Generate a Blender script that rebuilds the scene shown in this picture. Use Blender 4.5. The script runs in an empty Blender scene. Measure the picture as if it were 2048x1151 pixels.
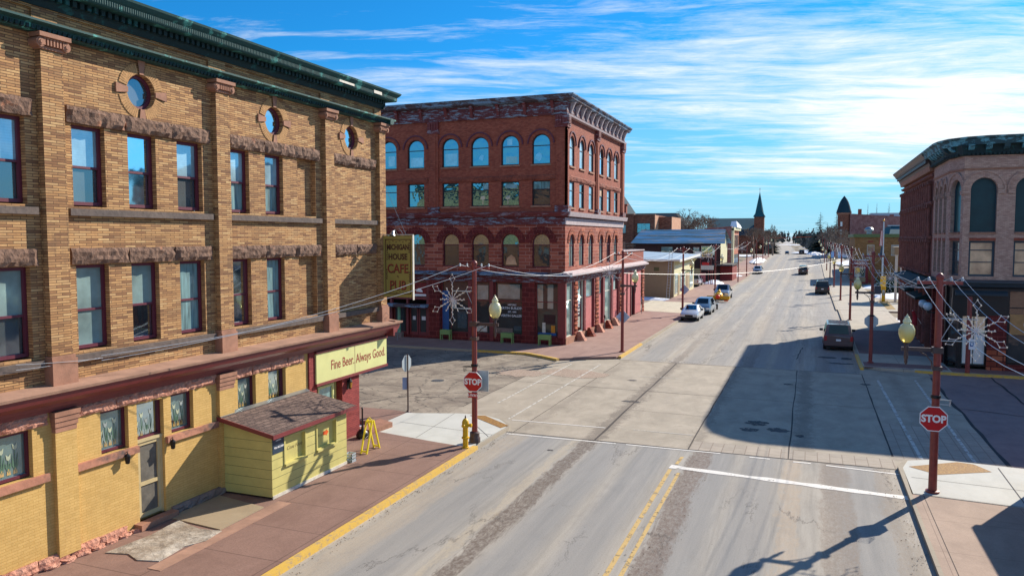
import bpy, bmesh, math, random
from mathutils import Vector, Matrix
random.seed(7)
rad = math.radians
sc = bpy.context.scene
COL = sc.collection
# ------------------------------------------------------------------ camera
cam = bpy.data.cameras.new('camera'); cam_o = bpy.data.objects.new('camera', cam); COL.objects.link(cam_o)
cam_o.location = (0, 0, 8.0); cam_o.rotation_euler = (rad(90 - 3.69), 0, rad(21.135))
cam.sensor_width = 36; cam.lens = 27.09; cam.clip_start = .1; cam.clip_end = 6000
sc.camera = cam_o
# ------------------------------------------------------------------ light
SUN_AZ, SUN_EL = 28.3, 30.3           # azimuth from +Y towards +X
SKY_STRENGTH = .108
SUN_STRENGTH = 5.0
sd = Vector((math.sin(rad(SUN_AZ)) * math.cos(rad(SUN_EL)), math.cos(rad(SUN_AZ)) * math.cos(rad(SUN_EL)), math.sin(rad(SUN_EL))))
sl = bpy.data.lights.new('sun', 'SUN'); sl.energy = SUN_STRENGTH; sl.angle = rad(.5); sl.color = (1, .90, .76)
so = bpy.data.objects.new('sun', sl); COL.objects.link(so)
so.rotation_euler = sd.to_track_quat('Z', 'Y').to_euler()
sc.view_settings.view_transform = 'Standard'; sc.view_settings.look = 'None'
sc.view_settings.exposure = 0.56; sc.view_settings.gamma = 1


class T:
    """small node helper"""
    def __init__(s, tree): s.t = tree; s.n = tree.nodes; s.l = tree.links
    def new(s, ty, **kw):
        nd = s.n.new(ty)
        for k, v in kw.items(): setattr(nd, k, v)
        return nd
    def set(s, sock, v):
        if isinstance(v, bpy.types.NodeSocket): s.l.new(v, sock)
        else:
            try: sock.default_value = v
            except Exception: sock.default_value = (v[0], v[1], v[2], 1)
    def math(s, op, a, b=0.0, c=None, clamp=False):
        nd = s.new('ShaderNodeMath', operation=op, use_clamp=clamp); s.set(nd.inputs[0], a); s.set(nd.inputs[1], b)
        if c is not None: s.set(nd.inputs[2], c)
        return nd.outputs[0]
    def vmath(s, op, a, b):
        nd = s.new('ShaderNodeVectorMath', operation=op); s.set(nd.inputs[0], a); s.set(nd.inputs[1], b); return nd.outputs[0]
    def sep(s, v): nd = s.new('ShaderNodeSeparateXYZ'); s.set(nd.inputs[0], v); return nd.outputs
    def comb(s, x, y, z):
        nd = s.new('ShaderNodeCombineXYZ'); s.set(nd.inputs[0], x); s.set(nd.inputs[1], y); s.set(nd.inputs[2], z); return nd.outputs[0]
    def noise(s, vec, scale, detail=3, rough=.55, dist=0):
        nd = s.new('ShaderNodeTexNoise'); s.set(nd.inputs['Vector'], vec); s.set(nd.inputs['Scale'], scale)
        nd.inputs['Detail'].default_value = detail; nd.inputs['Roughness'].default_value = rough; nd.inputs['Distortion'].default_value = dist
        return nd.outputs['Fac']
    def voro(s, vec, scale, feature='F1', out='Distance'):
        nd = s.new('ShaderNodeTexVoronoi', feature=feature); s.set(nd.inputs['Vector'], vec); s.set(nd.inputs['Scale'], scale)
        return nd.outputs[out]
    def mr(s, v, a, b, c=0., d=1.):
        nd = s.new('ShaderNodeMapRange'); s.set(nd.inputs[0], v)
        for i, x in enumerate((a, b, c, d)): s.set(nd.inputs[i + 1], x)
        return nd.outputs[0]
    def mix(s, f, a, b, mode='MIX'):
        nd = s.new('ShaderNodeMix', data_type='RGBA', blend_type=mode); s.set(nd.inputs[0], f)
        s.set(nd.inputs[6], a if isinstance(a, bpy.types.NodeSocket) else (*a[:3], 1)); s.set(nd.inputs[7], b if isinstance(b, bpy.types.NodeSocket) else (*b[:3], 1))
        return nd.outputs[2]
    def bump(s, h, strength=.3, dist=.02):
        nd = s.new('ShaderNodeBump'); s.set(nd.inputs['Height'], h); nd.inputs['Strength'].default_value = strength; nd.inputs['Distance'].default_value = dist
        return nd.outputs[0]


# ------------------------------------------------------------------ sky
w = bpy.data.worlds.new('World'); sc.world = w; w.use_nodes = True
t = T(w.node_tree); t.n.clear()
sky = t.new('ShaderNodeTexSky', sky_type='NISHITA'); sky.sun_disc = False
sky.sun_elevation = rad(SUN_EL); sky.sun_rotation = rad(SUN_AZ); sky.air_density = 1.0; sky.dust_density = .3; sky.ozone_density = 2.0
tc = t.new('ShaderNodeTexCoord').outputs['Generated']
x, y, z = t.sep(tc)
zz = t.math('ADD', t.math('MAXIMUM', z, 0.0), .07)
u0, v0 = t.math('DIVIDE', x, zz), t.math('DIVIDE', y, zz)
# streets run +Y; cirrus streaks run almost across it
ca, sa = math.cos(rad(18)), math.sin(rad(18))
u = t.math('ADD', t.math('MULTIPLY', u0, ca), t.math('MULTIPLY', v0, sa)); v = t.math('ADD', t.math('MULTIPLY', u0, -sa), t.math('MULTIPLY', v0, ca))
warp = t.noise(t.comb(t.math('MULTIPLY', u, .5), t.math('MULTIPLY', v, .8), 3.1), 1.0, 3)
vw = t.math('ADD', v, t.math('MULTIPLY', warp, .7))
big = t.noise(t.comb(t.math('MULTIPLY', u, .16), t.math('MULTIPLY', vw, .42), 0.0), 1.0, 4, .6)
fine = t.noise(t.comb(t.math('MULTIPLY', u, .40), t.math('MULTIPLY', vw, 2.0), 5.0), 1.5, 10, .74, .12)
# dense bank towards the sun
dx = t.math('SUBTRACT', t.math('ARCTAN2', x, y), rad(11)); dz = t.math('SUBTRACT', z, .145)
d2 = t.math('ADD', t.math('POWER', t.math('DIVIDE', dx, .27), 2), t.math('POWER', t.math('DIVIDE', dz, .058), 2))
bank = t.math('EXPONENT', t.math('MULTIPLY', d2, -1.0))
puff = t.noise(t.comb(t.math('MULTIPLY', u, 1.1), t.math('MULTIPLY', vw, 2.6), 9.0), 2.2, 8, .68, .3)
cl = t.math('ADD', t.math('MULTIPLY', big, .85), t.math('ADD', t.math('MULTIPLY', fine, .45), t.math('MULTIPLY', puff, .28)))
cl = t.math('ADD', cl, t.math('MULTIPLY', bank, .30))
cf = t.mr(cl, .79, .985, 0, 1)
cf = t.math('POWER', cf, 1.2)
cf = t.math('MULTIPLY', cf, t.mr(z, -.01, .06, .25, 1))
hazef = t.math('MULTIPLY', t.mr(z, .0, .22, .85, 0), 1.0)
skyc = t.mix(1.0, sky.outputs[0], (.065, .55, .95), 'MULTIPLY')
skyc = t.mix(hazef, skyc, (2.9, 4.6, 5.9))
skyc = t.mix(cf, skyc, (6.3, 6.7, 7.0))
bg = t.new('ShaderNodeBackground'); t.set(bg.inputs[0], skyc); bg.inputs[1].default_value = SKY_STRENGTH
wo = t.new('ShaderNodeOutputWorld'); t.l.new(bg.outputs[0], wo.inputs[0])


# ------------------------------------------------------------------ materials
def newmat(name):
    m = bpy.data.materials.new(name); m.use_nodes = True
    t = T(m.node_tree); t.n.clear()
    o = t.new('ShaderNodeOutputMaterial'); b = t.new('ShaderNodeBsdfPrincipled'); t.l.new(b.outputs[0], o.inputs[0])
    t.b = b; t.o = o
    g = t.new('ShaderNodeNewGeometry'); t.pos = g.outputs['Position']; t.nor = g.outputs['True Normal']
    return m, t
def fin(t, col, rough=.8, metal=0., bump=None, spec=None, coat=0., ior=None):
    t.set(t.b.inputs['Base Color'], col if isinstance(col, bpy.types.NodeSocket) else (*col[:3], 1)); t.set(t.b.inputs['Roughness'], rough); t.set(t.b.inputs['Metallic'], metal)
    if bump is not None: t.l.new(bump, t.b.inputs['Normal'])
    if spec is not None: t.b.inputs['Specular IOR Level'].default_value = spec
    if coat: t.b.inputs['Coat Weight'].default_value = coat; t.b.inputs['Coat Roughness'].default_value = .04
    if ior: t.b.inputs['IOR'].default_value = ior
def srgb(r, g, b):
    f = lambda c: ((c / 255 + .055) / 1.055) ** 2.4 if c > 10 else c / 255 / 12.92
    return (f(r), f(g), f(b))
def plain(name, col, rough=.7, metal=0., var=.18, scale=3., bump=.15, bscale=30., coat=0., spec=None):
    m, t = newmat(name)
    n = t.noise(t.pos, scale, 5, .65)
    c = t.mix(t.mr(n, .3, .7, 0, 1), [k * (1 - var) for k in col], [min(1, k * (1 + var)) for k in col])
    bp = t.bump(t.noise(t.pos, bscale, 4), bump, .01) if bump else None
    fin(t, c, rough, metal, bp, spec, coat)
    return m
def wallvec(t):
    nx, ny, nz = t.sep(t.nor); px, py, pz = t.sep(t.pos)
    ax, ay = t.math('ABSOLUTE', nx), t.math('ABSOLUTE', ny)
    fx = t.math('GREATER_THAN', ax, ay)
    h = t.math('ADD', t.math('MULTIPLY', fx, py), t.math('MULTIPLY', t.math('SUBTRACT', 1., fx), px))
    fz = t.math('GREATER_THAN', t.math('ABSOLUTE', nz), .7)
    vv = t.math('ADD', t.math('MULTIPLY', fz, py), t.math('MULTIPLY', t.math('SUBTRACT', 1., fz), pz))
    return t.comb(h, vv, 0.)
def brick(name, cols, mortar, bw=.3, bh=.055, ms=.006, big=.25, offs=.5, bump=.5, stain=None, rough=.9, fine=8.):
    m, t = newmat(name)
    v = wallvec(t)
    nd = t.new('ShaderNodeTexBrick', offset=offs, squash=1.0); t.set(nd.inputs['Vector'], v)
    nd.inputs['Scale'].default_value = 1; nd.inputs['Brick Width'].default_value = bw; nd.inputs['Row Height'].default_value = bh
    nd.inputs['Mortar Size'].default_value = ms; nd.inputs['Mortar Smooth'].default_value = .2; nd.inputs['Bias'].default_value = 0
    nd.inputs['Color1'].default_value = (0, 0, 0, 1); nd.inputs['Color2'].default_value = (1, 1, 1, 1); nd.inputs['Mortar'].default_value = (0, 0, 0, 1)
    val = t.sep(nd.outputs['Color'])[0]
    cr = t.new('ShaderNodeValToRGB'); t.set(cr.inputs[0], val)
    el = cr.color_ramp.elements
    while len(el) < len(cols): el.new(.5)
    for i, c in enumerate(cols): el[i].position = i / (len(cols) - 1); el[i].color = (*c, 1)
    c = t.mix(t.mr(t.noise(t.pos, .7, 5, .7), .3, .75, 0, 1), cr.outputs[0], [1 - big] * 3, 'MULTIPLY')
    c = t.mix(t.mr(t.noise(t.pos, fine, 4, .7), .35, .7, 0, .5), c, (.72, .7, .68), 'MULTIPLY')
    if stain: c = t.mix(t.mr(t.noise(t.vmath('MULTIPLY', t.pos, (1., 1., .35)), 1.6, 6, .75), .58, .72, 0, .7), c, stain)
    c = t.mix(nd.outputs['Fac'], c, mortar)
    h = t.math('ADD', t.math('SUBTRACT', 1., nd.outputs['Fac']), t.math('MULTIPLY', t.noise(t.pos, 25, 4), .7))
    fin(t, c, rough, 0, t.bump(h, bump, .012))
    return m
def rock(name, c1, c2, dark, scale=1.6, bump=.9, edge=.55):
    m, t = newmat(name)
    n = t.noise(t.pos, scale, 7, .7, .4); n2 = t.noise(t.pos, scale * 6, 5, .7)
    c = t.mix(t.mr(n, .35, .68), c1, c2)
    c = t.mix(t.mr(t.noise(t.vmath('ADD', t.pos, (9, 3, 5)), scale * 1.4, 6, .7), edge, edge + .14), c, dark)
    c = t.mix(t.mr(n2, .45, .7, 0, .5), c, [k * .5 for k in c1])
    h = t.math('ADD', n2, t.math('MULTIPLY', t.voro(t.pos, scale * 4), .8))
    fin(t, c, .9, 0, t.bump(h, bump, .05))
    return m
def peel(name, base, paint, amt=.5, st=(.5, .5, 2.5), scale=2.2, bump=.3):
    m, t = newmat(name)
    n = t.noise(t.vmath('MULTIPLY', t.pos, st), scale, 8, .72, .3)
    c = t.mix(t.mr(n, amt - .02, amt + .04), base, paint)
    c = t.mix(t.mr(t.noise(t.pos, 9, 5), .4, .7, 0, .45), c, [k * .55 for k in base])
    fin(t, c, .75, 0, t.bump(n, bump, .02))
    return m
def glass(name, col, tint=(.9, .95, 1.), refl=.35, rough=.03, stripes=0., wav=.04, curtain=0.):
    """a pane: dim room or blind behind, a sky-catching gloss in front"""
    m, t = newmat(name)
    c = t.mix(t.mr(t.noise(t.pos, 1.3, 4, .6), .3, .75), [k * .55 for k in col], [min(1, k * 1.35) for k in col])
    if stripes:
        zc = t.sep(t.pos)[2]
        s = t.math('FRACT', t.math('MULTIPLY', zc, stripes)); c = t.mix(t.mr(s, .0, .25, .35, 0), c, [k * .4 for k in col])
    if curtain:
        wv = wallvec(t); hx = t.sep(wv)[0]
        s = t.noise(t.comb(t.math('MULTIPLY', hx, curtain), t.math('MULTIPLY', t.sep(wv)[1], .8), 0.), 1, 3, .6)
        c = t.mix(t.mr(s, .35, .65), c, [min(1, k * 2.2) for k in col])
    gl = t.new('ShaderNodeBsdfGlossy'); t.set(gl.inputs['Color'], (*tint, 1)); t.set(gl.inputs['Roughness'], rough)
    bp = t.bump(t.noise(t.pos, 1.1, 2), wav, .15); t.l.new(bp, gl.inputs['Normal'])
    fr = t.new('ShaderNodeFresnel'); fr.inputs[0].default_value = 1.5
    fac = t.math('ADD', refl, t.math('MULTIPLY', fr.outputs[0], 1. - refl), clamp=True)
    fin(t, c, .6)
    mx = t.new('ShaderNodeMixShader'); t.set(mx.inputs[0], fac); t.l.new(t.b.outputs[0], mx.inputs[1]); t.l.new(gl.outputs[0], mx.inputs[2])
    t.l.new(mx.outputs[0], t.o.inputs[0])
    return m

M = {}
M['tanbrick'] = brick('tan_roman_brick', [srgb(136, 96, 66), srgb(180, 134, 88), srgb(198, 150, 98), srgb(204, 160, 108), srgb(148, 104, 70), srgb(218, 178, 124)], srgb(80, 58, 42), .34, .062, .0075, .25, .42, stain=srgb(128, 98, 70))
M['tanvous'] = plain('tan_voussoir_brick', srgb(180, 138, 92), .9, 0, .3, 14, .3)
M['yellowbrick'] = brick('yellow_painted_brick', [srgb(206, 168, 98), srgb(212, 174, 104), srgb(216, 178, 108)], srgb(184, 146, 78), .28, .07, .006, .12, .5, .35, stain=srgb(186, 150, 96), fine=3)
M['redpaintbrick'] = brick('red_painted_brick', [srgb(134, 48, 48), srgb(146, 56, 54), srgb(156, 64, 60)], srgb(96, 34, 36), .28, .075, .006, .1)
M['redbrick'] = brick('dark_red_brick', [srgb(146, 70, 52), srgb(164, 84, 62), srgb(178, 98, 74)], srgb(122, 70, 58), .22, .075, .006, .28, bump=.3)
M['ashlar'] = brick('red_sandstone_ashlar', [srgb(124, 54, 42), srgb(168, 84, 62), srgb(150, 68, 52), srgb(198, 116, 90)], srgb(198, 152, 134), .85, .26, .014, .3, .37, .9, fine=9)
M['quoin'] = brick('rusticated_sandstone_pier', [srgb(130, 50, 34), srgb(178, 88, 58), srgb(200, 112, 78)], srgb(80, 30, 24), .62, .34, .03, .3, .5, 1., fine=9)
M['bigblock'] = brick('smooth_red_stone_block', [srgb(96, 28, 28), srgb(112, 36, 34), srgb(122, 42, 38)], srgb(160, 86, 76), .62, .36, .010, .3, .5, .3)
M['pinkbrick'] = brick('salmon_tan_brick', [srgb(178, 140, 124), srgb(198, 160, 142), srgb(212, 176, 156)], srgb(150, 118, 106), .22, .072, .006, .2, bump=.3)
M['farbrick'] = brick('far_brown_brick', [srgb(120, 70, 54), srgb(148, 92, 70), srgb(168, 108, 82)], srgb(96, 60, 48), .4, .16, .012, .3)
M['ochrebrick'] = brick('ochre_brick', [srgb(150, 108, 62), srgb(170, 124, 74), srgb(184, 138, 86)], srgb(110, 80, 50), .4, .14, .01, .3)
M['rubble'] = rock('red_rubble_masonry', srgb(132, 84, 80), srgb(170, 128, 120), srgb(92, 44, 50), .9, 1.)
M['rocklintel'] = rock('rock_faced_brown_stone', srgb(104, 78, 64), srgb(136, 106, 88), srgb(190, 124, 90), 1.8, 1., .6)
M['pinkstone'] = rock('pink_rock_faced_stone', srgb(190, 128, 106), srgb(208, 156, 134), srgb(140, 84, 68), 2.4, 1., .58)
M['sandtrim'] = plain('brown_sandstone_trim', srgb(156, 112, 90), .85, 0, .25, 2.5, .4)
M['ledge'] = plain('weathered_brown_ledge', srgb(160, 124, 104), .9, 0, .25, 1.6, .3)
M['sill'] = rock('soot_stained_sill', srgb(90, 80, 76), srgb(112, 98, 90), srgb(176, 116, 88), 1.2, .3, .66)
M['sillpink'] = rock('pink_and_sooty_sill', srgb(170, 116, 94), srgb(192, 134, 108), srgb(92, 80, 76), .7, .3, .5)
M['maroon'] = plain('maroon_paint', srgb(120, 50, 52), .45, 0, .12, 4, .05)
M['maroonframe'] = plain('maroon_window_frame', srgb(92, 30, 48), .5, 0, .1, 4, .05)
M['teal'] = peel('verdigris_copper', srgb(20, 72, 72), srgb(84, 166, 156), .57, (1, 1, 1), 1.6)
M['tealdark'] = peel('dark_patinated_copper', srgb(8, 40, 42), srgb(26, 84, 82), .58, (1, 1, 1), 2.2)
M['peelred'] = peel('peeling_blue_over_red', srgb(104, 44, 44), srgb(136, 156, 172), .535, (.6, .6, 3.2), 2.6)
M['peelred2'] = peel('peeling_cornice_trim', srgb(116, 50, 48), srgb(150, 140, 150), .56)
M['ledgeblue'] = peel('blue_grey_ledge', srgb(86, 70, 74), srgb(120, 150, 176), .5, (.4, .4, 1))
M['lightstone'] = plain('pale_lilac_painted_stone', srgb(182, 168, 170), .85, 0, .2, 3, .3)
M['pinkpanel'] = plain('faded_pink_board', srgb(184, 104, 104), .75, 0, .14, 2.5, .1)
M['darkframe'] = plain('dark_window_frame', srgb(44, 28, 36), .5, 0, .1, 4, .05)
M['greyblue'] = plain('blue_grey_frame', srgb(52, 66, 76), .5, 0, .1, 4, .05)
M['greensign'] = plain('pale_green_board', srgb(206, 206, 140), .6, 0, .06, 1.6, .03)
M['shed'] = plain('olive_yellow_paint', srgb(196, 186, 112), .65, 0, .10, 2., .08)
M['sheddark'] = plain('board_gap', srgb(96, 92, 56), .8)
M['white'] = plain('white_paint', srgb(228, 228, 222), .5, 0, .05)
M['offwhite'] = plain('aged_white_paint', srgb(206, 200, 186), .7, 0, .2, 6, .2)
M['cream'] = plain('cream_paint', srgb(218, 212, 170), .6, 0, .06)
M['beigeclad'] = plain('beige_cladding', srgb(150, 128, 96), .7, 0, .06)
M['polered'] = plain('oxide_red_pole_paint', srgb(132, 56, 50), .45, 0, .22, 5, .1)
M['bronze'] = plain('brown_grey_metal', srgb(86, 70, 68), .45, .4, .15, 6, .1)
M['black'] = plain('black_metal', srgb(22, 22, 26), .4, .2)
M['grey'] = plain('galvanised_metal', srgb(150, 156, 160), .35, .7, .1, 6, .05)
M['signback'] = plain('sign_back_aluminium', srgb(178, 190, 196), .4, .3, .06, 6, .03)
M['signred'] = plain('stop_sign_red', srgb(190, 14, 26), .4, 0, .05, 4, 0)
M['signwhite'] = plain('sign_white', srgb(236, 236, 238), .4, 0, .03, 4, 0)
M['hydrant'] = plain('hydrant_yellow', srgb(216, 168, 12), .45, 0, .18, 8, .2)
M['aframe'] = plain('bright_yellow_plastic', srgb(226, 206, 40), .45, 0, .05)
M['planter'] = plain('lime_green_planter', srgb(128, 158, 92), .6, 0, .08)
M['doorbeige'] = plain('beige_door_paint', srgb(190, 172, 128), .6, 0, .08)
M['gold'] = plain('dull_gold_sign_paint', srgb(150, 138, 70), .6, 0, .08, 2)
M['signbrown'] = plain('brown_lettering', srgb(74, 40, 28), .6, 0, .1)
M['signred2'] = plain('brick_red_lettering', srgb(150, 60, 44), .6, 0, .05)
M['snow'] = plain('old_snow', srgb(236, 240, 246), .6, 0, .04, 2, .6, 3.)
M['rubber'] = plain('tyre_rubber', srgb(26, 26, 28), .85)
M['chrome'] = plain('bright_metal', srgb(190, 192, 196), .2, .9)
M['navy'] = plain('navy_poster', srgb(36, 58, 78), .5, 0, .05)
M['orange'] = plain('orange_paint', srgb(226, 92, 34), .5)
M['redball'] = plain('orange_red_ball', srgb(230, 62, 20), .4, 0, .04)
M['bluepaint'] = plain('blue_paint', srgb(40, 90, 150), .5)
M['greenroof'] = plain('green_fascia', srgb(96, 110, 62), .6)
M['tin'] = plain('pale_tin_roof', srgb(176, 190, 196), .45, .3, .1, .8, .1)
M['darkroof'] = plain('flat_tar_roof', srgb(60, 60, 64), .95, 0, .2, .6, .2)
M['slate'] = plain('blue_slate_roof', srgb(26, 84, 96), .95, 0, .18, 2, .3)
M['slatedark'] = plain('dark_slate_roof', srgb(22, 56, 68), .95, 0, .18, 2, .3)
M['bark'] = plain('bare_bark', srgb(122, 108, 96), .9, 0, .2, 4)
M['needles'] = plain('spruce_needles', (.018, .05, .035), .8, 0, .5, .6, 0)
M['needles2'] = plain('pine_needles', (.03, .065, .03), .8, 0, .5, .6, 0)
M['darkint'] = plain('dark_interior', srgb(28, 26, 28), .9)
M['darkwood'] = plain('dark_timber_wall', srgb(66, 38, 36), .85, 0, .25, 3)
M['stonebase'] = plain('grey_base_stone', srgb(128, 112, 104), .9, 0, .3, 4, .5)
M['gold_leaf'] = plain('warm_gold', srgb(206, 150, 60), .4, .5)
M['cloth_red'] = plain('red_flag_cloth', srgb(170, 40, 50), .8)
M['concretelt'] = plain('pale_new_concrete', srgb(186, 186, 180), .9, 0, .08, 1.2, .15)

# glass
M['gl_blind'] = glass('pane_with_blind', srgb(150, 190, 205), (.55, .8, .95), .30, .04, 16)
M['gl_shade'] = glass('pane_with_shade', srgb(130, 158, 156), (.6, .8, .85), .22, .05)
M['gl_dark'] = glass('dark_lower_pane', srgb(54, 70, 74), (.5, .62, .68), .30, .06)
M['gl_lace'] = glass('pane_with_lace_curtain', srgb(86, 116, 118), (.6, .75, .8), .14, .05, 0, .04, 9.)
M['gl_stain'] = glass('stained_glass_pane', srgb(92, 116, 112), (.55, .7, .75), .2, .06)
M['gl_sky'] = glass('sky_reflecting_pane', srgb(16, 74, 88), (.26, .68, .80), .42, .03, 0, .14)
M['gl_store'] = glass('shopfront_pane', srgb(44, 44, 40), (.6, .62, .62), .06, .02, 0, .08)
M['gl_pale'] = glass('pale_shopfront_pane', srgb(120, 150, 148), (.7, .9, .9), .22, .05)
M['gl_warm'] = glass('warm_toned_pane', srgb(240, 184, 142), (.5, .5, .5), .0, .1)  # warm window reflection is put into the pane's base colour
M['gl_green'] = glass('dark_green_arch_pane', srgb(5, 44, 48), (.15, .35, .4), .0, .4)
M['gl_car'] = glass('tinted_car_glass', srgb(8, 26, 34), (.16, .32, .36), .05, .03)

# lamp globe : yellowish translucent acorn
m, t = newmat('aged_acrylic_globe')
fin(t, t.mix(t.mr(t.sep(t.pos)[2], 4.9, 5.4), srgb(226, 204, 104), srgb(240, 236, 190)), .25, 0, None, .5, .3)
t.b.inputs['Transmission Weight'].default_value = .25; t.b.inputs['Subsurface Weight'].default_value = .0
t.b.inputs['Base Color'].default_value = (*srgb(232, 224, 150), 1); M['globe'] = m
M['whiteglobe'] = plain('white_glass_globe', srgb(200, 220, 230), .2, 0, .02, 3, 0, coat=.5)

# stained glass: tulip like blobs behind
m = M['gl_stain']

# asphalt of the main street
def road_material():
    m, t = newmat('street_asphalt')
    px, py, pz = t.sep(t.pos)
    streak = t.noise(t.comb(t.math('MULTIPLY', px, 2.4), t.math('MULTIPLY', py, .10), 0.), 1.3, 9, .68, .3)
    grain = t.noise(t.pos, 26, 5, .85); blot = t.noise(t.comb(px, t.math('MULTIPLY', py, .4), 2.), .8, 7, .75, .5)
    warmer = t.noise(t.comb(t.math('MULTIPLY', px, .35), t.math('MULTIPLY', py, .05), 7.), 1., 4)
    c = t.mix(t.mr(streak, .32, .68), srgb(134, 131, 125), srgb(174, 168, 158))
    c = t.mix(t.mr(warmer, .42, .62, 0, .5), c, srgb(178, 166, 148))
    c = t.mix(t.mr(blot, .5, .75, 0, .4), c, srgb(104, 98, 92))
    for xc, wd in ((-9.9, .5), (-6.9, .35), (-5.3, .35), (-3.0, .35), (-1.45, .35), (1.6, .5)):
        d = t.math('ABSOLUTE', t.math('SUBTRACT', t.math('ADD', px, t.math('MULTIPLY', t.math('SUBTRACT', blot, .5), .25)), xc))
        c = t.mix(t.mr(d, wd, wd * 2.2, .55, 0), c, srgb(130, 131, 132))
    fine_ = t.noise(t.comb(t.math('MULTIPLY', px, 1.), t.math('MULTIPLY', py, .45), 4.), 9, 7, .85)
    # gritty ridges left by the winter, torn edges
    for xc, wd, a, col in ((-7.95, .34, .95, srgb(98, 84, 74)), (-3.55, .42, .9, srgb(110, 94, 84)), (-.4, .3, .4, srgb(182, 156, 126)), (.9, .5, .65, srgb(126, 110, 96)), (-10.9, .5, .4, srgb(176, 158, 134)), (2.5, .35, .45, srgb(138, 120, 100)), (-8.5, .2, .5, srgb(188, 172, 146))):
        nn = t.noise(t.comb(t.math('MULTIPLY', px, 1.5), t.math('MULTIPLY', py, .32), xc), 1.1, 9, .78, .8)
        d = t.math('ABSOLUTE', t.math('SUBTRACT', t.math('ADD', px, t.math('MULTIPLY', t.math('SUBTRACT', nn, .5), 1.3)), xc))
        f = t.math('MULTIPLY', t.math('MULTIPLY', t.mr(d, wd * .7, wd * 1.05, a, 0), t.mr(fine_, .36, .56, .15, 1)), t.mr(py, 44, 62, 1, .2))
        c = t.mix(f, c, col)
    c = t.mix(t.mr(grain, .5, .72, 0, .5), c, srgb(84, 78, 74)); c = t.mix(t.mr(grain, .28, .42, .35, 0), c, srgb(206, 198, 184))
    sp = t.voro(t.pos, 2.2); c = t.mix(t.mr(sp, .02, .05, .6, 0), c, srgb(70, 64, 62))
    wv = t.vmath('ADD', t.pos, t.vmath('MULTIPLY', t.comb(blot, streak, 0.), (2.5, 2.5, 0)))
    e = t.voro(t.vmath('MULTIPLY', wv, (1, .35, 1)), .33, 'DISTANCE_TO_EDGE')
    c = t.mix(t.math('MULTIPLY', t.mr(e, .0, .010, .75, 0), t.mr(t.noise(t.pos, .2, 3), .46, .56)), c, srgb(72, 66, 62))
    fin(t, c, .88, 0, t.bump(grain, .3, .01))
    return m
M['road'] = road_material()
def side_material():
    m, t = newmat('cracked_side_street_asphalt')
    n = t.noise(t.pos, 1.2, 5, .7)
    wv = t.vmath('ADD', t.pos, t.vmath('MULTIPLY', t.comb(n, t.noise(t.vmath('ADD', t.pos, (5, 5, 0)), 1.1, 5), 0.), (1.2, 1.2, 0)))
    e = t.voro(wv, .55, 'DISTANCE_TO_EDGE'); e2 = t.voro(wv, 1.7, 'DISTANCE_TO_EDGE')
    c = t.mix(t.mr(t.noise(t.pos, .45, 6, .7, .6), .35, .68), srgb(116, 104, 92), srgb(168, 156, 138))
    c = t.mix(t.mr(t.noise(t.pos, 5, 6, .8), .45, .7, 0, .5), c, srgb(92, 84, 76))
    c = t.mix(t.math('MULTIPLY', t.mr(e, .0, .022, .9, 0), 1.), c, srgb(52, 46, 44))
    c = t.mix(t.math('MULTIPLY', t.mr(e2, .0, .022, .6, 0), t.mr(t.noise(t.pos, .35, 3), .48, .6)), c, srgb(64, 58, 54))
    fin(t, c, .9, 0, t.bump(t.noise(t.pos, 30, 4, .8), .3, .01))
    return m
M['side'] = side_material()
def concrete(name, a, b, *_x, seams=(), **kw):
    return concrete_(name, a, b, *_x, seams=seams, **kw)
def concrete_(name, a, b, jx=0., jy=0., ox=0., oy=0., jcol=srgb(70, 60, 56), jw=.012, scuff=.3, grain_amt=.25, skew=0., seams=()):
    m, t = newmat(name)
    px, py, pz = t.sep(t.pos)
    n = t.noise(t.comb(px, t.math('MULTIPLY', py, .6), 0.), .9, 7, .7, .4)
    c = t.mix(t.mr(n, .32, .7), a, b)
    g = t.noise(t.pos, 28, 5, .8)
    c = t.mix(t.mr(g, .45, .75, 0, grain_amt), c, [k * .6 for k in a])
    sc_ = t.noise(t.comb(t.math('MULTIPLY', px, .5), t.math('MULTIPLY', py, 4.), 0.), .8, 8, .72, 1.2)
    c = t.mix(t.mr(sc_, .6, .72, 0, scuff), c, [k * .45 for k in a])
    for xs_, wd_, st_ in seams:
        nn = t.noise(t.comb(t.math('MULTIPLY', px, 1.6), t.math('MULTIPLY', py, 1.1), xs_), 1.6, 9, .8, 1.0)
        dd = t.math('ABSOLUTE', t.math('SUBTRACT', t.math('ADD', px, t.math('MULTIPLY', t.math('SUBTRACT', nn, .5), 2.2)), xs_))
        c = t.mix(t.math('MULTIPLY', t.mr(dd, wd_ * .4, wd_, st_, 0), t.mr(g, .35, .6, .3, 1)), c, srgb(92, 82, 74))
    for p, j, o in ((t.math('ADD', px, t.math('MULTIPLY', py, skew)), jx, ox), (py, jy, oy)):
        if j:
            f = t.math('ABSOLUTE', t.math('SUBTRACT', t.math('FRACT', t.math('DIVIDE', t.math('SUBTRACT', p, o), j)), .5))
            c = t.mix(t.mr(f, .5 - jw / j, .5, 0, .85), c, jcol)
    fin(t, c, .88, 0, t.bump(g, .2, .008))
    return m
M['intersect'] = concrete('intersection_concrete', srgb(152, 142, 126), srgb(184, 172, 154), scuff=.6, grain_amt=.45, seams=((-7.9, .5, .8), (-.1, .45, .6), (-4.0, .3, .5), (-11.0, .35, .35), (4.6, .4, .3)))
M['redwalk'] = concrete('red_exposed_sidewalk', srgb(126, 96, 84), srgb(150, 118, 104), 2.45, 1.83, -16.9, 16.88, srgb(72, 50, 44), .022, .35, .8)
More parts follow.
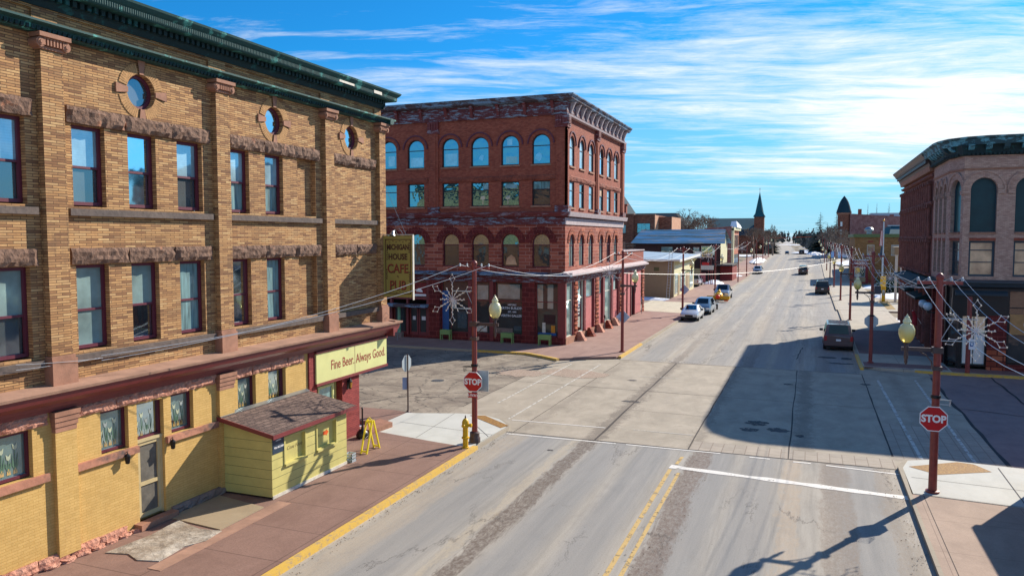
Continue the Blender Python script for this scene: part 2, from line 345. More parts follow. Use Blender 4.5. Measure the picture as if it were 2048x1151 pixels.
M['redwalkfar'] = concrete('red_brown_sidewalk', srgb(140, 108, 98), srgb(164, 132, 120), 2.45, 1.83, -16.9, 50., srgb(98, 66, 58), .02, .2, .3)
M['walk'] = concrete('grey_sidewalk', srgb(160, 152, 138), srgb(186, 176, 158), 2.2, 2.4, 3.2, 51., srgb(100, 92, 84), .02, .15)
M['paverred'] = concrete('dull_red_paver_band', srgb(116, 84, 80), srgb(134, 98, 92), 0, 0, scuff=.1)
M['whitewalk'] = concrete('new_white_concrete', srgb(184, 184, 176), srgb(202, 202, 194), 0, 0, scuff=.12, grain_amt=.12)
M['pinkwalk'] = concrete('pinkish_sidewalk', srgb(156, 134, 118), srgb(180, 156, 138), 2.6, 2.4, 3.3, 26.4, srgb(100, 82, 74), .012, .3, .5)
M['kerb'] = concrete('kerb_concrete', srgb(150, 140, 124), srgb(172, 160, 140), 0, 1.83, 0, 16.88)
m, t = newmat('worn_yellow_kerb_paint')
c = t.mix(t.mr(t.noise(t.pos, 5, 8, .8), .50, .60), srgb(212, 172, 74), srgb(170, 146, 112))
fin(t, c, .75, 0, t.bump(t.noise(t.pos, 20, 4), .3, .01)); M['yellowkerb'] = m
m, t = newmat('tactile_ochre_pad')
vd = t.voro(t.pos, 14.)
fin(t, t.mix(t.mr(vd, .2, .5), srgb(172, 128, 52), srgb(140, 100, 44)), .8, 0, t.bump(vd, .8, .01)); M['tactile'] = m
def paint(name, col, wear, sc_=5.):
    m, t = newmat(name)
    n = t.noise(t.pos, sc_, 8, .78, .3)
    fin(t, t.mix(t.mr(t.noise(t.pos, 20, 4), .4, .7, 0, .4), col, [k * .7 for k in col]), .75)
    tr = t.new('ShaderNodeBsdfTransparent'); mx = t.new('ShaderNodeMixShader')
    t.set(mx.inputs[0], t.mr(n, wear - .03, wear + .04, 1, 0)); t.l.new(tr.outputs[0], mx.inputs[1]); t.l.new(t.b.outputs[0], mx.inputs[2]); t.l.new(mx.outputs[0], t.o.inputs[0])
    return m
M['pw'] = paint('white_road_paint', srgb(226, 222, 214), .60)
M['pwfaint'] = paint('faint_white_road_paint', srgb(206, 202, 192), .545, 3.)
M['py'] = paint('yellow_road_paint', srgb(200, 168, 104), .565, 2.5)
M['joint'] = plain('tar_joint', srgb(66, 58, 54), .9, 0, .2)
M['tar'] = plain('dark_tar_seal', srgb(48, 44, 46), .8, 0, .2)
m, t = newmat('dry_ground')
c = t.mix(t.mr(t.noise(t.pos, .12, 7, .7), .4, .6), srgb(120, 108, 88), srgb(148, 134, 110))
c = t.mix(t.mr(t.noise(t.vmath('MULTIPLY', t.pos, (1, 1, 0)), .035, 5, .65), .52, .58), c, srgb(225, 230, 238))
fin(t, c, .95); M['ground'] = m
m, t = newmat('asphalt_shingles')
px, py, pz = t.sep(t.pos)
nd = t.new('ShaderNodeTexBrick', offset=.5); t.set(nd.inputs['Vector'], t.comb(py, px, 0.)); nd.inputs['Scale'].default_value = 1
nd.inputs['Brick Width'].default_value = .3; nd.inputs['Row Height'].default_value = .17; nd.inputs['Mortar Size'].default_value = .022
nd.inputs['Color1'].default_value = (*srgb(70, 54, 50), 1); nd.inputs['Color2'].default_value = (*srgb(116, 96, 86), 1); nd.inputs['Mortar'].default_value = (*srgb(44, 32, 32), 1)
fin(t, t.mix(t.mr(t.noise(t.pos, 30, 4), .4, .7, 0, .5), nd.outputs[0], srgb(150, 126, 116)), .95, 0, t.bump(t.math('SUBTRACT', 1., nd.outputs[1]), .5, .01)); M['shingle'] = m
def paintmetal(name, col):
    return plain(name, col, .28, .25, .04, 2, 0, coat=.8)


# ------------------------------------------------------------------ geometry helpers
class MB:
    def __init__(s): s.v = []; s.f = []; s.m = []; s.cur = 0; s.mats = []
    def mat(s, m):
        m = M[m] if isinstance(m, str) else m
        if m not in s.mats: s.mats.append(m)
        s.cur = s.mats.index(m); return s
    def face(s, pts):
        i = len(s.v); s.v += [tuple(p) for p in pts]; s.f.append(list(range(i, i + len(pts)))); s.m.append(s.cur); return s
    def hexa(s, p):   # 8 points: bottom ring 0-3, top ring 4-7
        i = len(s.v); s.v += [tuple(q) for q in p]
        for f in ((0, 3, 2, 1), (4, 5, 6, 7), (0, 1, 5, 4), (1, 2, 6, 5), (2, 3, 7, 6), (3, 0, 4, 7)):
            s.f.append([i + k for k in f]); s.m.append(s.cur)
        return s
    def box(s, x0, x1, y0, y1, z0, z1):
        return s.hexa([(x0, y0, z0), (x1, y0, z0), (x1, y1, z0), (x0, y1, z0), (x0, y0, z1), (x1, y0, z1), (x1, y1, z1), (x0, y1, z1)])
    def fbox(s, F, u0, u1, v0, v1, w0, w1):
        return s.hexa([F.P(u0, v0, w0), F.P(u1, v0, w0), F.P(u1, v0, w1), F.P(u0, v0, w1), F.P(u0, v1, w0), F.P(u1, v1, w0), F.P(u1, v1, w1), F.P(u0, v1, w1)])
    def fprism(s, F, prof, u0, u1):     # profile in (v, w) swept along u
        n = len(prof)
        a = [F.P(u0, v, w) for v, w in prof]; b = [F.P(u1, v, w) for v, w in prof]
        for i in range(n): s.face([a[i], a[(i + 1) % n], b[(i + 1) % n], b[i]])
        s.face(a[::-1]); s.face(b); return s
    def prism(s, poly, z0, z1, cap=True):
        n = len(poly)
        for i in range(n):
            a, b = poly[i], poly[(i + 1) % n]
            s.face([(a[0], a[1], z0), (b[0], b[1], z0), (b[0], b[1], z1), (a[0], a[1], z1)])
        if cap: s.face([(p[0], p[1], z1) for p in poly]); s.face([(p[0], p[1], z0) for p in poly[::-1]])
        return s
    def tube(s, pts, r, n=8, caps=True, r2=None):
        pts = [Vector(p) for p in pts]; rings = []
        for i, p in enumerate(pts):
            d = (pts[min(i + 1, len(pts) - 1)] - pts[max(i - 1, 0)]).normalized()
            a = d.cross(Vector((0, 0, 1)) if abs(d.z) < .95 else Vector((1, 0, 0))).normalized(); b = d.cross(a)
            rr = r if r2 is None else r + (r2 - r) * i / (len(pts) - 1)
            base = len(s.v)
            for k in range(n):
                an = 2 * math.pi * k / n; s.v.append(tuple(p + a * math.cos(an) * rr + b * math.sin(an) * rr))
            rings.append(base)
        for i in range(len(rings) - 1):
            for k in range(n):
                s.f.append([rings[i] + k, rings[i] + (k + 1) % n, rings[i + 1] + (k + 1) % n, rings[i + 1] + k]); s.m.append(s.cur)
        if caps:
            s.f.append([rings[0] + k for k in range(n)][::-1]); s.m.append(s.cur)
            s.f.append([rings[-1] + k for k in range(n)]); s.m.append(s.cur)
        return s
    def lathe(s, prof, cx=0, cy=0, n=14, axis='z', z0=0):
        rings = []
        for r, h in prof:
            base = len(s.v)
            for k in range(n):
                an = 2 * math.pi * k / n; c, q = math.cos(an) * r, math.sin(an) * r
                s.v.append((cx + c, cy + q, z0 + h) if axis == 'z' else ((cx + h, cy + c, z0 + q) if axis == 'x' else (cx + c, cy + h, z0 + q)))
            rings.append(base)
        for i in range(len(rings) - 1):
            for k in range(n):
                s.f.append([rings[i] + k, rings[i] + (k + 1) % n, rings[i + 1] + (k + 1) % n, rings[i + 1] + k]); s.m.append(s.cur)
        s.f.append([rings[0] + k for k in range(n)][::-1]); s.m.append(s.cur); s.f.append([rings[-1] + k for k in range(n)]); s.m.append(s.cur)
        return s
    def build(s, name, mat=None, parent=None, smooth=False, bevel=0):
        me = bpy.data.meshes.new(name); off = Vector((0, 0, 0))
        if parent is not None: off = wloc(parent)
        me.from_pydata([tuple(Vector(v) - off) for v in s.v] if off.length else s.v, [], s.f)
        if mat is not None: me.materials.append(M[mat] if isinstance(mat, str) else mat)
        else:
            for mm in s.mats: me.materials.append(mm)
            me.polygons.foreach_set('material_index', s.m)
        bm = bmesh.new(); bm.from_mesh(me); bmesh.ops.remove_doubles(bm, verts=bm.verts, dist=1e-5); bmesh.ops.recalc_face_normals(bm, faces=bm.faces)
        if bevel: bmesh.ops.bevel(bm, geom=[e for e in bm.edges if len(e.link_faces) == 2 and e.calc_face_angle(0) > .6], offset=bevel, segments=1, affect='EDGES')
        if smooth:
            for f in bm.faces: f.smooth = True
            for e in bm.edges:
                if len(e.link_faces) == 2 and e.calc_face_angle(0) > .7: e.smooth = False
        bm.to_mesh(me); bm.free()
        o = bpy.data.objects.new(name, me); COL.objects.link(o)
        if parent is not None: o.parent = parent
        return o
def wloc(o):
    v = Vector((0, 0, 0))
    while o is not None: v = v + Vector(o.location); o = o.parent
    return v
class Fac:
    def __init__(s, o, U, N): s.o = Vector(o); s.U = Vector(U); s.N = Vector(N)
    def P(s, u, v, w=0.): return s.o + s.U * u + Vector((0, 0, v)) + s.N * w
def tag(o, label=None, cat=None, group=None, kind=None):
    if label: o['label'] = label
    if cat: o['category'] = cat
    if group: o['group'] = group
    if kind: o['kind'] = kind
    return o
def thing(name, label, cat, loc=(0, 0, 0), group=None):
    o = bpy.data.objects.new(name, None); o.empty_display_size = .3; COL.objects.link(o); o.location = loc
    return tag(o, label, cat, group)
def struct(mb, name, mat=None): return tag(mb.build(name, mat), kind='structure')
def copy_tree(o, parent=None):
    c = o.copy(); COL.objects.link(c); c.parent = parent
    for ch in list(o.children): copy_tree(ch, c)
    return c
def text_mesh(mb, s, F, u, v, size, w=.01, depth=.008, bold=.0, shear=0., align='CENTER', sx=1.):
    """letters of a text laid on a facade, appended to a mesh"""
    cu = bpy.data.curves.new('t', 'FONT'); cu.body = s; cu.size = size; cu.align_x = align; cu.align_y = 'CENTER'; cu.extrude = 0; cu.offset = bold; cu.shear = shear
    cu.resolution_u = 3
    o = bpy.data.objects.new('t', cu); COL.objects.link(o); dg = bpy.context.evaluated_depsgraph_get(); dg.update()
    me = o.evaluated_get(dg).to_mesh()
    for p in me.polygons:
        q = [me.vertices[i].co for i in p.vertices]
        mb.face([F.P(u + c.x * sx, v + c.y, w + depth) for c in q])
    o.evaluated_get(dg).to_mesh_clear(); bpy.data.objects.remove(o); bpy.data.curves.remove(cu)
def arc_pts(c, r, a0, a1, n, sp): return [(c + r * math.cos(a0 + (a1 - a0) * i / n), sp + r * math.sin(a0 + (a1 - a0) * i / n)) for i in range(n + 1)]
def wall(mb, F, u0, u1, v0, v1, holes, depth=.22, w=0.):
    """sheet of wall with openings and their reveals. hole = (u0,u1,v0,v1[,shape])"""
    us = sorted({u0, u1, *[h[0] for h in holes], *[h[1] for h in holes]}); us = [q for q in us if u0 <= q <= u1]
    for a, b in zip(us, us[1:]):
        hs = sorted([h for h in holes if h[0] < (a + b) / 2 < h[1]], key=lambda h: h[2]); z = v0
        for h in hs + [(0, 0, v1, v1)]:
            if h[2] > z + 1e-6: mb.face([F.P(a, z, w), F.P(b, z, w), F.P(b, h[2], w), F.P(a, h[2], w)])
            z = h[3]
    for h in holes:
        a, b, c, d = h[:4]; shp = h[4] if len(h) > 4 else 'rect'; r = (b - a) / 2; m = (a + b) / 2
        if shp == 'rect': out = [(a, c), (b, c), (b, d), (a, d)]
        elif shp == 'arch':
            top = arc_pts(m, r, 0, math.pi, 16, d - r); out = [(a, c), (b, c)] + top
            for p, q in zip(top, top[1:]): mb.face([F.P(p[0], p[1], w), F.P(q[0], q[1], w), F.P(q[0], d, w), F.P(p[0], d, w)])
        else:
            out = arc_pts(m, r, 0, 2 * math.pi, 32, c + r)[:-1]; n = len(out)
            for i in range(n):
                p, q = out[i], out[(i + 1) % n]; e = d if (p[1] + q[1]) / 2 > c + r else c
                mb.face([F.P(p[0], p[1], w), F.P(q[0], q[1], w), F.P(q[0], e, w), F.P(p[0], e, w)])
        for i in range(len(out)):
            p, q = out[i], out[(i + 1) % len(out)]; mb.face([F.P(p[0], p[1], w), F.P(q[0], q[1], w), F.P(q[0], q[1], w - depth), F.P(p[0], p[1], w - depth)])
def poly_outline(a, b, c, d, shp, inset=0.):
    a += inset; b -= inset; c += inset; d -= inset; r = (b - a) / 2
    if shp == 'rect': return [(a, c), (b, c), (b, d), (a, d)]
    if shp == 'arch': return [(a, c), (b, c)] + arc_pts((a + b) / 2, r, 0, math.pi, 16, d - r)
    return arc_pts((a + b) / 2, r, 0, 2 * math.pi, 28, c + r)[:-1]
def window(F, par, h, depth=.2, fmat='maroonframe', top='gl_blind', bot='gl_dark', t_=.06, rail=.5, bars=(), name='window', w=0., sub='pane'):
    """frame (part) with one pane, or an upper and a lower pane (sub-parts)"""
    a, b, c, d = h[:4]; shp = h[4] if len(h) > 4 else 'rect'; mb = MB().mat(fmat); wf = w - depth
    o, i = poly_outline(a, b, c, d, shp), poly_outline(a, b, c, d, shp, t_); n = len(o)
    for k in range(n):
        p, q, r, s = o[k], o[(k + 1) % n], i[(k + 1) % n], i[k]
        mb.face([F.P(*p, wf + .07), F.P(*q, wf + .07), F.P(*r, wf + .07), F.P(*s, wf + .07)]); mb.face([F.P(*s, wf + .07), F.P(*r, wf + .07), F.P(*r, wf), F.P(*s, wf)])
    zr = c + (d - c) * rail if rail else None
    if rail: mb.fbox(F, a + t_, b - t_, zr - .03, zr + .03, wf + .005, wf + .055)
    for bu in bars: mb.fbox(F, a + (b - a) * bu - .02, a + (b - a) * bu + .02, c + t_, d - t_, wf + .005, wf + .05)
    fr = mb.build(name, None, par)
    def pane(poly, mt, wz):
        pb = MB().mat(mt); pb.face([F.P(p[0], p[1], wz) for p in poly]); pb.build(sub, None, fr)
    if rail and top != bot:
        pl = [(max(a + t_, p[0]), p[1]) for p in i]
        up = [(p[0], max(p[1], zr)) for p in i]; lo = [(a + t_, c + t_), (b - t_, c + t_), (b - t_, zr), (a + t_, zr)]
        pane(up, top, wf + .012); pane(lo, bot, wf - .012)
    else: pane(i, top, wf + .012)
    return fr
def roughbox(mb, F, u0, u1, v0, v1, w0, w1, jit=.03, n=None, seed=0):
    rnd = random.Random(int(u0 * 97 + v0 * 31 + seed)); nu = n or max(3, int((u1 - u0) / .12)); nv = 4
    g = [[None] * (nv + 1) for _ in range(nu + 1)]
    for i in range(nu + 1):
        for j in range(nv + 1):
            e = i in (0, nu) or j in (0, nv)
            g[i][j] = F.P(u0 + (u1 - u0) * i / nu + (0 if e else rnd.uniform(-.01, .01)), v0 + (v1 - v0) * j / nv + (rnd.uniform(-.012, .012) if e else 0), (w0 + (w1 - w0) * (.55 if e else 1)) + (rnd.uniform(-jit, jit)))
    for i in range(nu):
        for j in range(nv): mb.face([g[i][j], g[i + 1][j], g[i + 1][j + 1], g[i][j + 1]])
    for i in range(nu):
        mb.face([g[i][0], g[i + 1][0], F.P(u0 + (u1 - u0) * (i + 1) / nu, v0, w0 - .02), F.P(u0 + (u1 - u0) * i / nu, v0, w0 - .02)])
        mb.face([g[i][nv], g[i + 1][nv], F.P(u0 + (u1 - u0) * (i + 1) / nu, v1, w0 - .02), F.P(u0 + (u1 - u0) * i / nu, v1, w0 - .02)])
    for j in range(nv):
        mb.face([g[0][j], g[0][j + 1], F.P(u0, v0 + (v1 - v0) * (j + 1) / nv, w0 - .02), F.P(u0, v0 + (v1 - v0) * j / nv, w0 - .02)])
        mb.face([g[nu][j], g[nu][j + 1], F.P(u1, v0 + (v1 - v0) * (j + 1) / nv, w0 - .02), F.P(u1, v0 + (v1 - v0) * j / nv, w0 - .02)])
def ring(mb, F, cu, cv, r0, r1, a0, a1, n, w0, w1):
    for k in range(n):
        b0, b1 = a0 + (a1 - a0) * k / n, a0 + (a1 - a0) * (k + 1) / n
        q = [(cu + r * math.cos(b), cv + r * math.sin(b)) for r, b in ((r0, b0), (r0, b1), (r1, b1), (r1, b0))]
        mb.face([F.P(*p, w1) for p in q]); mb.face([F.P(*q[2], w1), F.P(*q[3], w1), F.P(*q[3], w0), F.P(*q[2], w0)]); mb.face([F.P(*q[0], w1), F.P(*q[1], w1), F.P(*q[1], w0), F.P(*q[0], w0)])

def GZ(y):                       # height of the street along its length
    def ss(a, b, q): q = max(0, min(1, (q - a) / (b - a))); return q * q * (3 - 2 * q)
    return 2.4 * ss(150, 275, y) - 3.2 * ss(285, 380, y) + 4.2 * ss(380, 640, y) + 1.5 * ss(640, 1400, y)
def XC(y): return 0. if y < 262 else -((y - 262) / 300.) ** 1.25 * 13.

# ================================================================== ground
def strip(mb, xl, xr, y0, y1, dz, step=12., side=None):
    n = max(1, int(abs(y1 - y0) / step)); pr = None
    for i in range(n + 1):
        yy = y0 + (y1 - y0) * i / n; z = GZ(yy) + dz; a, b = xl + XC(yy), xr + XC(yy)
        cur = (a, b, yy, z)
        if pr:
            mb.face([(pr[0], pr[2], pr[3]), (pr[1], pr[2], pr[3]), (b, yy, z), (a, yy, z)])
            if side is not None:
                for q in (0, 1): mb.face([(pr[q], pr[2], pr[3]), (cur[q], yy, z), (cur[q], yy, z - side), (pr[q], pr[2], pr[3] - side)])
        pr = cur
g = MB(); ys = [-80, -20, 20, 60, 100, 140] + list(range(150, 660, 15)) + [700, 800, 1000, 1400, 2200, 4000]
xs = [-3000, -1200, -500, -200, -80, -30, 0, 30, 80, 200, 500, 1200, 3000]
for a, b in zip(ys, ys[1:]):
    for c, d in zip(xs, xs[1:]):
        g.face([(c, a, GZ(a) - .03), (d, a, GZ(a) - .03), (d, b, GZ(b) - .03), (c, b, GZ(b) - .03)])
struct(g, 'ground', 'ground')
g = MB(); strip(g, -11.6, 3.0, -20, 29.6, 0.); strip(g, -11.6, 3.0, 49.3, 300, 0.); strip(g, -9.3, .7, 300, 600, 0.); struct(g, 'main_street', 'road')
g = MB(); g.face([(-120, 30.7, 0), (-15.2, 30.7, 0), (-15.2, 49.5, 0), (-120, 49.5, 0)])
struct(g, 'side_street', 'side')
g = MB(); g.face([(6.6, 30.4, 0), (90, 30.4, 0), (90, 51.2, 0), (6.6, 51.2, 0)])
struct(g, 'side_street', concrete('reddish_side_street_asphalt', srgb(122, 104, 104), srgb(146, 126, 122), scuff=.35))
# concrete crossing, a sheet with its joints
g = MB(); g.face([(-15.3, 29.3, .004), (6.65, 29.3, .004), (6.65, 51.2, .004), (3.0, 51.2, .004), (2.9, 49.4, .004), (-11.7, 49.8, .004), (-15.3, 47.7, .004)])
struct(g, 'crossing_slab', 'intersect')
# stamped brick border strips
mm, t = newmat('stamped_brick_concrete')
nd = t.new('ShaderNodeTexBrick', offset=.5); px, py, pz = t.sep(t.pos); t.set(nd.inputs['Vector'], t.comb(py, px, 0.)); nd.inputs['Scale'].default_value = 1
nd.inputs['Brick Width'].default_value = .9; nd.inputs['Row Height'].default_value = .42; nd.inputs['Mortar Size'].default_value = .016
nd.inputs['Color1'].default_value = (*srgb(160, 150, 136), 1); nd.inputs['Color2'].default_value = (*srgb(176, 164, 148), 1); nd.inputs['Mortar'].default_value = (*srgb(134, 120, 108), 1)
fin(t, t.mix(t.mr(t.noise(t.pos, 2, 6, .7), .4, .7, 0, .4), nd.outputs[0], srgb(130, 116, 104)), .9)
g = MB(); g.box(-4.1, 3.0, 29.34, 30.6, 0, .007); g.box(3.0, 6.6, 30.5, 36.5, 0, .007); struct(g, 'paver_band', mm)
# joints
def line(mb, x0, y0, x1, y1, wd, z, wob=0., seg=1, rnd=random.Random(3)):
    d = Vector((x1 - x0, y1 - y0, 0)); n = Vector((-d.y, d.x, 0)).normalized(); pts = []
    for i in range(seg + 1):
        q = Vector((x0, y0, 0)) + d * i / seg + n * (rnd.uniform(-wob, wob) if 0 < i < seg else 0); pts.append((q, wd * (rnd.uniform(.6, 1.3) if seg > 1 else 1)))
    for (p, a), (q, b) in zip(pts, pts[1:]):
        mb.face([(*(p - n * a / 2).xy, GZ(p.y) + z), (*(q - n * b / 2).xy, GZ(q.y) + z), (*(q + n * b / 2).xy, GZ(q.y) + z), (*(p + n * a / 2).xy, GZ(p.y) + z)])
g = MB()
for xj, ya, yb, wd in ((-11.28, 29.3, 48.6, .035), (-7.82, 29.3, 49.5, .09), (-4.15, 29.3, 49.4, .05), (-.57, 29.3, 49.3, .05), (3.0, 31, 49.4, .06), (-15.28, 33, 47.6, .05)): line(g, xj, ya, xj, yb, wd, .010, .02, 12)
line(g, -15.3, 40.05, 6.6, 39.5, .035, .0101, .02, 14); line(g, -11.6, 29.32, 3.0, 29.28, .04, .0102, .015, 12); line(g, -11.6, 49.6, 3.0, 49.35, .06, .0103, .03, 12)
line(g, -7.8, 35.2, -4.2, 35.0, .02, .0104, .05, 8)
struct(g, 'road_joint', 'joint')
g = MB()
line(g, 6.62, 49.5, 6.7, 30.4, .16, .010, .07, 14); line(g, 9.9, 51.0, 9.7, 30.5, .10, .0101, .12, 14); line(g, 6.7, 41.0, 14, 38.5, .06, .0102, .1, 10)
line(g, 3.6, 51, 6.6, 49.6, .05, .0104, .1, 8)
for yy, xa, xb in ((63.8, -3.2, 2.9), (83.5, -4, 2.8), (96, -11, 2.6), (55.2, -.9, -.8), (110, -9, 1)):
    line(g, xa, yy, xb, yy + .5, .05, .010, .12, 12)
line(g, -.35, 60, -.7, 54, .07, .0106, .05, 8)
struct(g, 'tar_seal', 'tar')
# oily and damp patches in the shaded crossing
g = MB()
def blob(mb, cx, cy, rx, ry, z, n=18, rnd=random.Random(5)):
    mb.face([(cx + rx * math.cos(6.283 * k / n) * rnd.uniform(.7, 1.1), cy + ry * math.sin(6.283 * k / n) * rnd.uniform(.7, 1.1), z) for k in range(n)])
for cx, cy, rx, ry in ((-2.0, 34.6, .55, .5), (-2.2, 33.3, .45, .35), (-1.1, 33.6, .5, .4), (-.2, 32.9, .18, .25), (1.2, 55.6, .7, .4), (2.4, 55.4, .4, .6), (2.1, 53.2, .9, .35), (-.95, 44.5, .3, .25), (3.0, 46., .3, .3), (-9.2, 42.6, .3, .2), (-9.0, 27.3, .14, .1), (-8, 37, .5, .25)):
    blob(g, cx, cy, rx, ry, .0125)
struct(g, 'stain', paint('oil_stain', srgb(70, 66, 66), .54, 3.))
# manhole on the side street with its patch ring
g = MB(); g.lathe([(0.01, .02), (.36, .02), (.36, 0)], -19.4, 38.6, 20); o = g.build('manhole_cover', 'grey'); tag(o, 'round iron manhole cover in the cracked side street behind the octagonal sign', 'manhole cover')
g = MB(); blob(g, -12.9, 43.6, 2.2, 1.6, .0126); blob(g, -15.9, 42.6, 1.6, 1.4, .0127)
struct(g, 'exposed_brick_patch', brick('old_street_brick', [srgb(120, 84, 74), srgb(160, 130, 116)], srgb(186, 170, 150), .24, .13, .03, .3))

# markings
g = MB()
for xa, ya, xb, yb, wd in ((-4.42, 26.85, 3.14, 26.15, .36),): line(g, xa, ya, xb, yb, wd, .009, .012, 14)
for xa, ya, xb, yb in ((-11.45, 29.0, -6.9, 29.1), (-6.5, 29.12, -2.95, 29.16), (-1.9, 29.05, -1.2, 29.05), (-.4, 29.0, .2, 29.0), (.7, 28.95, 3.1, 28.7)): line(g, xa, ya, xb, yb, .11, .009)
line(g, -12.1, 31.3, -7.9, 31.4, .09, .0135); 
struct(g, 'road_marking', 'pw')
g = MB()
line(g, -7.2, 31.5, -4.3, 31.5, .06, .0135)
line(g, -14.0, 34.3, -14.05, 46.9, .09, .0135); line(g, -12.3, 31.4, -12.25, 47.3, .09, .0136)
line(g, 3.72, 47.6, 3.95, 30.4, .13, .0137); line(g, 5.69, 48.4, 5.67, 31.2, .12, .0138)
line(g, -9.2, 44.0, -6.8, 44.1, .07, .0139)
struct(g, 'road_marking', 'pwfaint')
g = MB(); line(g, -4.36, 0, -4.36, 26.5, .13, .009); line(g, -4.02, 0, -4.02, 26.2, .11, .0091); line(g, -4.25, 27.2, -4.2, 28.2, .12, .0092)
struct(g, 'road_marking', 'py')
g = MB(); line(g, -4.2, 92, -4.2, 93.2, .12, .009); line(g, -7, 85, -6.0, 85, .1, .009); line(g, -4.2, 108, -4.2, 111, .12, .009); struct(g, 'road_marking', 'pwfaint')

# pavements (real steps) ------------------------------------------------
K = .13
g = MB(); g.prism([(-16.9, -20), (-11.85, -20), (-11.85, 26.15), (-13.2, 26.35), (-16.9, 27.1)], -.02, K); struct(g, 'sidewalk', 'redwalk')
g = MB(); g.prism([(-16.9, 27.1), (-13.2, 26.35), (-11.85, 26.15), (-11.72, 29.6), (-11.9, 30.1), (-12.5, 30.8), (-13.4, 31.3), (-14.6, 31.2), (-16.4, 30.55), (-16.9, 30.5)], -.02, K - .01)
struct(g, 'corner_slab', 'whitewalk')
g = MB(); g.prism([(-100, 28.4), (-17.0, 28.4), (-16.9, 27.1), (-16.9, 30.5), (-17.6, 30.7), (-100, 30.7)], -.02, K); struct(g, 'sidewalk', 'redwalk')
g = MB()
line(g, -14.4, 26.7, -14.8, 31.1, .02, K - .004); line(g, -16.3, 28.8, -11.75, 28.2, .02, K - .0035); line(g, -13, 29.4, -11.8, 27.9, .02, K - .0032); struct(g, 'slab_joint', 'joint')
g = MB(); g.face([(-14.0, 31.0, K), (-13.35, 31.2, K), (-11.7, 29.85, K), (-11.85, 29.35, K)]); struct(g, 'tactile_pad', 'tactile')
g = MB(); g.prism([(-11.80, -20), (-11.60, -20), (-11.60, 26.4), (-11.80, 26.4)], -.02, K + .012); struct(g, 'yellow_kerb', 'yellowkerb')
g = MB(); g.prism([(-11.72, 26.4), (-11.60, 26.4), (-11.58, 29.6), (-11.78, 30.15), (-12.4, 30.9), (-13.4, 31.42), (-14.6, 31.32), (-14.6, 31.2), (-13.4, 31.3), (-12.5, 30.8), (-11.9, 30.1), (-11.72, 29.6)], -.02, K - .02); struct(g, 'kerb', 'kerb')
# broken concrete pads at the side door
g = MB(); g.prism([(-16.3, 13.9), (-15.7, 14.05), (-15.2, 13.85), (-14.65, 14.0), (-14.75, 14.9), (-14.5, 15.4), (-14.6, 16.1), (-15.3, 16.0), (-16.3, 16.3), (-16.15, 15.2)], K, K + .025); struct(g, 'broken_concrete_pad', rock('crumbling_white_concrete', srgb(140, 124, 106), srgb(206, 198, 184), srgb(104, 90, 76), .8, .9, .54))
g = MB(); g.prism([(-16.7, 16.35), (-14.7, 16.15), (-14.75, 18.0), (-16.7, 18.35)], K, K + .03); struct(g, 'concrete_pad', concrete('tan_pad', srgb(150, 132, 106), srgb(168, 150, 122)))
g = MB(); g.prism([(-14.6, 13.6), (-14.2, 13.6), (-14.25, 18.6), (-14.7, 18.6)], K, K + .012); struct(g, 'pad_edge', 'ledge')
# north-west corner
g = MB(); g.prism([(-16.9, 54.0), (-100, 54.0), (-100, 49.7), (-18, 49.7), (-16.4, 48.7), (-15.3, 47.9), (-13.6, 49.2), (-11.9, 50.1), (-11.8, 51.5), (-11.8, 96), (-16.9, 96)], -.02, K)
struct(g, 'sidewalk', 'redwalkfar')
g = MB(); g.prism([(-100, 49.45), (-18, 49.45), (-18, 49.7), (-100, 49.7)], -.02, K + .01); struct(g, 'kerb', 'kerb')
g = MB(); g.prism([(-22, 49.42), (-18.1, 49.4), (-16.5, 48.45), (-15.3, 47.6), (-15.2, 47.9), (-16.4, 48.72), (-18, 49.7), (-22, 49.7)], -.01, K + .014); struct(g, 'yellow_kerb', 'yellowkerb')
g = MB(); g.prism([(-11.8, 50.2), (-11.6, 50.2), (-11.6, 57.2), (-11.8, 57.2)], -.01, K + .012); struct(g, 'yellow_kerb', 'yellowkerb')
g = MB(); g.prism([(-11.8, 57.2), (-11.6, 57.2), (-11.6, 78.5), (-11.8, 78.5)], -.01, K + .01); struct(g, 'kerb', 'kerb')
g = MB(); g.prism([(-40, 84), (-11.65, 80), (-11.65, 96), (-40, 103)], -.02, .03); struct(g, 'parking_asphalt', 'side')
g = MB(); g.prism([(-18.6, 83.5), (-11.65, 81.5), (-11.65, 95), (-18.6, 97.5)], -.01, .145); struct(g, 'driveway', concrete('pale_driveway', srgb(190, 178, 152), srgb(210, 198, 172), 3., 3.))
g = MB(); g.prism([(-16.9, 96.2), (-11.8, 96.2), (-11.8, 146), (-16.9, 146)], -.02, K + .02); struct(g, 'sidewalk', 'redwalkfar')
g = MB(); g.prism([(-60, 124), (-16.9, 124), (-16.9, 152), (-60, 152)], -.02, .02); struct(g, 'parking_asphalt', 'side')
g = MB(); strip(g, -17.4, -11.8, 146.2, 262, .14, 10, .2); struct(g, 'sidewalk', 'redwalkfar')
g = MB(); strip(g, -11.8, -11.6, 96, 260, .15, 10, .2); struct(g, 'kerb', 'kerb')
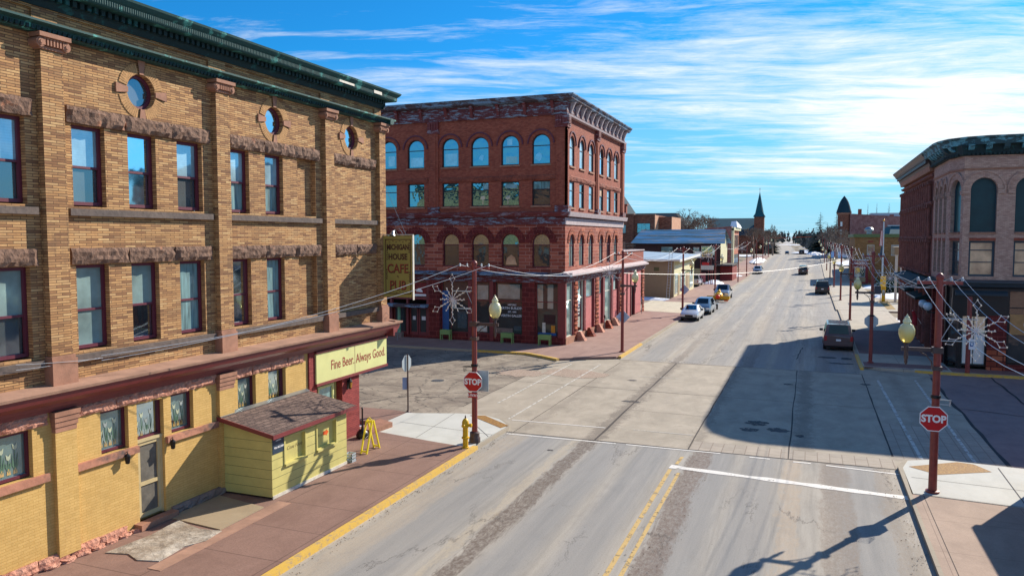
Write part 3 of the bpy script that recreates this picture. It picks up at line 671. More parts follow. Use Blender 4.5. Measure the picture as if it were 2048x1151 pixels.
# north-east side
g = MB(); g.prism([(3.2, 51.8), (4.2, 51.35), (6.0, 51.2), (60, 51.2), (60, 53.1), (8.0, 53.1), (8.0, 92), (3.2, 92)], -.02, K); struct(g, 'sidewalk', 'walk')
g = MB()
for yy0, yy1, xa, xb in ((52.0, 53.6, 3.3, 7.9), (57.6, 72.5, 3.3, 7.9)): g.box(xa, xb, yy0, yy1, K - .05, K + .004)
g.box(8.0, 60, 51.4, 53.0, K - .05, K + .004); g.box(3.3, 6.0, 51.55, 51.75, K - .05, K + .005)
struct(g, 'paver_band', 'paverred')
g = MB(); g.prism([(8.2, 50.95), (60, 50.95), (60, 51.2), (6.0, 51.2), (6.8, 50.98)], -.01, K + .012); struct(g, 'yellow_kerb', 'yellowkerb')
g = MB(); g.prism([(3.0, 51.0), (3.2, 51.0), (3.2, 57), (3.0, 57)], -.01, K + .014); struct(g, 'yellow_kerb', 'yellowkerb')
g = MB(); g.prism([(3.0, 57), (3.2, 57), (3.2, 92), (3.0, 92)], -.01, K + .01); g.prism([(2.8, 92), (3.0, 92), (3.0, 150), (2.8, 150)], -.01, K + .01); struct(g, 'kerb', 'kerb')
g = MB(); g.prism([(3.0, 92), (14, 92), (14, 104), (8.0, 104), (8.0, 150), (3.0, 150)], -.02, K + .01); struct(g, 'sidewalk', 'walk')
g = MB(); g.prism([(8.1, 94.3), (9.0, 94.5), (9.2, 107), (8.2, 107)], K, K + .02); struct(g, 'dry_grass_strip', plain('dry_tan_grass', srgb(150, 122, 66), .95, 0, .3, 3, .6))
g = MB(); strip(g, 2.8, 9., 150, 262, .12, 10, .2); struct(g, 'sidewalk', 'walk')
# south-east corner
g = MB(); g.prism([(3.1, -20), (3.1, 26.2), (40, 23.0), (40, -20)], -.02, K); struct(g, 'sidewalk', 'pinkwalk')
g = MB(); g.prism([(3.15, 26.3), (3.15, 29.2), (3.4, 30.2), (4.4, 30.75), (8, 30.45), (40, 30.3), (40, 23.0)], -.02, K - .005); struct(g, 'corner_slab', 'whitewalk')
g = MB(); g.prism([(2.95, -20), (3.1, -20), (3.1, 26.2), (3.15, 29.2), (3.4, 30.2), (3.3, 30.3), (3.0, 29.3)], -.02, K + .008); struct(g, 'kerb', 'kerb')
g = MB(); g.face([(3.35, 29.4, K + .002), (4.15, 28.7, K + .002), (5.9, 29.7, K + .002), (5.5, 30.5, K + .002), (5.0, 30.6, K + .002)]); struct(g, 'tactile_pad', 'tactile')
g = MB(); line(g, 3.3, 28.1, 12, 27.3, .02, K); line(g, 6.2, 30.3, 6.0, 20, .025, K + .006); line(g, 3.2, 26.3, 14, 25.4, .02, K + .007); line(g, 3.42, 26.2, 3.42, 0, .02, K + .004); struct(g, 'slab_joint', 'joint')


# ================================================================== tan brick cafe building (left)
F = Fac((-16.85, 0, 0), (0, 1, 0), (1, 0, 0))
mh = thing('brick_cafe_building', 'tan brick three-storey corner building with green copper cornice and yellow painted ground floor', 'building', (-16.85, 28.4, 0))
wins3 = [(8.3, 9.25), (9.95, 10.9), (11.62, 12.62), (13.82, 14.77), (15.48, 16.41), (17.17, 18.14), (19.28, 20.19), (20.97, 21.9)]
Y0 = 2.0
holes = [(a, b, 8.78, 10.78) for a, b in wins3] + [(22.69, 23.75, 8.78, 10.82)]
holes += [(a, b, 5.2, 7.34) for a, b in wins3] + [(22.69, 23.75, 5.2, 7.34)]
ocs = [10.45, 15.97, 21.48, 26.13]
holes += [(c - .46, c + .46, 11.44, 12.36, 'circle') for c in ocs]
mb = MB().mat('tanbrick'); wall(mb, F, Y0, 28.4, 4.4, 12.95, holes, .26)
for (a, b, c, d) in [(22.69, 23.75, 8.78, 10.82), (22.69, 23.75, 5.2, 7.34)]: mb.face([F.P(a, c, -.2), F.P(b, c, -.2), F.P(b, d, -.2), F.P(a, d, -.2)])
# upper attic wall with recessed panels
pan = [(7.5, 12.9), (13.55, 18.5), (19.2, 24.15), (24.7, 27.9)]
ph = [(a, b, 12.98, 13.3) for a, b in pan]
wall(mb, F, Y0, 28.4, 12.95, 13.62, ph, .07)
for a, b, c, d in ph: mb.face([F.P(a, c, -.07), F.P(b, c, -.07), F.P(b, d, -.07), F.P(a, d, -.07)])
# north wall and roof deck, back
FN = Fac((-16.85, 28.4, 0), (-1, 0, 0), (0, 1, 0))
nh = [(2 + 2.6 * i, 2.95 + 2.6 * i, z0, z0 + 2) for i in range(7) for z0 in (5.2, 8.78)]
wall(mb, FN, 0, 26, 4.4, 13.62, nh, .26)
mb.build('upper_wall', None, mh)
for h in nh: window(FN, mh, h, .2)
mb = MB().mat('darkroof'); mb.box(-42.8, -17.1, Y0, 28.1, 13.2, 13.4); mb.build('roof_deck', None, mh)
mb = MB().mat('tanbrick')
mb.face([(-42.85, Y0, 0), (-42.85, 28.4, 0), (-42.85, 28.4, 13.62), (-42.85, Y0, 13.62)]); mb.face([(-42.85, Y0, 0), (-16.85, Y0, 0), (-16.85, Y0, 13.62), (-42.85, Y0, 13.62)]); mb.build('rear_wall', None, mh)
pils = [(7.35, 7.9), (12.93, 13.5), (18.55, 19.12), (24.13, 24.66), (27.93, 28.4)]
for a, b in pils:
    mb = MB().mat('tanbrick'); mb.fbox(F, a, b, 5.2, 12.36, -.01, .2)
    pl = mb.build('pilaster', None, mh)
    mb = MB().mat('sandtrim'); mb.fbox(F, a - .05, b + .05, 4.5, 5.12, -.01, .28); mb.fbox(F, a - .03, b + .03, 5.12, 5.2, -.01, .24); mb.build('base_block', None, pl)
    mb = MB().mat('sandtrim'); mb.fbox(F, a - .12, b + .12, 12.62, 12.72, 0, .36); mb.fbox(F, a - .04, b + .04, 12.36, 12.42, 0, .24)
    mb.fprism(F, [(12.42, 0), (12.42, .2), (12.5, .24), (12.62, .30), (12.62, 0)], a, b)
    for c in (a - .04, b + .04):          # ionic volutes
        cc = F.P(c, 12.50, .0)
        mb.lathe([(.11, 0), (.11, .28), (.085, .30), (.085, .285), (.05, .285), (.05, .315), (.02, .32)], cc.y, 0, 12, 'x') if False else None
        for rr, ww in ((.115, .29), (.08, .315), (.045, .335)): 
            n = 12; ringp = [(c + rr * math.cos(6.283 * k / n), 12.50 + rr * math.sin(6.283 * k / n)) for k in range(n)]
            for k in range(n):
                p, q = ringp[k], ringp[(k + 1) % n]; mb.face([F.P(*p, 0), F.P(*q, 0), F.P(*q, ww), F.P(*p, ww)])
            mb.face([F.P(*p, ww) for p in ringp])
    for k in range(7): 
        uu = a + (b - a) * (k + .5) / 7; mb.fbox(F, uu - .02, uu + .02, 12.44, 12.6, .18, .31)
    mb.build('ionic_capital', None, pl)
# rock-faced lintels and sills
lint = [(8.05, 12.78), (13.65, 18.42), (19.15, 23.95), (24.75, 27.85)]
for a, b in lint:
    for v0_, v1_ in ((10.8, 11.2), (7.36, 7.76)):
        mb = MB().mat('rocklintel'); ww = b - a; cuts = [0, .36, .69, 1] if ww > 4 else [0, .52, 1]
        for p, q in zip(cuts, cuts[1:]): roughbox(mb, F, a + ww * p + .012, a + ww * q - .012, v0_, v1_, .0, .13, .035)
        mb.build('rock_faced_lintel', None, mh)
    for v_ in (8.72, 5.13):
        mb = MB().mat('sill'); mb.fbox(F, a - .02, b + .02, v_ - .17, v_, -.01, .13); mb.build('sill_course', None, mh)
for i, (a, b) in enumerate(wins3):
    window(F, mh, (a, b, 8.82, 10.78), .22, 'maroonframe', 'gl_blind', 'gl_dark' if i not in (6, 7) else 'gl_lace', .085, .48)
    window(F, mh, (a, b, 5.24, 7.34), .22, 'maroonframe', 'gl_shade' if i < 5 else 'gl_lace', ('gl_shade' if i == 3 else 'gl_dark') if i < 5 else 'gl_lace', .085, .46)
for c in ocs:
    cv = 11.9; mb = MB().mat('tanvous')
    for q in range(4):
        a0 = q * math.pi / 2 + .22
        for k in range(11):
            b0 = a0 + (math.pi / 2 - .44) * k / 11; ring(mb, F, c, cv, .47, .74, b0 + .006, b0 + (math.pi / 2 - .44) / 11 - .012, 1, -.02, .02)
    for a0 in (0, math.pi / 2, math.pi, 1.5 * math.pi): mb.mat('sandtrim'); ring(mb, F, c, cv, .46, .84, a0 - .15, a0 + .15, 2, -.02, .05)
    fr = mb.build('round_window_surround', None, mh)
    window(F, mh, (c - .46, c + .46, 11.44, 12.36, 'circle'), .2, 'maroonframe', 'gl_dark', 'gl_dark', .09, 0, name='round_window')
# string cornice (copper), base moulding with dentils, crown
mb = MB().mat('teal'); mb.fprism(F, [(12.72, 0), (12.72, .20), (12.78, .28), (12.86, .30), (12.90, .46), (12.95, .46), (12.97, .02)], Y0, 28.45)
FNc = FN; mb.fprism(FNc, [(12.72, 0), (12.72, .20), (12.78, .28), (12.86, .30), (12.90, .46), (12.95, .46), (12.97, .02)], -.46, 26)
mb.mat('tealdark')
for k in range(int((28.3 - Y0) / .13)): mb.fbox(F, Y0 + k * .13, Y0 + k * .13 + .07, 12.74, 12.83, .2, .315)
mb.build('string_cornice', None, mh)
mb = MB().mat('tealdark'); pr = [(13.36, 0), (13.36, .05), (13.44, .09), (13.5, .12), (13.5, .14), (13.70, .14), (13.70, 0)]
mb.fprism(F, pr, Y0, 28.5); mb.fprism(FN, pr, -.14, 26)
for k in range(int((28.5 - Y0) / .2)): mb.fbox(F, Y0 + k * .2, Y0 + k * .2 + .11, 13.53, 13.68, .12, .24)
for k in range(120): mb.fbox(FN, k * .2, k * .2 + .11, 13.53, 13.68, .12, .24)
mb.build('dentil_course', None, mh)
mb = MB().mat('teal'); pr = [(13.69, 0), (13.69, .46), (13.73, .50), (13.86, .50), (13.90, .55), (13.98, .62), (14.04, .64), (14.04, 0)]
# mitred crown around the corner
pa = [F.P(Y0, v, w_) for v, w_ in pr]; pc = [Vector((-16.85 + w_, 28.4 + w_, v)) for v, w_ in pr]; pe = [FN.P(26, v, w_) for v, w_ in pr]
for i in range(len(pr)):
    j = (i + 1) % len(pr)
    mb.face([pa[i], pa[j], pc[j], pc[i]]); mb.face([pc[i], pc[j], pe[j], pe[i]])
mb.face(pa)
for k in range(int((28.8 - Y0) / .07)): mb.fbox(F, Y0 + k * .07, Y0 + k * .07 + .03, 13.745, 13.85, .49, .515)
mb.build('crown_cornice', None, mh)
mb = MB().mat('offwhite'); mb.fbox(F, 24.6, 25.6, 13.76, 13.84, .50, .53); mb.fbox(F, 27.0, 27.6, 13.76, 13.88, .50, .54); mb.build('bare_flashing', None, mh)
# ledge and painted cornice over the ground floor
mb = MB().mat('ledge'); mb.fprism(F, [(4.40, 0), (4.40, .62), (4.47, .64), (4.54, 0)], Y0, 28.9); mb.fprism(FN, [(4.40, 0), (4.40, .62), (4.47, .64), (4.54, 0)], -.6, 14); mb.build('ledge', None, mh)
mb = MB().mat('maroon'); pr = [(3.88, 0), (3.88, .10), (4.02, .13), (4.02, .30), (4.10, .34), (4.22, .50), (4.30, .54), (4.40, .56), (4.40, 0)]
mb.fprism(F, pr, Y0, 28.85); mb.fprism(FN, pr, -.5, 14); mb.build('painted_cornice', None, mh)
# ground floor
gw = [(11.55, 12.50), (14.36, 15.22), (15.50, 16.42), (16.69, 17.54), (19.44, 20.29), (20.92, 21.84), (8.4, 9.3), (9.95, 10.85)]
gh = [(a, b, 2.42, 3.56) for a, b in gw if a != 15.50] + [(15.50, 16.42, .30, 3.53)]
mb = MB().mat('yellowbrick'); wall(mb, F, Y0, 23.1, .0, 3.9, gh, .24); mb.build('ground_floor_wall', None, mh)
for a, b in gw: window(F, mh, (a, b, 2.45 if a != 15.5 else 2.52, 3.55), .2, 'maroonframe', 'gl_stain', 'gl_stain', .07, 0)
# leaded tulip pattern applied to each stained pane
for wo_ in [o for o in list(mh.children) if o.name.startswith('window')]: pass
for a, b in gw:
    mb = MB().mat(M['shadeglass'] if 'shadeglass' in M else 'offwhite')
    if 'leadlight' not in M:
        M['leadlight'] = glass('pale_leadlight', srgb(180, 190, 160), (.7, .8, .8), .12, .08); M['leadgreen'] = glass('green_leadlight', srgb(70, 110, 84), (.6, .8, .8), .12, .08); M['leadamber'] = glass('amber_leadlight', srgb(196, 160, 90), (.7, .8, .8), .12, .08)
    wt = -.2 + .016; mb = MB()
    for i in range(4):
        cx_ = a + .08 + (b - a - .3) * (i + .5) / 4; hh = (2.95, 3.15, 2.98, 3.2)[i]
        mb.mat('leadgreen').fbox(F, cx_ - .012, cx_ + .012, 2.56, hh, wt, wt + .004)
        mb.mat('leadlight').face([F.P(cx_ - .06, hh + .09, wt + .006), F.P(cx_ - .045, hh - .03, wt + .006), F.P(cx_, hh - .07, wt + .006), F.P(cx_ + .045, hh - .03, wt + .006), F.P(cx_ + .06, hh + .09, wt + .006), F.P(cx_, hh + .03, wt + .006)])
        for sg in (-1, 1): mb.mat('leadgreen').face([F.P(cx_, 2.62, wt + .005), F.P(cx_ + sg * .075, 2.78, wt + .005), F.P(cx_ + sg * .07, hh - .12, wt + .005), F.P(cx_ + sg * .03, 2.84, wt + .005)])
        mb.mat('leadamber').face([F.P(cx_ - .05, 2.58, wt + .004), F.P(cx_ + .05, 2.58, wt + .004), F.P(cx_ + .03, 2.72, wt + .0045), F.P(cx_ - .03, 2.72, wt + .0045)])
    mb.mat('grey').fbox(F, a + .12, b - .08, 2.50 if a != 15.5 else 2.56, 2.53 if a != 15.5 else 2.59, wt, wt + .03)
    mb.build('leaded_tulip_panel', None, mh)
for a, b in ((8.1, 12.88), (13.62, 18.45), (19.2, 22.85)):
    mb = MB().mat('pinkstone'); ww = b - a; n = 4
    for k in range(n): roughbox(mb, F, a + ww * k / n + .01, a + ww * (k + 1) / n - .01, 3.58, 3.87, 0, .08, .03)
    mb.build('pink_stone_lintel', None, mh)
for a, b in ((8.2, 12.85), (13.6, 15.48), (16.46, 18.47), (19.2, 22.3)):
    mb = MB().mat('sillpink'); mb.fbox(F, a, b, 2.24, 2.42, 0, .10); mb.build('sill_course', None, mh)
for a, b in ((7.4, 7.95), (13.0, 13.58), (18.5, 19.14)):
    mb = MB().mat('yellowbrick'); mb.fbox(F, a, b, .3, 3.35, 0, .12); pl = mb.build('painted_pilaster', None, mh)
    mb = MB().mat('sandtrim')
    for q in range(4): mb.fbox(F, a - .02 * q, b + .02 * q, 3.35 + q * .13, 3.47 + q * .13, 0, .13 + .025 * q)
    mb.build('stepped_capital', None, pl)
# side door
dr = MB().mat('doorbeige')
dr.fbox(F, 15.56, 15.66, .34, 2.44, -.16, -.10); dr.fbox(F, 16.26, 16.36, .34, 2.44, -.16, -.10); dr.fbox(F, 15.66, 16.26, 2.34, 2.44, -.16, -.10); dr.fbox(F, 15.66, 16.26, .34, .46, -.16, -.10); dr.fbox(F, 15.66, 16.26, 1.22, 1.32, -.16, -.10)
d_ = dr.build('screen_door', None, mh)
mb = MB().mat(plain('door_screen_mesh', srgb(96, 92, 84), .7, 0, .35, 3)); mb.face([F.P(15.66, .46, -.14), F.P(16.26, .46, -.14), F.P(16.26, 2.34, -.14), F.P(15.66, 2.34, -.14)]); mb.build('screen', None, d_)
mb = MB().mat('doorbeige'); mb.fbox(F, 15.50, 15.56, .3, 2.5, -.2, -.08); mb.fbox(F, 16.36, 16.42, .3, 2.5, -.2, -.08); mb.fbox(F, 15.50, 16.42, 2.44, 2.52, -.2, -.06); mb.build('door_frame', None, mh)
mb = MB().mat('sandtrim'); mb.fbox(F, 15.3, 16.6, .14, .30, -.1, .28); mb.build('door_step', None, mh)
mb = MB().mat('pinkstone')
for k in range(18):
    u_ = 4 + k * .85
    if 15.0 < u_ < 16.5: continue
    roughbox(mb, F, u_, u_ + .835, .12, .47 - max(0, (u_ - 9)) * .021, 0, .10, .022)
for k in range(9): roughbox(mb, F, 12.6 + k * .42, 12.98 + k * .42, .10, .22, .10, .22, .03)
mb.mat('stonebase'); roughbox(mb, F, 16.6, 19.1, .1, .36, 0, .14, .04); mb.build('stone_plinth', None, mh)
for yy in (15.04, 16.60):
    mb = MB().mat('black'); mb.fbox(F, yy - .05, yy + .05, 2.26, 2.36, 0, .06); c0 = F.P(yy, 2.06, .13)
    mb.lathe([(.01, .27), (.09, .2), (.075, .19), (.055, .0), (.02, -.02)], c0.x, c0.y, 8, 'z', 2.06); mb.tube([F.P(yy, 2.32, .03), F.P(yy, 2.38, .13), F.P(yy, 2.33, .13)], .012, 5)
    mb.build('wall_lantern', None, mh)
# corner entry
mb = MB().mat('redpaintbrick'); mb.fbox(F, 23.1, 23.55, .1, 3.86, -.2, .06); mb.fbox(F, 25.25, 26.45, .12, 3.6, -.9, .02)
mb.fbox(F, 26.0, 26.45, .12, 3.9, -6, -.9); mb.fbox(F, 23.0, 26.45, 3.55, 3.9, -.95, -.02); mb.build('red_painted_pier', None, mh)
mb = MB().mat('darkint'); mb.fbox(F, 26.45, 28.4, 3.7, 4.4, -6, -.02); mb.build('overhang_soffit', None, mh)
mb = MB().mat('yellowbrick'); mb.face([F.P(23.3, 0, -.9), F.P(25.3, 0, -.9), F.P(25.3, 3.6, -.9), F.P(23.3, 3.6, -.9)]); mb.mat('farbrick').face([F.P(26.44, 0, -.95), F.P(26.44, 4.4, -.95), F.P(26.44, 4.4, -26), F.P(26.44, 0, -26)]); mb.build('entry_wall', None, mh)
mb = MB().mat('shed'); mb.fbox(F, 23.55, 25.25, .15, 3.6, -.32, -.26); en = mb.build('entry_panelling', None, mh)
mb = MB().mat('sheddark')
for k in range(12): mb.fbox(F, 23.6 + k * .14, 23.612 + k * .14, .15, 3.5, -.26, -.256)
mb.build('panel_groove', None, en)
window(F, mh, (23.9, 24.95, .5, 2.45), .2, 'greensign', 'gl_lace', 'gl_lace', .09, 0, w=-.02, name='entry_window')
mb = MB().mat('greensign'); mb.fbox(F, 23.46, 28.46, 2.68, 3.78, .04, .12)
fb = mb.build('fascia_sign', None, mh)
mb = MB().mat('maroon'); mb.fbox(F, 23.42, 28.5, 3.78, 3.86, .02, .16); mb.fbox(F, 23.42, 28.5, 2.58, 2.68, .02, .16); mb.fbox(F, 26.0, 26.02, 2.7, 3.76, .10, .123); mb.build('sign_moulding', None, fb)
mb = MB().mat('signred2'); text_mesh(mb, 'Fine Beer. Always Good.', F, 26.35, 3.22, .52, .12, .006, .004, 0, 'CENTER', .76); mb.build('lettering', None, fb)
mb = MB().mat('black'); c0 = F.P(25.62, 2.2, .14); mb.fbox(F, 25.57, 25.67, 2.1, 2.45, 0, .05); mb.lathe([(.02, .42), (.10, .30), (.085, .28), (.05, .02), (.02, 0)], c0.x, c0.y, 8, 'z', 2.1); mb.tube([F.P(25.62, 2.4, .02), F.P(25.62, 2.56, .14), F.P(25.62, 2.5, .14)], .014, 5); wl = mb.build('wall_lantern', None, mh)
mb = MB().mat('gold_leaf'); mb.lathe([(.05, .06), (.078, .27), (.07, .27), (.04, .06)], c0.x + .012, c0.y, 8, 'z', 2.1); mb.build('lantern_glass', None, wl)
mb = MB().mat('sandtrim'); mb.prism([(-17.0, 26.45), (-16.3, 26.4), (-16.15, 27.9), (-17.0, 28.3)], .1, .32); mb.build('entry_step', None, mh)

# hanging blade sign
FH = Fac((0, 28.2, 0), (1, 0, 0), (0, -1, 0))
hs = thing('hanging_sign', 'tall olive gold hanging sign with brown lettering on the corner of the tan building', 'sign', (-16.0, 28.2, 5.5))
mb = MB().mat('gold'); mb.box(-16.65, -15.27, 28.16, 28.24, 5.55, 8.1); bd = mb.build('board', None, hs)
mb = MB().mat('offwhite'); mb.box(-15.285, -15.255, 28.14, 28.26, 5.45, 8.14); mb.box(-16.85, -15.26, 28.18, 28.22, 8.13, 8.16); mb.box(-16.7, -16.66, 28.17, 28.23, 4.9, 8.2); mb.build('sign_frame', None, hs)
mb = MB().mat('signbrown')
for s_, vv, sz in (('MICHIGAN', 7.62, .31), ('HOUSE', 7.22, .34), ('CAFE', 6.72, .52), ('&', 6.36, .2), ('PUB', 6.02, .54)):
    text_mesh(mb, s_, FH, -15.97, vv, sz, .04, .008, .014, 0, 'CENTER', .68 if s_ == 'MICHIGAN' else .82)
for a, b, c, d in ((-16.56, -15.36, 7.93, 7.96), (-16.56, -15.36, 5.68, 5.71), (-16.56, -16.53, 5.7, 7.95), (-15.39, -15.36, 5.7, 7.95)): mb.fbox(FH, a, b, c, d, .04, .048)
for sx_, sz_ in ((-16.48, 7.1), (-15.44, 7.4), (-16.5, 6.3), (-15.44, 6.2)):
    for k in range(5): mb.fbox(FH, sx_ - .02 + .01 * (k % 2), sx_ + .03 + .01 * (k % 2), sz_ + k * .09, sz_ + .05 + k * .09, .04, .046)
for k in range(6):
    for cc in (5.77, 7.86): ring(mb, FH, -16.35 + k * .155, cc, .02, .04, 0, math.pi * (1 if k % 2 else -1), 5, .04, .047)
mb.build('lettering', None, bd)
mb = MB().mat('signred2')
for s_, vv, sz in (('CAFE', 6.735, .52), ('PUB', 6.035, .54)): text_mesh(mb, s_, FH, -15.985, vv, sz, .04, .012, -.004, 0, 'CENTER', .82)
mb.build('letter_face', None, bd)
mb = MB().mat('grey'); mb.tube([(-16.0, 28.2, 8.15), (-15.98, 27.95, 8.33), (-16.0, 27.85, 8.3)], .015, 6); mb.tube([(-16.0, 27.84, 8.3), (-16.0, 27.76, 8.1)], .05, 10, True, .13)
mb.tube([(-16.2, 28.2, 8.16), (-16.15, 28.2, 8.36), (-15.9, 28.2, 8.38), (-15.75, 28.2, 8.2)], .012, 5); mb.build('sign_spotlight', None, hs)
mb = MB().mat('grey'); mb.tube([(-15.6, 28.2, 8.15), (-16.75, 28.3, 10.4)], .008, 4); mb.tube([(-16.66, 28.2, 4.95), (-16.4, 28.1, 4.8), (-16.62, 28.2, 4.6)], .01, 4); mb.build('guy_wire', None, hs)

# ------------------------------------------------------------------ service shed
sh = thing('lean_to_shed', 'olive yellow lean-to shed with a shingle roof against the yellow wall', 'shed', (-15.9, 20.7, .13))
FS = Fac((-14.95, 0, 0), (0, 1, 0), (1, 0, 0))
mb = MB().mat('shed'); wall(mb, FS, 18.65, 22.65, .18, 2.12, [(19.27, 20.27, 1.08, 1.85), (20.93, 21.99, 1.09, 1.86)], .12)
mb.face([(-14.95, 18.65, .2), (-16.85, 18.65, .2), (-16.85, 18.65, 2.4), (-14.95, 18.65, 2.1)]); mb.face([(-14.95, 22.65, .2), (-16.85, 22.65, .2), (-16.85, 22.65, 2.4), (-14.95, 22.65, 2.1)])
wl = mb.build('clapboard_wall', None, sh)
mb = MB().mat('sheddark')
for k in range(6):
    zz_ = .46 + k * .285
    segs = [(18.66, 22.64)] if not (1.05 < zz_ < 1.9) else [(18.66, 19.2), (20.34, 20.86), (22.06, 22.64)]
    for a, b in segs: mb.fbox(FS, a, b, zz_, zz_ + .010, 0, .004)
    mb.box(-16.8, -14.95, 18.646, 18.65, zz_, zz_ + .008)
mb.build('board_shadow_gap', None, wl)
mb = MB().mat('offwhite'); mb.fbox(FS, 18.66, 22.64, .14, .24, -.02, .02); mb.build('skirting', None, sh)
for a, b, tx in ((19.27, 20.27, 'Cone Food'), (20.93, 21.99, 'Picnic')):
    mb = MB().mat('shed'); mb.face([FS.P(a, 1.08, -.1), FS.P(b, 1.08, -.1), FS.P(b, 1.86, -.1), FS.P(a, 1.86, -.1)]); mb.fbox(FS, a - .06, a, 1.0, 1.92, 0, .03); mb.fbox(FS, b, b + .06, 1.0, 1.92, 0, .03); mb.fbox(FS, a, b, 1.86, 1.92, 0, .03); mb.fbox(FS, a - .05, b + .05, 1.0, 1.07, 0, .08)
    sh_ = mb.build('hatch_shutter', None, sh)
    mb = MB().mat('signbrown'); text_mesh(mb, tx, FS, (a + b) / 2 + (.1 if tx[0] == 'C' else -.25), 1.48, .17 if tx[0] == 'C' else .13, -.1, .006, -.002, .35); mb.build('hand_lettering', None, sh_)
    if tx[0] == 'P':
        mb = MB().mat('orange'); mb.face([FS.P(u_, v_, -.092) for u_, v_ in ((21.4, 1.44), (21.58, 1.43), (21.58, 1.38), (21.72, 1.50), (21.58, 1.60), (21.58, 1.56), (21.4, 1.56))]); mb.build('orange_arrow', None, sh_)
mb = MB().mat('shingle'); mb.hexa([(-14.75, 18.5, 2.10), (-14.75, 22.98, 2.10), (-16.85, 22.98, 2.50), (-16.85, 18.5, 2.50), (-14.75, 18.5, 2.15), (-14.75, 22.98, 2.15), (-16.85, 22.98, 2.55), (-16.85, 18.5, 2.55)]); mb.build('shingle_roof', None, sh)
mb = MB().mat('maroon'); mb.box(-14.76, -14.73, 18.47, 23.0, 2.02, 2.15); mb.hexa([(-14.75, 18.47, 2.03), (-14.75, 18.5, 2.03), (-16.85, 18.5, 2.42), (-16.85, 18.47, 2.42), (-14.75, 18.47, 2.15), (-14.75, 18.5, 2.15), (-16.85, 18.5, 2.55), (-16.85, 18.47, 2.55)]); mb.build('fascia_board', None, sh)
mb = MB().mat('grey'); mb.hexa([(-16.7, 18.5, 2.53), (-16.7, 23.0, 2.53), (-16.84, 23.0, 2.56), (-16.84, 18.5, 2.56), (-16.7, 18.5, 2.54), (-16.7, 23.0, 2.54), (-16.84, 23.0, 2.60), (-16.84, 18.5, 2.60)]); mb.build('flashing', None, sh)
po = thing('poster', 'navy poster with white lettering on the olive yellow shed', 'poster', (-14.94, 18.95, 1.75))
mb = MB().mat('navy'); mb.fbox(FS, 18.68, 19.22, 1.5, 2.04, .006, .014); mb.build('sheet', None, po)
mb = MB().mat('signwhite'); text_mesh(mb, '906.482.0000', FS, 18.98, 1.68, .085, .014, .004, .002); text_mesh(mb, 'available', FS, 18.95, 1.9, .075, .014, .004, .001); mb.build('printed_lines', None, po)
cr_ = thing('milk_crate', 'small grey crate behind the far corner of the olive shed', 'crate', (-15.0, 22.95, .13))
mb = MB().mat('signback'); mb.box(-15.15, -14.85, 22.8, 23.1, .13, .15); 
for a, b, c, d in ((-15.15, -15.13, 22.8, 23.1), (-14.87, -14.85, 22.8, 23.1), (-15.15, -14.85, 22.8, 22.82), (-15.15, -14.85, 23.08, 23.1)):
    mb.box(a, b, c, d, .15, .22); mb.box(a, b, c, d, .27, .34); mb.box(a, b, c, d, .38, .43)
mb.build('crate_body', None, cr_)
# A frame board
af = thing('a_frame_board', 'open bright yellow A-frame sidewalk board beside the red pier', 'sign board', (-15.05, 24.4, .13))
for s_, yy in ((-1, 23.95), (1, 24.85)):
    mb = MB().mat('aframe')
    for xo in (-15.22, -14.98): mb.hexa([(xo, yy - .03, .13), (xo + .05, yy - .03, .13), (xo + .05, yy + .03, .13), (xo, yy + .03, .13), (xo, 24.4 + s_ * .04 - .03, 1.28), (xo + .05, 24.4 + s_ * .04 - .03, 1.28), (xo + .05, 24.4 + s_ * .04 + .03, 1.28), (xo, 24.4 + s_ * .04 + .03, 1.28)])
    def lerp(z_): q = (z_ - .13) / 1.15; return yy + (24.4 + s_ * .04 - yy) * q
    for z_ in (.18, 1.2): mb.box(-15.2, -14.95, lerp(z_) - .02, lerp(z_) + .02, z_, z_ + .06)
    mb.build('frame', None, af)
mb = MB().mat('black'); mb.tube([(-15.34, 24.15, .6), (-15.34, 24.4, .52), (-15.34, 24.66, .6)], .012, 5); mb.build('spreader', None, af)
mb = MB().mat('aframe'); mb.tube([(-15.2, 24.4, 1.3), (-15.1, 24.4, 1.37), (-15.0, 24.4, 1.3)], .02, 6); mb.build('handle', None, af)
ub = thing('ash_receptacle', 'black bulbous smoking receptacle with a thin neck beside the red pier', 'ashtray', (-16.35, 25.9, .13))
mb = MB().mat('black'); mb.lathe([(.24, 0), (.26, .12), (.2, .26), (.06, .36), (.035, .5), (.03, 1.15), (.045, 1.18), (.02, 1.22)], -16.35, 25.9, 16, 'z', .13); mb.build('body', None, ub, True)

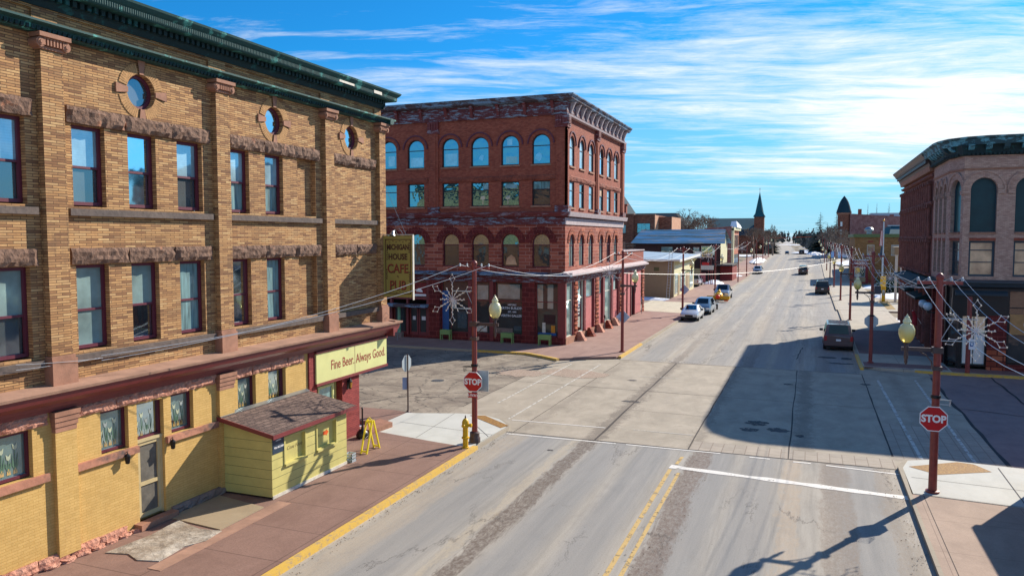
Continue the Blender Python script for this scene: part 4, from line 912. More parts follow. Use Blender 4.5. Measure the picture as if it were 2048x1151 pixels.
# ================================================================== lamp posts, signs, decorations
def post(name, label, x, y, z0, h=6.85, arm=0, crossarm=True, group=None, collar=True, r=.115, straps=True):
    p = thing(name, label, 'street lamp', (x, y, z0), group)
    mb = MB().mat('polered'); mb.tube([(x, y, z0), (x, y, z0 + h)], r, 12, True, r * .72); mb.build('pole', None, p, True)
    mb = MB().mat('bronze' if collar else 'polered'); mb.lathe([(.22, 0), (.22, .18), (.19, .22), (.19, .38), (.14, .42), (.12, .42)] if collar else [(.2, 0), (.2, .06), (.13, .08)], x, y, 14, 'z', z0); mb.build('base_collar', None, p, True)
    if crossarm:
        mb = MB().mat('polered'); mb.lathe([(.10, 0), (.12, .05), (.11, .12), (.05, .18), (.01, .19)], x, y, 12, 'z', z0 + h); mb.build('pole_cap', None, p, True)
        mb = MB().mat('polered'); mb.box(x - .62, x + .62, y - .035, y + .035, z0 + h - .16, z0 + h - .06); ca_ = mb.build('crossarm', None, p)
        for dx_ in (-.6, -.3, .3, .6):
            mb = MB().mat('signback'); mb.lathe([(.02, 0), (.045, .03), (.03, .05), (.045, .08), (.025, .12), (.01, .13)], x + dx_, y, 8, 'z', z0 + h - .06); mb.build('insulator', None, ca_)
    if arm:
        s_ = arm; za = z0 + (4.6 if arm > 0 else 4.44); xe = x + s_ * .86
        mb = MB().mat('bronze'); mb.box(min(x, xe + s_ * .14), max(x, xe + s_ * .14), y - .04, y + .04, za - .06, za + .06)
        mb.box(x - .15, x + .15, y - .15, y + .15, za - .09, za + .09); mb.box(x - .14, x + .14, y - .14, y + .14, za - .62, za - .50)
        mb.tube([(x + s_ * .12, y, za - .56), (x + s_ * .16, y, za - .35), (x + s_ * .3, y, za - .18), (x + s_ * .48, y, za - .07)], .022, 6)
        mb.lathe([(.01, -.5), (.05, -.42), (.045, -.34), (.07, -.26), (.05, -.14), (.06, 0), (.07, .06), (.05, .16), (.12, .20), (.13, .26 if arm > 0 else .20)], xe, y, 12, 'z', za); mb.build('bracket_arm', None, p, True)
        gz = za + (.26 if arm > 0 else .20)
        mb = MB().mat('globe'); mb.lathe([(.11, 0), (.19, .10), (.235, .26), (.235, .40), (.18, .54), (.10, .60), (.13, .64), (.11, .70), (.07, .76)], xe, y, 18, 'z', gz); gl_ = mb.build('lamp_globe', None, p, True)
        mb = MB().mat('globe'); mb.lathe([(.07, 0), (.08, .02), (.035, .06), (.025, .09), (.008, .13)], xe, y, 10, 'z', gz + .76); mb.build('finial', None, gl_, True)
    if straps:
        mb = MB().mat('black'); mb.lathe([(r + .012, 0), (r + .02, .02), (r + .02, .08), (r + .012, .1)], x, y, 12, 'z', z0 + 2.95); mb.build('steel_strap', None, p)
    return p
LS = [(-11.97, 26.95, 0.12, 'red lamp post with the yellow hydrant at its foot'), (-12.02, 52.3, .13, 'red lamp post on the corner in front of the dark red brick building'),
      (-12.05, 79.6, .13, 'red lamp post beside the parked white sedan'), (-12.0, 107.9, .15, 'red lamp post on the left pavement behind the yellow winged craft'),
      (-12.0, 163.7, .3, 'tall red lamp post just before the parked silver van'), (-11.95, 192.8, .7, 'first small red lamp post behind the silver van'),
      (-11.95, 219.8, 1.45, 'second small red lamp post behind the silver van by the snow bank'), (-11.95, 248.5, 2.2, 'farthest red lamp post on the left side of the street')]
for i, (x_, y_, z_, lb) in enumerate(LS): post('street_lamp', lb, x_, y_, z_, 6.85, 1, i < 5, 'red lamp posts along the street', i in (0,), straps=i < 1)
RS = [(3.72, 26.65, .13, 'large nearest red lamp post on the right corner'), (3.72, 53.4, .13, 'red lamp post beside the dark parked SUV with a dirty grey globe'),
      (3.72, 80.8, .13, 'red lamp post on the right pavement beyond the parked SUV'), (3.72, 106.0, .14, 'fourth red lamp post on the right pavement in front of the ochre building'),
      (3.72, 135, .14, 'fifth red lamp post on the right before the moving SUV'), (3.72, 163, .3, 'sixth red lamp post on the right'), (3.6, 190, .6, 'seventh red lamp post on the right'), (3.5, 217, 1.3, 'eighth red lamp post on the right'), (3.3, 244, 2.1, 'farthest red lamp post on the right side of the street')]
for i, (x_, y_, z_, lb) in enumerate(RS): post('street_lamp', lb, x_, y_, z_, 6.62 if i == 0 else 6.85, -1, i < 6, 'red lamp posts along the street', False, .125 if i == 0 else .115, straps=i < 2)
# bare post by the left store
bp_ = thing('metal_post', 'plain dark red post without a lamp before the brick shop with the pale bay', 'post', (-12, 143.9, .2))
mb = MB().mat('polered'); mb.tube([(-12, 143.9, .1), (-12, 143.9, 5.9)], .1, 10); mb.build('pole', None, bp_)
bp_ = thing('metal_post', 'maroon post carrying the blue and white placard in front of the black shopfront', 'post', (9.0, 49.6, 0))
mb = MB().mat('polered'); mb.tube([(8.74, 50.75 + .55, .1), (8.74, 51.3, 4.6)], .13, 12); mb.build('pole', None, bp_, True)
pc_ = thing('placard', 'small white and blue placard on the maroon post', 'sign', (8.74, 51.14, 1.9))
mb = MB().mat('signwhite'); mb.box(8.74, 9.04, 51.13, 51.15, 1.55, 2.15); mb.build('plate', None, pc_)
mb = MB().mat('bluepaint'); mb.box(8.80, 8.98, 51.125, 51.132, 1.72, 1.98); mb.build('blue_square', None, pc_)
mb = MB().mat('signwhite'); text_mesh(mb, 'P', Fac((0, 51.12, 0), (1, 0, 0), (0, -1, 0)), 8.89, 1.85, .2, .0, .0, .01); mb.build('letter', None, pc_)

def stop_sign(label, x, y, z, r=.40, face=-1, yaw=0., border=True, back=False, name='stop_sign', txt='STOP'):
    p = thing(name, label, 'stop sign', (x, y, z))
    U = Vector((math.cos(yaw), math.sin(yaw), 0)) * (-face); N = Vector((-math.sin(yaw), math.cos(yaw), 0)) * face
    F_ = Fac((x, y, 0), U, N)
    def octo(q): return [(q / math.cos(math.pi / 8) * math.cos(math.pi / 8 + k * math.pi / 4), z + q / math.cos(math.pi / 8) * math.sin(math.pi / 8 + k * math.pi / 4)) for k in range(8)]
    mb = MB(); o1 = octo(r)
    mb.mat('signback'); mb.face([F_.P(*q, 0.) for q in o1]); 
    for k in range(8): mb.face([F_.P(*o1[k], 0), F_.P(*o1[(k + 1) % 8], 0), F_.P(*o1[(k + 1) % 8], .012), F_.P(*o1[k], .012)])
    mb.mat('signwhite').face([F_.P(*q, .012) for q in o1]); pl_ = mb.build('octagonal_plate', None, p)
    mb = MB().mat('signred'); mb.face([F_.P(*q, .015) for q in octo(r - .028)]); mb.build('red_field', None, pl_)
    mb = MB().mat('signwhite'); text_mesh(mb, txt, F_, 0, z - .005, r * .80, .015, .004, .014, 0, 'CENTER', .92); mb.build('lettering', None, pl_)
    return p
stop_sign('large red stop sign on the nearest right lamp post', 3.66, 26.5, 2.46, .385)
stop_sign('red stop sign on the left lamp post above the hydrant', -11.97, 26.8, 2.50, .385)
s_ = thing('all_way_plaque', 'small red plaque under the left stop sign', 'sign', (-11.97, 26.79, 1.98))
mb = MB().mat('signred'); mb.box(-12.17, -11.77, 26.775, 26.79, 1.89, 2.07); mb.build('plate', None, s_)
mb = MB().mat('signwhite'); text_mesh(mb, '4-WAY', Fac((0, 26.775, 0), (1, 0, 0), (0, -1, 0)), -11.97, 1.98, .15, .0, .004, .004); mb.build('lettering', None, s_)
s_ = thing('guide_sign', 'pale rectangular sign back behind the left stop sign', 'sign', (-11.8, 27.12, 2.4)); mb = MB().mat('signback'); mb.box(-12.0, -11.45, 27.10, 27.12, 2.1, 2.9); mb.build('plate', None, s_)
stop_sign('white backed stop sign facing away on the second right lamp post', 3.72, 53.56, 2.75, .40, 1)
# separate post at the side street
s_ = thing('sign_post', 'thin weathered post at the side street kerb', 'post', (-16.9, 30.6, .1)); mb = MB().mat('bronze'); mb.tube([(-16.9, 30.6, .1), (-16.9, 30.6, 2.75)], .035, 8); mb.lathe([(.16, 0), (.10, .03), (.05, .1)], -16.9, 30.6, 10, 'z', .1); mb.build('pole', None, s_)
stop_sign('pale octagonal sign back seen edgeways on the thin side street post', -16.95, 30.6, 2.35, .37, 1, rad(86))
s_ = thing('parking_sign', 'faded blue rectangular sign halfway up the thin side street post', 'sign', (-16.95, 30.6, 1.5)); mb = MB().mat(plain('faded_blue_sign', srgb(120, 140, 176), .5)); mb.hexa([(-17.12, 30.5, 1.15), (-16.92, 30.62, 1.15), (-16.93, 30.64, 1.15), (-17.13, 30.52, 1.15), (-17.12, 30.5, 1.7), (-16.92, 30.62, 1.7), (-16.93, 30.64, 1.7), (-17.13, 30.52, 1.7)]); mb.build('plate', None, s_)
for x_, y_, z_, lb in ((-12.02, 52.45, 2.56, 'blue-grey diamond sign back on the corner lamp post of the red building'), (-11.9, 79.75, 2.75, 'mauve diamond sign back on the lamp post beside the white sedan')):
    s_ = thing('diamond_sign', lb, 'sign', (x_, y_, z_), 'diamond warning signs'); mb = MB().mat(plain('blue_grey_sign_back', srgb(176, 190, 214), .5)); q = .50
    pts = [(x_ + q * c, z_ + q * s2) for c, s2 in ((1, 0), (0, 1), (-1, 0), (0, -1))]
    mb.face([(a, y_, b) for a, b in pts]); mb.face([(a, y_ + .015, b) for a, b in pts])
    for k in range(4): a, b = pts[k], pts[(k + 1) % 4]; mb.face([(a[0], y_, a[1]), (b[0], y_, b[1]), (b[0], y_ + .015, b[1]), (a[0], y_ + .015, a[1])])
    mb.build('plate', None, s_)
# small clamp brackets on poles
for x_, y_, sx_, lb in ((-11.97, 26.95, -1, 'small black wire flag bracket clamped to the left lamp post'), (3.7, 26.65, 1, 'small wire flag bracket clamped above the large stop sign')):
    b_ = thing('wire_bracket', lb, 'bracket', (x_, y_, 3.05)); mb = MB().mat('black' if sx_ < 0 else 'signback')
    for k in range(5): mb.tube([(x_ + sx_ * .13, y_ - .1 + .05 * k, 3.1 - .02 * k), (x_ + sx_ * .42, y_ - .16 + .08 * k, 3.08 - .02 * k), (x_ + sx_ * .40, y_ - .1 + .05 * k, 2.86)], .008, 4)
    mb.tube([(x_ + sx_ * .42, y_ - .16, 3.08), (x_ + sx_ * .42, y_ + .16, 3.0)], .01, 4); mb.tube([(x_ + sx_ * .1, y_, 2.9), (x_ + sx_ * .36, y_, 2.9)], .01, 4); mb.build('wire_frame', None, b_)

M['bulbw'] = plain('frosted_bulb', srgb(238, 226, 204), .3, 0, .02, 3, 0); M['ropew'] = plain('pale_rope_light', srgb(214, 206, 206), .5, 0, .05, 3, 0)
def snowflake(label, x, y, z, dirx, full=True, r=.95, yaw=0.):
    p = thing('snowflake_decoration', label, 'street decoration', (x, y, z), 'snowflake light decorations on lamp posts')
    cx_ = x + dirx * .95; mb = MB().mat('ropew'); bl = MB().mat('bulbw'); cs, sn = math.cos(yaw), math.sin(yaw)
    def P_(u_, v_): return (cx_ + u_ * cs, y + u_ * sn, z + v_)
    for k in range(12):
        an = math.pi / 2 + k * math.pi / 6; L_ = r * (.68 if k % 2 == 0 else .6); c, s_ = math.cos(an), math.sin(an)
        major = k % 2 == 0; L_ = r * .66 if major else r * .55
        mb.tube([P_(0, 0), P_(c * L_, s_ * L_)], .013 if full else .02, 4, False)
        if major:
            t1, t2 = r, r * .83; wd = r * .11
            q = [P_(c * L_, s_ * L_), P_(c * t2 - s_ * wd, s_ * t2 + c * wd), P_(c * t1, s_ * t1), P_(c * t2 + s_ * wd, s_ * t2 - c * wd), P_(c * L_, s_ * L_)]
            mb.tube(q, .011 if full else .02, 4, False)
        if full:
            for j in range(3, 8):
                d = r * .085 * j
                if d < L_ + .02:
                    b0 = P_(c * d + .02 * (-1) ** j * s_, s_ * d + .02 * (-1) ** j * c); bl.lathe([(.004, -.03), (.02, -.01), (.02, .02), (.004, .035)], b0[0], b0[1], 5, 'z', b0[2])
            if major:
                for b0 in (q[1], q[2], q[3]): bl.lathe([(.004, -.03), (.022, -.01), (.022, .02), (.004, .035)], b0[0], b0[1], 5, 'z', b0[2])
    mb.build('rope_light_frame', None, p); 
    if full: bl.build('bulb_chain', None, p)
    mb = MB().mat('signback'); mb.tube([(x, y, z + .35), P_(.05, .33)], .014, 5); mb.tube([(x, y, z - .35), P_(.05, -.33)], .014, 5); mb.tube([(x, y, z - .35), (x + dirx * .35, y, z + .34)], .012, 4); mb.build('mounting_bracket', None, p)
    return p
snowflake('white snowflake light frame on the left lamp post above the hydrant', -11.95, 26.95, 5.63, -1, True, .97)
snowflake('large white snowflake light frame on the nearest right lamp post', 3.78, 26.6, 5.22, 1, True, .92, rad(-8))
for x_, y_, z_, d_, lb in ((-12.02, 52.3, 5.6, -1, 'snowflake frame on the corner lamp post of the red building'), (3.75, 53.4, 5.5, 1, 'snowflake frame above the second right lamp post before the flagpole'), (3.75, 80.8, 5.6, 1, 'snowflake frame on the third right lamp post'),
                        (3.75, 106, 5.6, 1, 'snowflake frame on the fourth right lamp post'), (3.75, 135, 5.7, 1, 'snowflake frame on the fifth right lamp post'), (3.75, 163, 5.9, 1, 'snowflake frame on the sixth right lamp post'), (-12, 163.7, 6.0, -1, 'snowflake frame against the rubble wall of the far brick shop'), (-12, 107.9, 5.7, -1, 'snowflake frame on the lamp post behind the yellow craft')):
    snowflake(lb, x_, y_, z_, d_, y_ < 100, .95 if y_ < 100 else 1.05)

# overhead cables
def cable(label, pts, sag, r=.012, group='overhead street wires', seg=14, mt=None):
    mb = MB().mat(mt or 'wire'); 
    for a, b in zip(pts, pts[1:]):
        a, b = Vector(a), Vector(b); q = [a.lerp(b, k / seg) - Vector((0, 0, sag * 4 * (k / seg) * (1 - k / seg))) for k in range(seg + 1)]
        mb.tube(q, r, 4, False)
    o = mb.build('overhead_wire', None); tag(o, label, 'wire', group)
M['wire'] = plain('pale_wire', srgb(168, 174, 182), .4, 0, .03, 2, 0)
ys_r = [(3.72, 26.65, 6.80), (3.72, 53.4, 6.98), (3.72, 80.8, 6.98), (3.72, 106, 7.0), (3.72, 135, 7.0), (3.72, 163, 7.2)]
for dx_, lb in ((-.6, 'outer left of four pale overhead wires along the right lamp posts'), (-.3, 'inner left of four pale overhead wires along the right lamp posts'), (.3, 'inner right of four pale overhead wires along the right lamp posts'), (.6, 'outer right of four pale overhead wires along the right lamp posts')):
    cable(lb, [(4.3 + dx_ * 1.4, 8, 6.6)] + [(a + dx_, b, c) for a, b, c in ys_r], 1.0, .0085)
ys_l = [(-11.97, 26.95, 6.98), (-12.02, 52.3, 6.98), (-12.05, 79.6, 6.98), (-12, 107.9, 7.0), (-12, 163.7, 7.15)]
for dx_, lb in ((-.6, 'pale overhead wire on the wall side of the left lamp posts'), (.6, 'pale overhead wire on the street side of the left lamp posts')):
    cable(lb, [(-16.6, 12.0, 5.1 + dx_ * .1)] + [(-16.6 + (0 if dx_ < 0 else .1), 14.2, 5.0)], .02, .005); cable('start of the ' + lb[10:], [(-16.55, 14.2, 5.0 + dx_ * .1), (-11.97 + dx_, 26.95, 6.98)], .35, .008); cable(lb.replace('pale overhead wire', 'far stretch of the wire'), [(a + dx_, b, c) for a, b, c in ys_l], .9, .010)
cable('long pale wire slung across the street behind the parked cars', [(-12, 52.3, 5.6), (3.7, 106, 5.3)], .7, .013)
cable('thin pale service wire from the lamp post to the beige shop roof', [(-12.05, 79.6, 6.9), (-16.8, 75, 6.0)], .3, .012)

# hydrant
hy = thing('fire_hydrant', 'tall yellow fire hydrant at the kerb beside the left lamp post', 'hydrant', (-11.95, 26.05, .12))
mb = MB().mat('hydrant'); mb.lathe([(.14, 0), (.14, .04), (.105, .05), (.1, .36), (.145, .37), (.145, .42), (.105, .43), (.1, .80), (.15, .81), (.15, .86), (.13, .87), (.13, .98), (.115, 1.04), (.07, 1.11), (.035, 1.13)], -11.95, 26.05, 14, 'z', .12); mb.build('barrel', None, hy, True)
mb = MB().mat('hydrant'); mb.lathe([(.06, .08), (.06, .2), (.075, .2), (.075, .25), (.03, .27)], -11.95, 26.05, 10, 'x', 1.0); mb.lathe([(.05, -.08), (.05, -.17), (.065, -.17), (.065, -.21), (.03, -.22)], -11.95, 26.05, 10, 'y', 1.0); mb.build('outlet_cap', None, hy, True)
mb = MB().mat('bronze'); mb.lathe([(.03, 0), (.03, .06), (.01, .12)], -11.95, 26.05, 6, 'z', 1.25); mb.build('operating_nut', None, hy)


# ================================================================== dark red four storey building
R1 = Fac((0, 54.2, 0), (1, 0, 0), (0, -1, 0)); R2 = Fac((-16.77, 0, 0), (0, 1, 0), (1, 0, 0))
rb = thing('red_brick_building', 'dark red four-storey brick and sandstone building with arched windows on the far corner', 'building', (-16.77, 54.2, 0))
XL = -42.
colw = [(-19.36, -17.95), (-21.83, -20.39), (-24.31, -22.85), (-26.77, -25.36), (-29.79, -28.33), (-32.25, -30.79), (-34.7, -33.25), (-37.2, -35.75), (-40.6, -39.15)]
sidew = [(55.2, 56.45), (57.85, 59.15), (60.6, 61.9), (63.95, 65.2), (66.55, 67.85), (69.2, 70.5)]
YE = 72.75
hA = [(a, b, 13.45, 15.66, 'arch') for a, b in colw]; hB = [(a, b, 10.42, 12.24) for a, b in colw]
sA = [(a, b, 13.35, 15.6, 'arch') for a, b in sidew]; sB = [(a, b, 10.3, 12.2) for a, b in sidew]
mb = MB().mat('redbrick'); wall(mb, R1, XL, -16.77, 9.6, 17.0, hA + hB, .24); wall(mb, R2, 54.2, YE, 9.6, 17.0, sA + sB, .26)
mb.face([(XL, 54.2, 0), (XL, YE, 0), (XL, YE, 17.4), (XL, 54.2, 17.4)]); mb.face([(XL, YE, 0), (-16.77, YE, 0), (-16.77, YE, 17.4), (XL, YE, 17.4)])
mb.build('brick_wall', None, rb)
mb = MB().mat('darkroof'); mb.box(XL, -16.9, 54.4, YE, 17.1, 17.3); mb.build('roof_deck', None, rb)
h2 = [(a, b, 5.82, 8.36, 'arch') for a, b in colw]; s2 = [(a, b, 5.85, 8.3, 'arch') for a, b in sidew]
mb = MB().mat('ashlar'); wall(mb, R1, XL, -16.77, 5.0, 9.6, h2, .3); wall(mb, R2, 54.2, YE, 5.0, 9.6, s2, .3); mb.build('ashlar_wall', None, rb)
for i, (F_, hs_, col3) in enumerate(((R1, hA, 0), (R2, sA, 1))):
    for k, h in enumerate(hs_):
        g_ = ('gl_sky' if not col3 else 'gl_blind')
        window(F_, rb, h, .12 if col3 else .2, 'darkframe', g_, g_, .07, .62)
        mb = MB().mat('redbrick'); c, r = (h[0] + h[1]) / 2, (h[1] - h[0]) / 2
        ring(mb, F_, c, h[3] - r, r + .02, r + .26, 0, math.pi, 14, 0, .03); mb.mat('maroonframe'); ring(mb, F_, c, h[3] - r, r + .26, r + .36, 0, math.pi, 16, 0, .10); mb.build('brick_arch', None, rb)
for F_, hs_, sd_ in ((R1, hB, 0), (R2, sB, 1)):
    for k, h in enumerate(hs_):
        tp, bt = ('gl_sky', 'gl_sky') if not sd_ else ('gl_warm' if k % 2 else 'gl_blind', 'gl_blind')
        if not sd_ and k == 0: tp, bt = 'gl_lace', 'gl_store'
        window(F_, rb, h, .12 if sd_ else .2, 'darkframe', tp, bt, .07, .66)
        mb = MB().mat('sandtrim'); mb.fbox(F_, h[0] - .08, h[1] + .08, h[2] - .13, h[2], 0, .10); mb.build('window_sill', None, rb)
for F_, hs_ in ((R1, hA), (R2, sA)):
    for h in hs_:
        mb = MB().mat('sandtrim'); mb.fbox(F_, h[0] - .08, h[1] + .08, h[2] - .12, h[2], 0, .10); mb.build('window_sill', None, rb)
for F_, hs_, sd_ in ((R1, h2, 0), (R2, s2, 1)):
    for k, h in enumerate(hs_):
        window(F_, rb, h, .12 if sd_ else .24, 'maroonframe', ('gl_sky' if k % 3 == 1 else 'gl_dark') if not sd_ else 'gl_pale', 'gl_store' if not sd_ else 'gl_pale', .08, .66, (.5,) if sd_ else ())
        mb = MB().mat('bigblock'); c, r = (h[0] + h[1]) / 2, (h[1] - h[0]) / 2; n_ = 13
        if sd_: mb.mat('quoin')
        for q in range(n_): ring(mb, F_, c, h[3] - r, r + .02, r + (.52 if not sd_ else .42), math.pi * q / n_ + .012, math.pi * (q + 1) / n_ - .012, 2, -.01, .06)
        mb.build('voussoir_arch', None, rb)
# rough lintel band
rl = rock('rough_red_lintel_stone', srgb(120, 58, 44), srgb(160, 88, 66), srgb(60, 36, 34), 1.6, .8)
for F_, segs in ((R1, [(-27.0, -17.4), (-38, -28), (-41.8, -38.8)]), (R2, [(54.9, 62.3), (63.5, 71.6)])):
    for a, b in segs:
        mb = MB().mat(rl); roughbox(mb, F_, a, b, 12.28, 12.66, 0, .11, .03, int((b - a) / .4)); mb.build('rough_lintel_band', None, rb)
# pilasters
for F_, segs in ((R1, [(-17.45, -16.65), (-27.85, -27.05), (-38.6, -37.8)]), (R2, [(54.08, 54.75), (62.55, 63.35), (71.75, 72.8)])):
    for a, b in segs:
        mb = MB().mat('redbrick'); mb.fbox(F_, a, b, 10.05, 16.2, -.01, .12); mb.fbox(F_, a + .2, b - .2, 10.4, 15.9, .12, .17); p_ = mb.build('pilaster', None, rb)
        mb = MB().mat('peelred2'); mb.fbox(F_, a - .05, b + .05, 16.2, 16.95, 0, .24); mb.fbox(F_, a - .1, b + .1, 16.05, 16.2, 0, .2)
        for q in range(3): mb.fbox(F_, a + .08 + q * (b - a - .16) / 3, a + .02 + (q + 1) * (b - a - .16) / 3, 16.3, 16.85, .24, .30)
        mb.build('capital', None, p_)
        mb = MB().mat('peelred'); mb.fbox(F_, a - .06, b + .06, 9.75, 10.4, 0, .26); mb.build('pilaster_base', None, p_)
def corner_prof(mb, prof, y0, x0, x1, y1, capx=True):
    """profile (v,w) swept along the front, mitred at the corner and along the side"""
    a = [(x0, y0 - w_, v) for v, w_ in prof]; b = [(x1 + w_, y0 - w_, v) for v, w_ in prof]; c = [(x1 + w_, y1, v) for v, w_ in prof]
    for i in range(len(prof)):
        j = (i + 1) % len(prof); mb.face([a[i], a[j], b[j], b[i]]); mb.face([b[i], b[j], c[j], c[i]])
    mb.face(a); mb.face(c)
mb = MB().mat('peelred'); corner_prof(mb, [(16.95, 0), (16.95, .14), (17.1, .18), (17.1, .12), (17.95, .16), (17.95, 0)], 54.2, XL, -16.77, YE); mb.build('cornice_frieze', None, rb)
mb = MB().mat('ledgeblue'); corner_prof(mb, [(17.93, 0), (17.93, .45), (18.02, .62), (18.14, .66), (18.26, .78), (18.34, .80), (18.34, 0)], 54.2, XL, -16.77, YE + .3); mb.build('cornice_crown', None, rb)
for k in range(12):
    mb = MB().mat('peelred2'); a = -17.6 - k * 2.15; mb.fprism(R1, [(17.12, .1), (17.12, .22), (17.3, .26), (17.7, .42), (17.93, .56), (17.93, .1)], a - .22, a); mb.build('cornice_bracket', None, rb)
for k in range(13):
    mb = MB().mat('lightstone'); a = 54.9 + k * 1.42; mb.fprism(R2, [(17.12, .1), (17.12, .22), (17.3, .26), (17.7, .42), (17.93, .56), (17.93, .1)], a, a + .2); mb.build('cornice_bracket', None, rb)
mb = MB().mat('lightstone'); mb.fprism(R2, [(16.85, 0), (16.85, .3), (16.97, .34), (16.97, 0)], 54.0, YE); mb.build('side_string_moulding', None, rb)
# mid cornice, peeling band
mb = MB().mat('peelred'); corner_prof(mb, [(9.0, 0), (9.0, .05), (9.55, .07), (9.6, 0)], 54.2, XL, -16.77, YE); mb.build('peeling_paint_band', None, rb)
mb = MB().mat('peelred2'); corner_prof(mb, [(9.58, 0), (9.58, .22), (9.78, .34), (9.92, .38), (9.96, .02)], 54.2, XL, -16.77, YE); mb.build('mid_cornice', None, rb)
mb = MB().mat('lightstone'); mb.fprism(R2, [(9.60, .0), (9.60, .36), (9.80, .42), (9.94, .46), (9.98, .02)], 54.0, YE + .2); mb.fprism(R2, [(9.0, 0), (9.0, .075), (9.5, .095), (9.5, 0)], 54.1, YE + .05); mb.build('side_mid_cornice', None, rb)
# storefront cornice
mb = MB().mat('peelred'); corner_prof(mb, [(4.72, 0), (4.72, .12), (5.15, .2), (5.2, .36), (5.2, 0)], 54.2, XL, -16.77, 83.0); mb.build('storefront_frieze', None, rb)
mb = MB().mat('ledgeblue'); mb.fprism(R1, [(5.2, -.02), (5.2, .5), (5.32, .52), (5.46, 0)], XL, -16.2); mb.build('blue_ledge', None, rb)
mb = MB().mat('lightstone'); mb.fprism(R2, [(5.2, -.02), (5.2, .5), (5.34, .52), (5.56, 0)], 53.7, 83.1); mb.build('pale_ledge', None, rb)
# ground floor front
def pier(F_, a, b, m_, v0_=.15, v1_=4.74, w1_=.12, nm='stone_pier'):
    mb = MB().mat(m_); mb.fbox(F_, a, b, v0_, v1_, -.3, w1_); mb.build(nm, None, rb)
for a, b in ((-20.1, -19.1), (-27.95, -27.0), (-38.7, -37.8)): pier(R1, a, b, 'bigblock')
pier(R1, -17.3, -16.77, 'maroon', w1_=.02, nm='corner_pier'); pier(R1, -22.75, -22.45, 'maroon', nm='maroon_mullion_pier'); pier(R1, -24.55, -24.25, 'maroon', nm='maroon_mullion_pier')
mb = MB().mat('darkint'); mb.box(XL, -17.0, 55.2, 55.25, .1, 4.8); mb.build('shop_back', None, rb)
mb = MB().mat('bigblock'); mb.fbox(R1, -27.0, -16.9, .12, .62, -.3, .06); mb.fbox(R1, XL, -33, .12, .62, -.3, .06); mb.fbox(R1, -32.9, -27.95, .12, .3, -.3, .1); mb.build('stall_riser', None, rb)
for a, b in ((-19.1, -17.3), (-22.45, -20.1), (-24.25, -22.75), (-26.98, -24.55)): window(R1, rb, (a, b, .62, 4.72), .28, 'maroon', 'gl_store', 'gl_store', .1, .64, (.35,) if a == -26.98 else (), 'shop_window')
window(R1, rb, (-37.8, -33, .62, 4.72), .28, 'maroon', 'gl_store', 'gl_store', .1, .64, (.5,), 'shop_window')
window(R1, rb, (-41.9, -38.7, .62, 4.72), .28, 'maroon', 'gl_store', 'gl_store', .1, .64, (.5,), 'shop_window')
# display things seen in the big corner window
for a, b, c, d, mt in ((-18.95, -17.5, .75, .95, 'bluepaint'), (-18.6, -18.35, .95, 1.7, 'offwhite'), (-17.9, -17.6, .95, 1.5, 'gold_leaf')):
    mb = MB().mat(mt); mb.fbox(R1, a, b, c, d, -.26, -.20); mb.build('window_display', None, rb)
tx = MB().mat('signwhite')
for s_, vv, sz in (('HISTORIC', 2.95, .16), ('VERTIN BUILDING', 2.70, .26), ('EST. 1885', 2.42, .17), ('VERTIN GALLERY', 2.12, .24)): text_mesh(tx, s_, R1, -21.0, vv, sz, -.16, .006, .003)
tx.build('window_lettering', None, rb)
mb = MB().mat('bluepaint'); mb.fbox(R1, -26.9, -26.35, .75, 3.9, -.27, -.2); mb.build('blue_drape', None, rb)
# display windows in upper rooms: posters and lamps on the glass
for (a, b, c, d, m_) in ((-21.4, -21.0, 14.95, 15.4, 'offwhite'), (-26.55, -25.55, 13.6, 14.5, 'offwhite'), (-29.6, -28.5, 13.6, 14.3, 'offwhite'), (-31.6, -31.0, 13.7, 14.5, 'offwhite'), (-20.3 - 1.2, -20.6, 13.6, 14.1, 'gl_pale'), (-23.4, -22.95, 11.7, 12.15, 'offwhite'), (-21.6, -20.6, 11.75, 12.1, 'offwhite')):
    mb = MB().mat(glass('picture_behind_glass' , srgb(150, 190, 200), (.5, .9, 1.), .25) if m_ == 'offwhite' else m_); mb.fbox(R1, a, b, c, d, -.19, -.175); mb.build('picture', None, rb)
# abstract pictures inside some arched panes
for (cx0, cz0, q) in ((-18.9, 14.0, .34), (-23.5, 14.1, .24)):
    mb = MB().mat(glass('pale_blue_picture', srgb(110, 190, 220), (.6, .9, 1.), .2)); 
    mb.face([R1.P(cx0 + q * math.cos(k * .7) * (1 if k % 2 else .72), cz0 + q * math.sin(k * .7) * (1 if k % 3 else .7), -.172) for k in range(9)]); mb.build('picture', None, rb)
for xx in (-21.35, -23.4):
    mb = MB().mat(glass('lamp_shade_glow', srgb(190, 200, 190), (.7, .9, .9), .2)); mb.face([R1.P(xx - .2, 10.95, -.178), R1.P(xx + .2, 10.95, -.178), R1.P(xx + .15, 11.2, -.178), R1.P(xx - .15, 11.2, -.178)]); mb.fbox(R1, xx - .03, xx + .03, 10.55, 10.95, -.18, -.176); mb.build('window_lamp', None, rb)
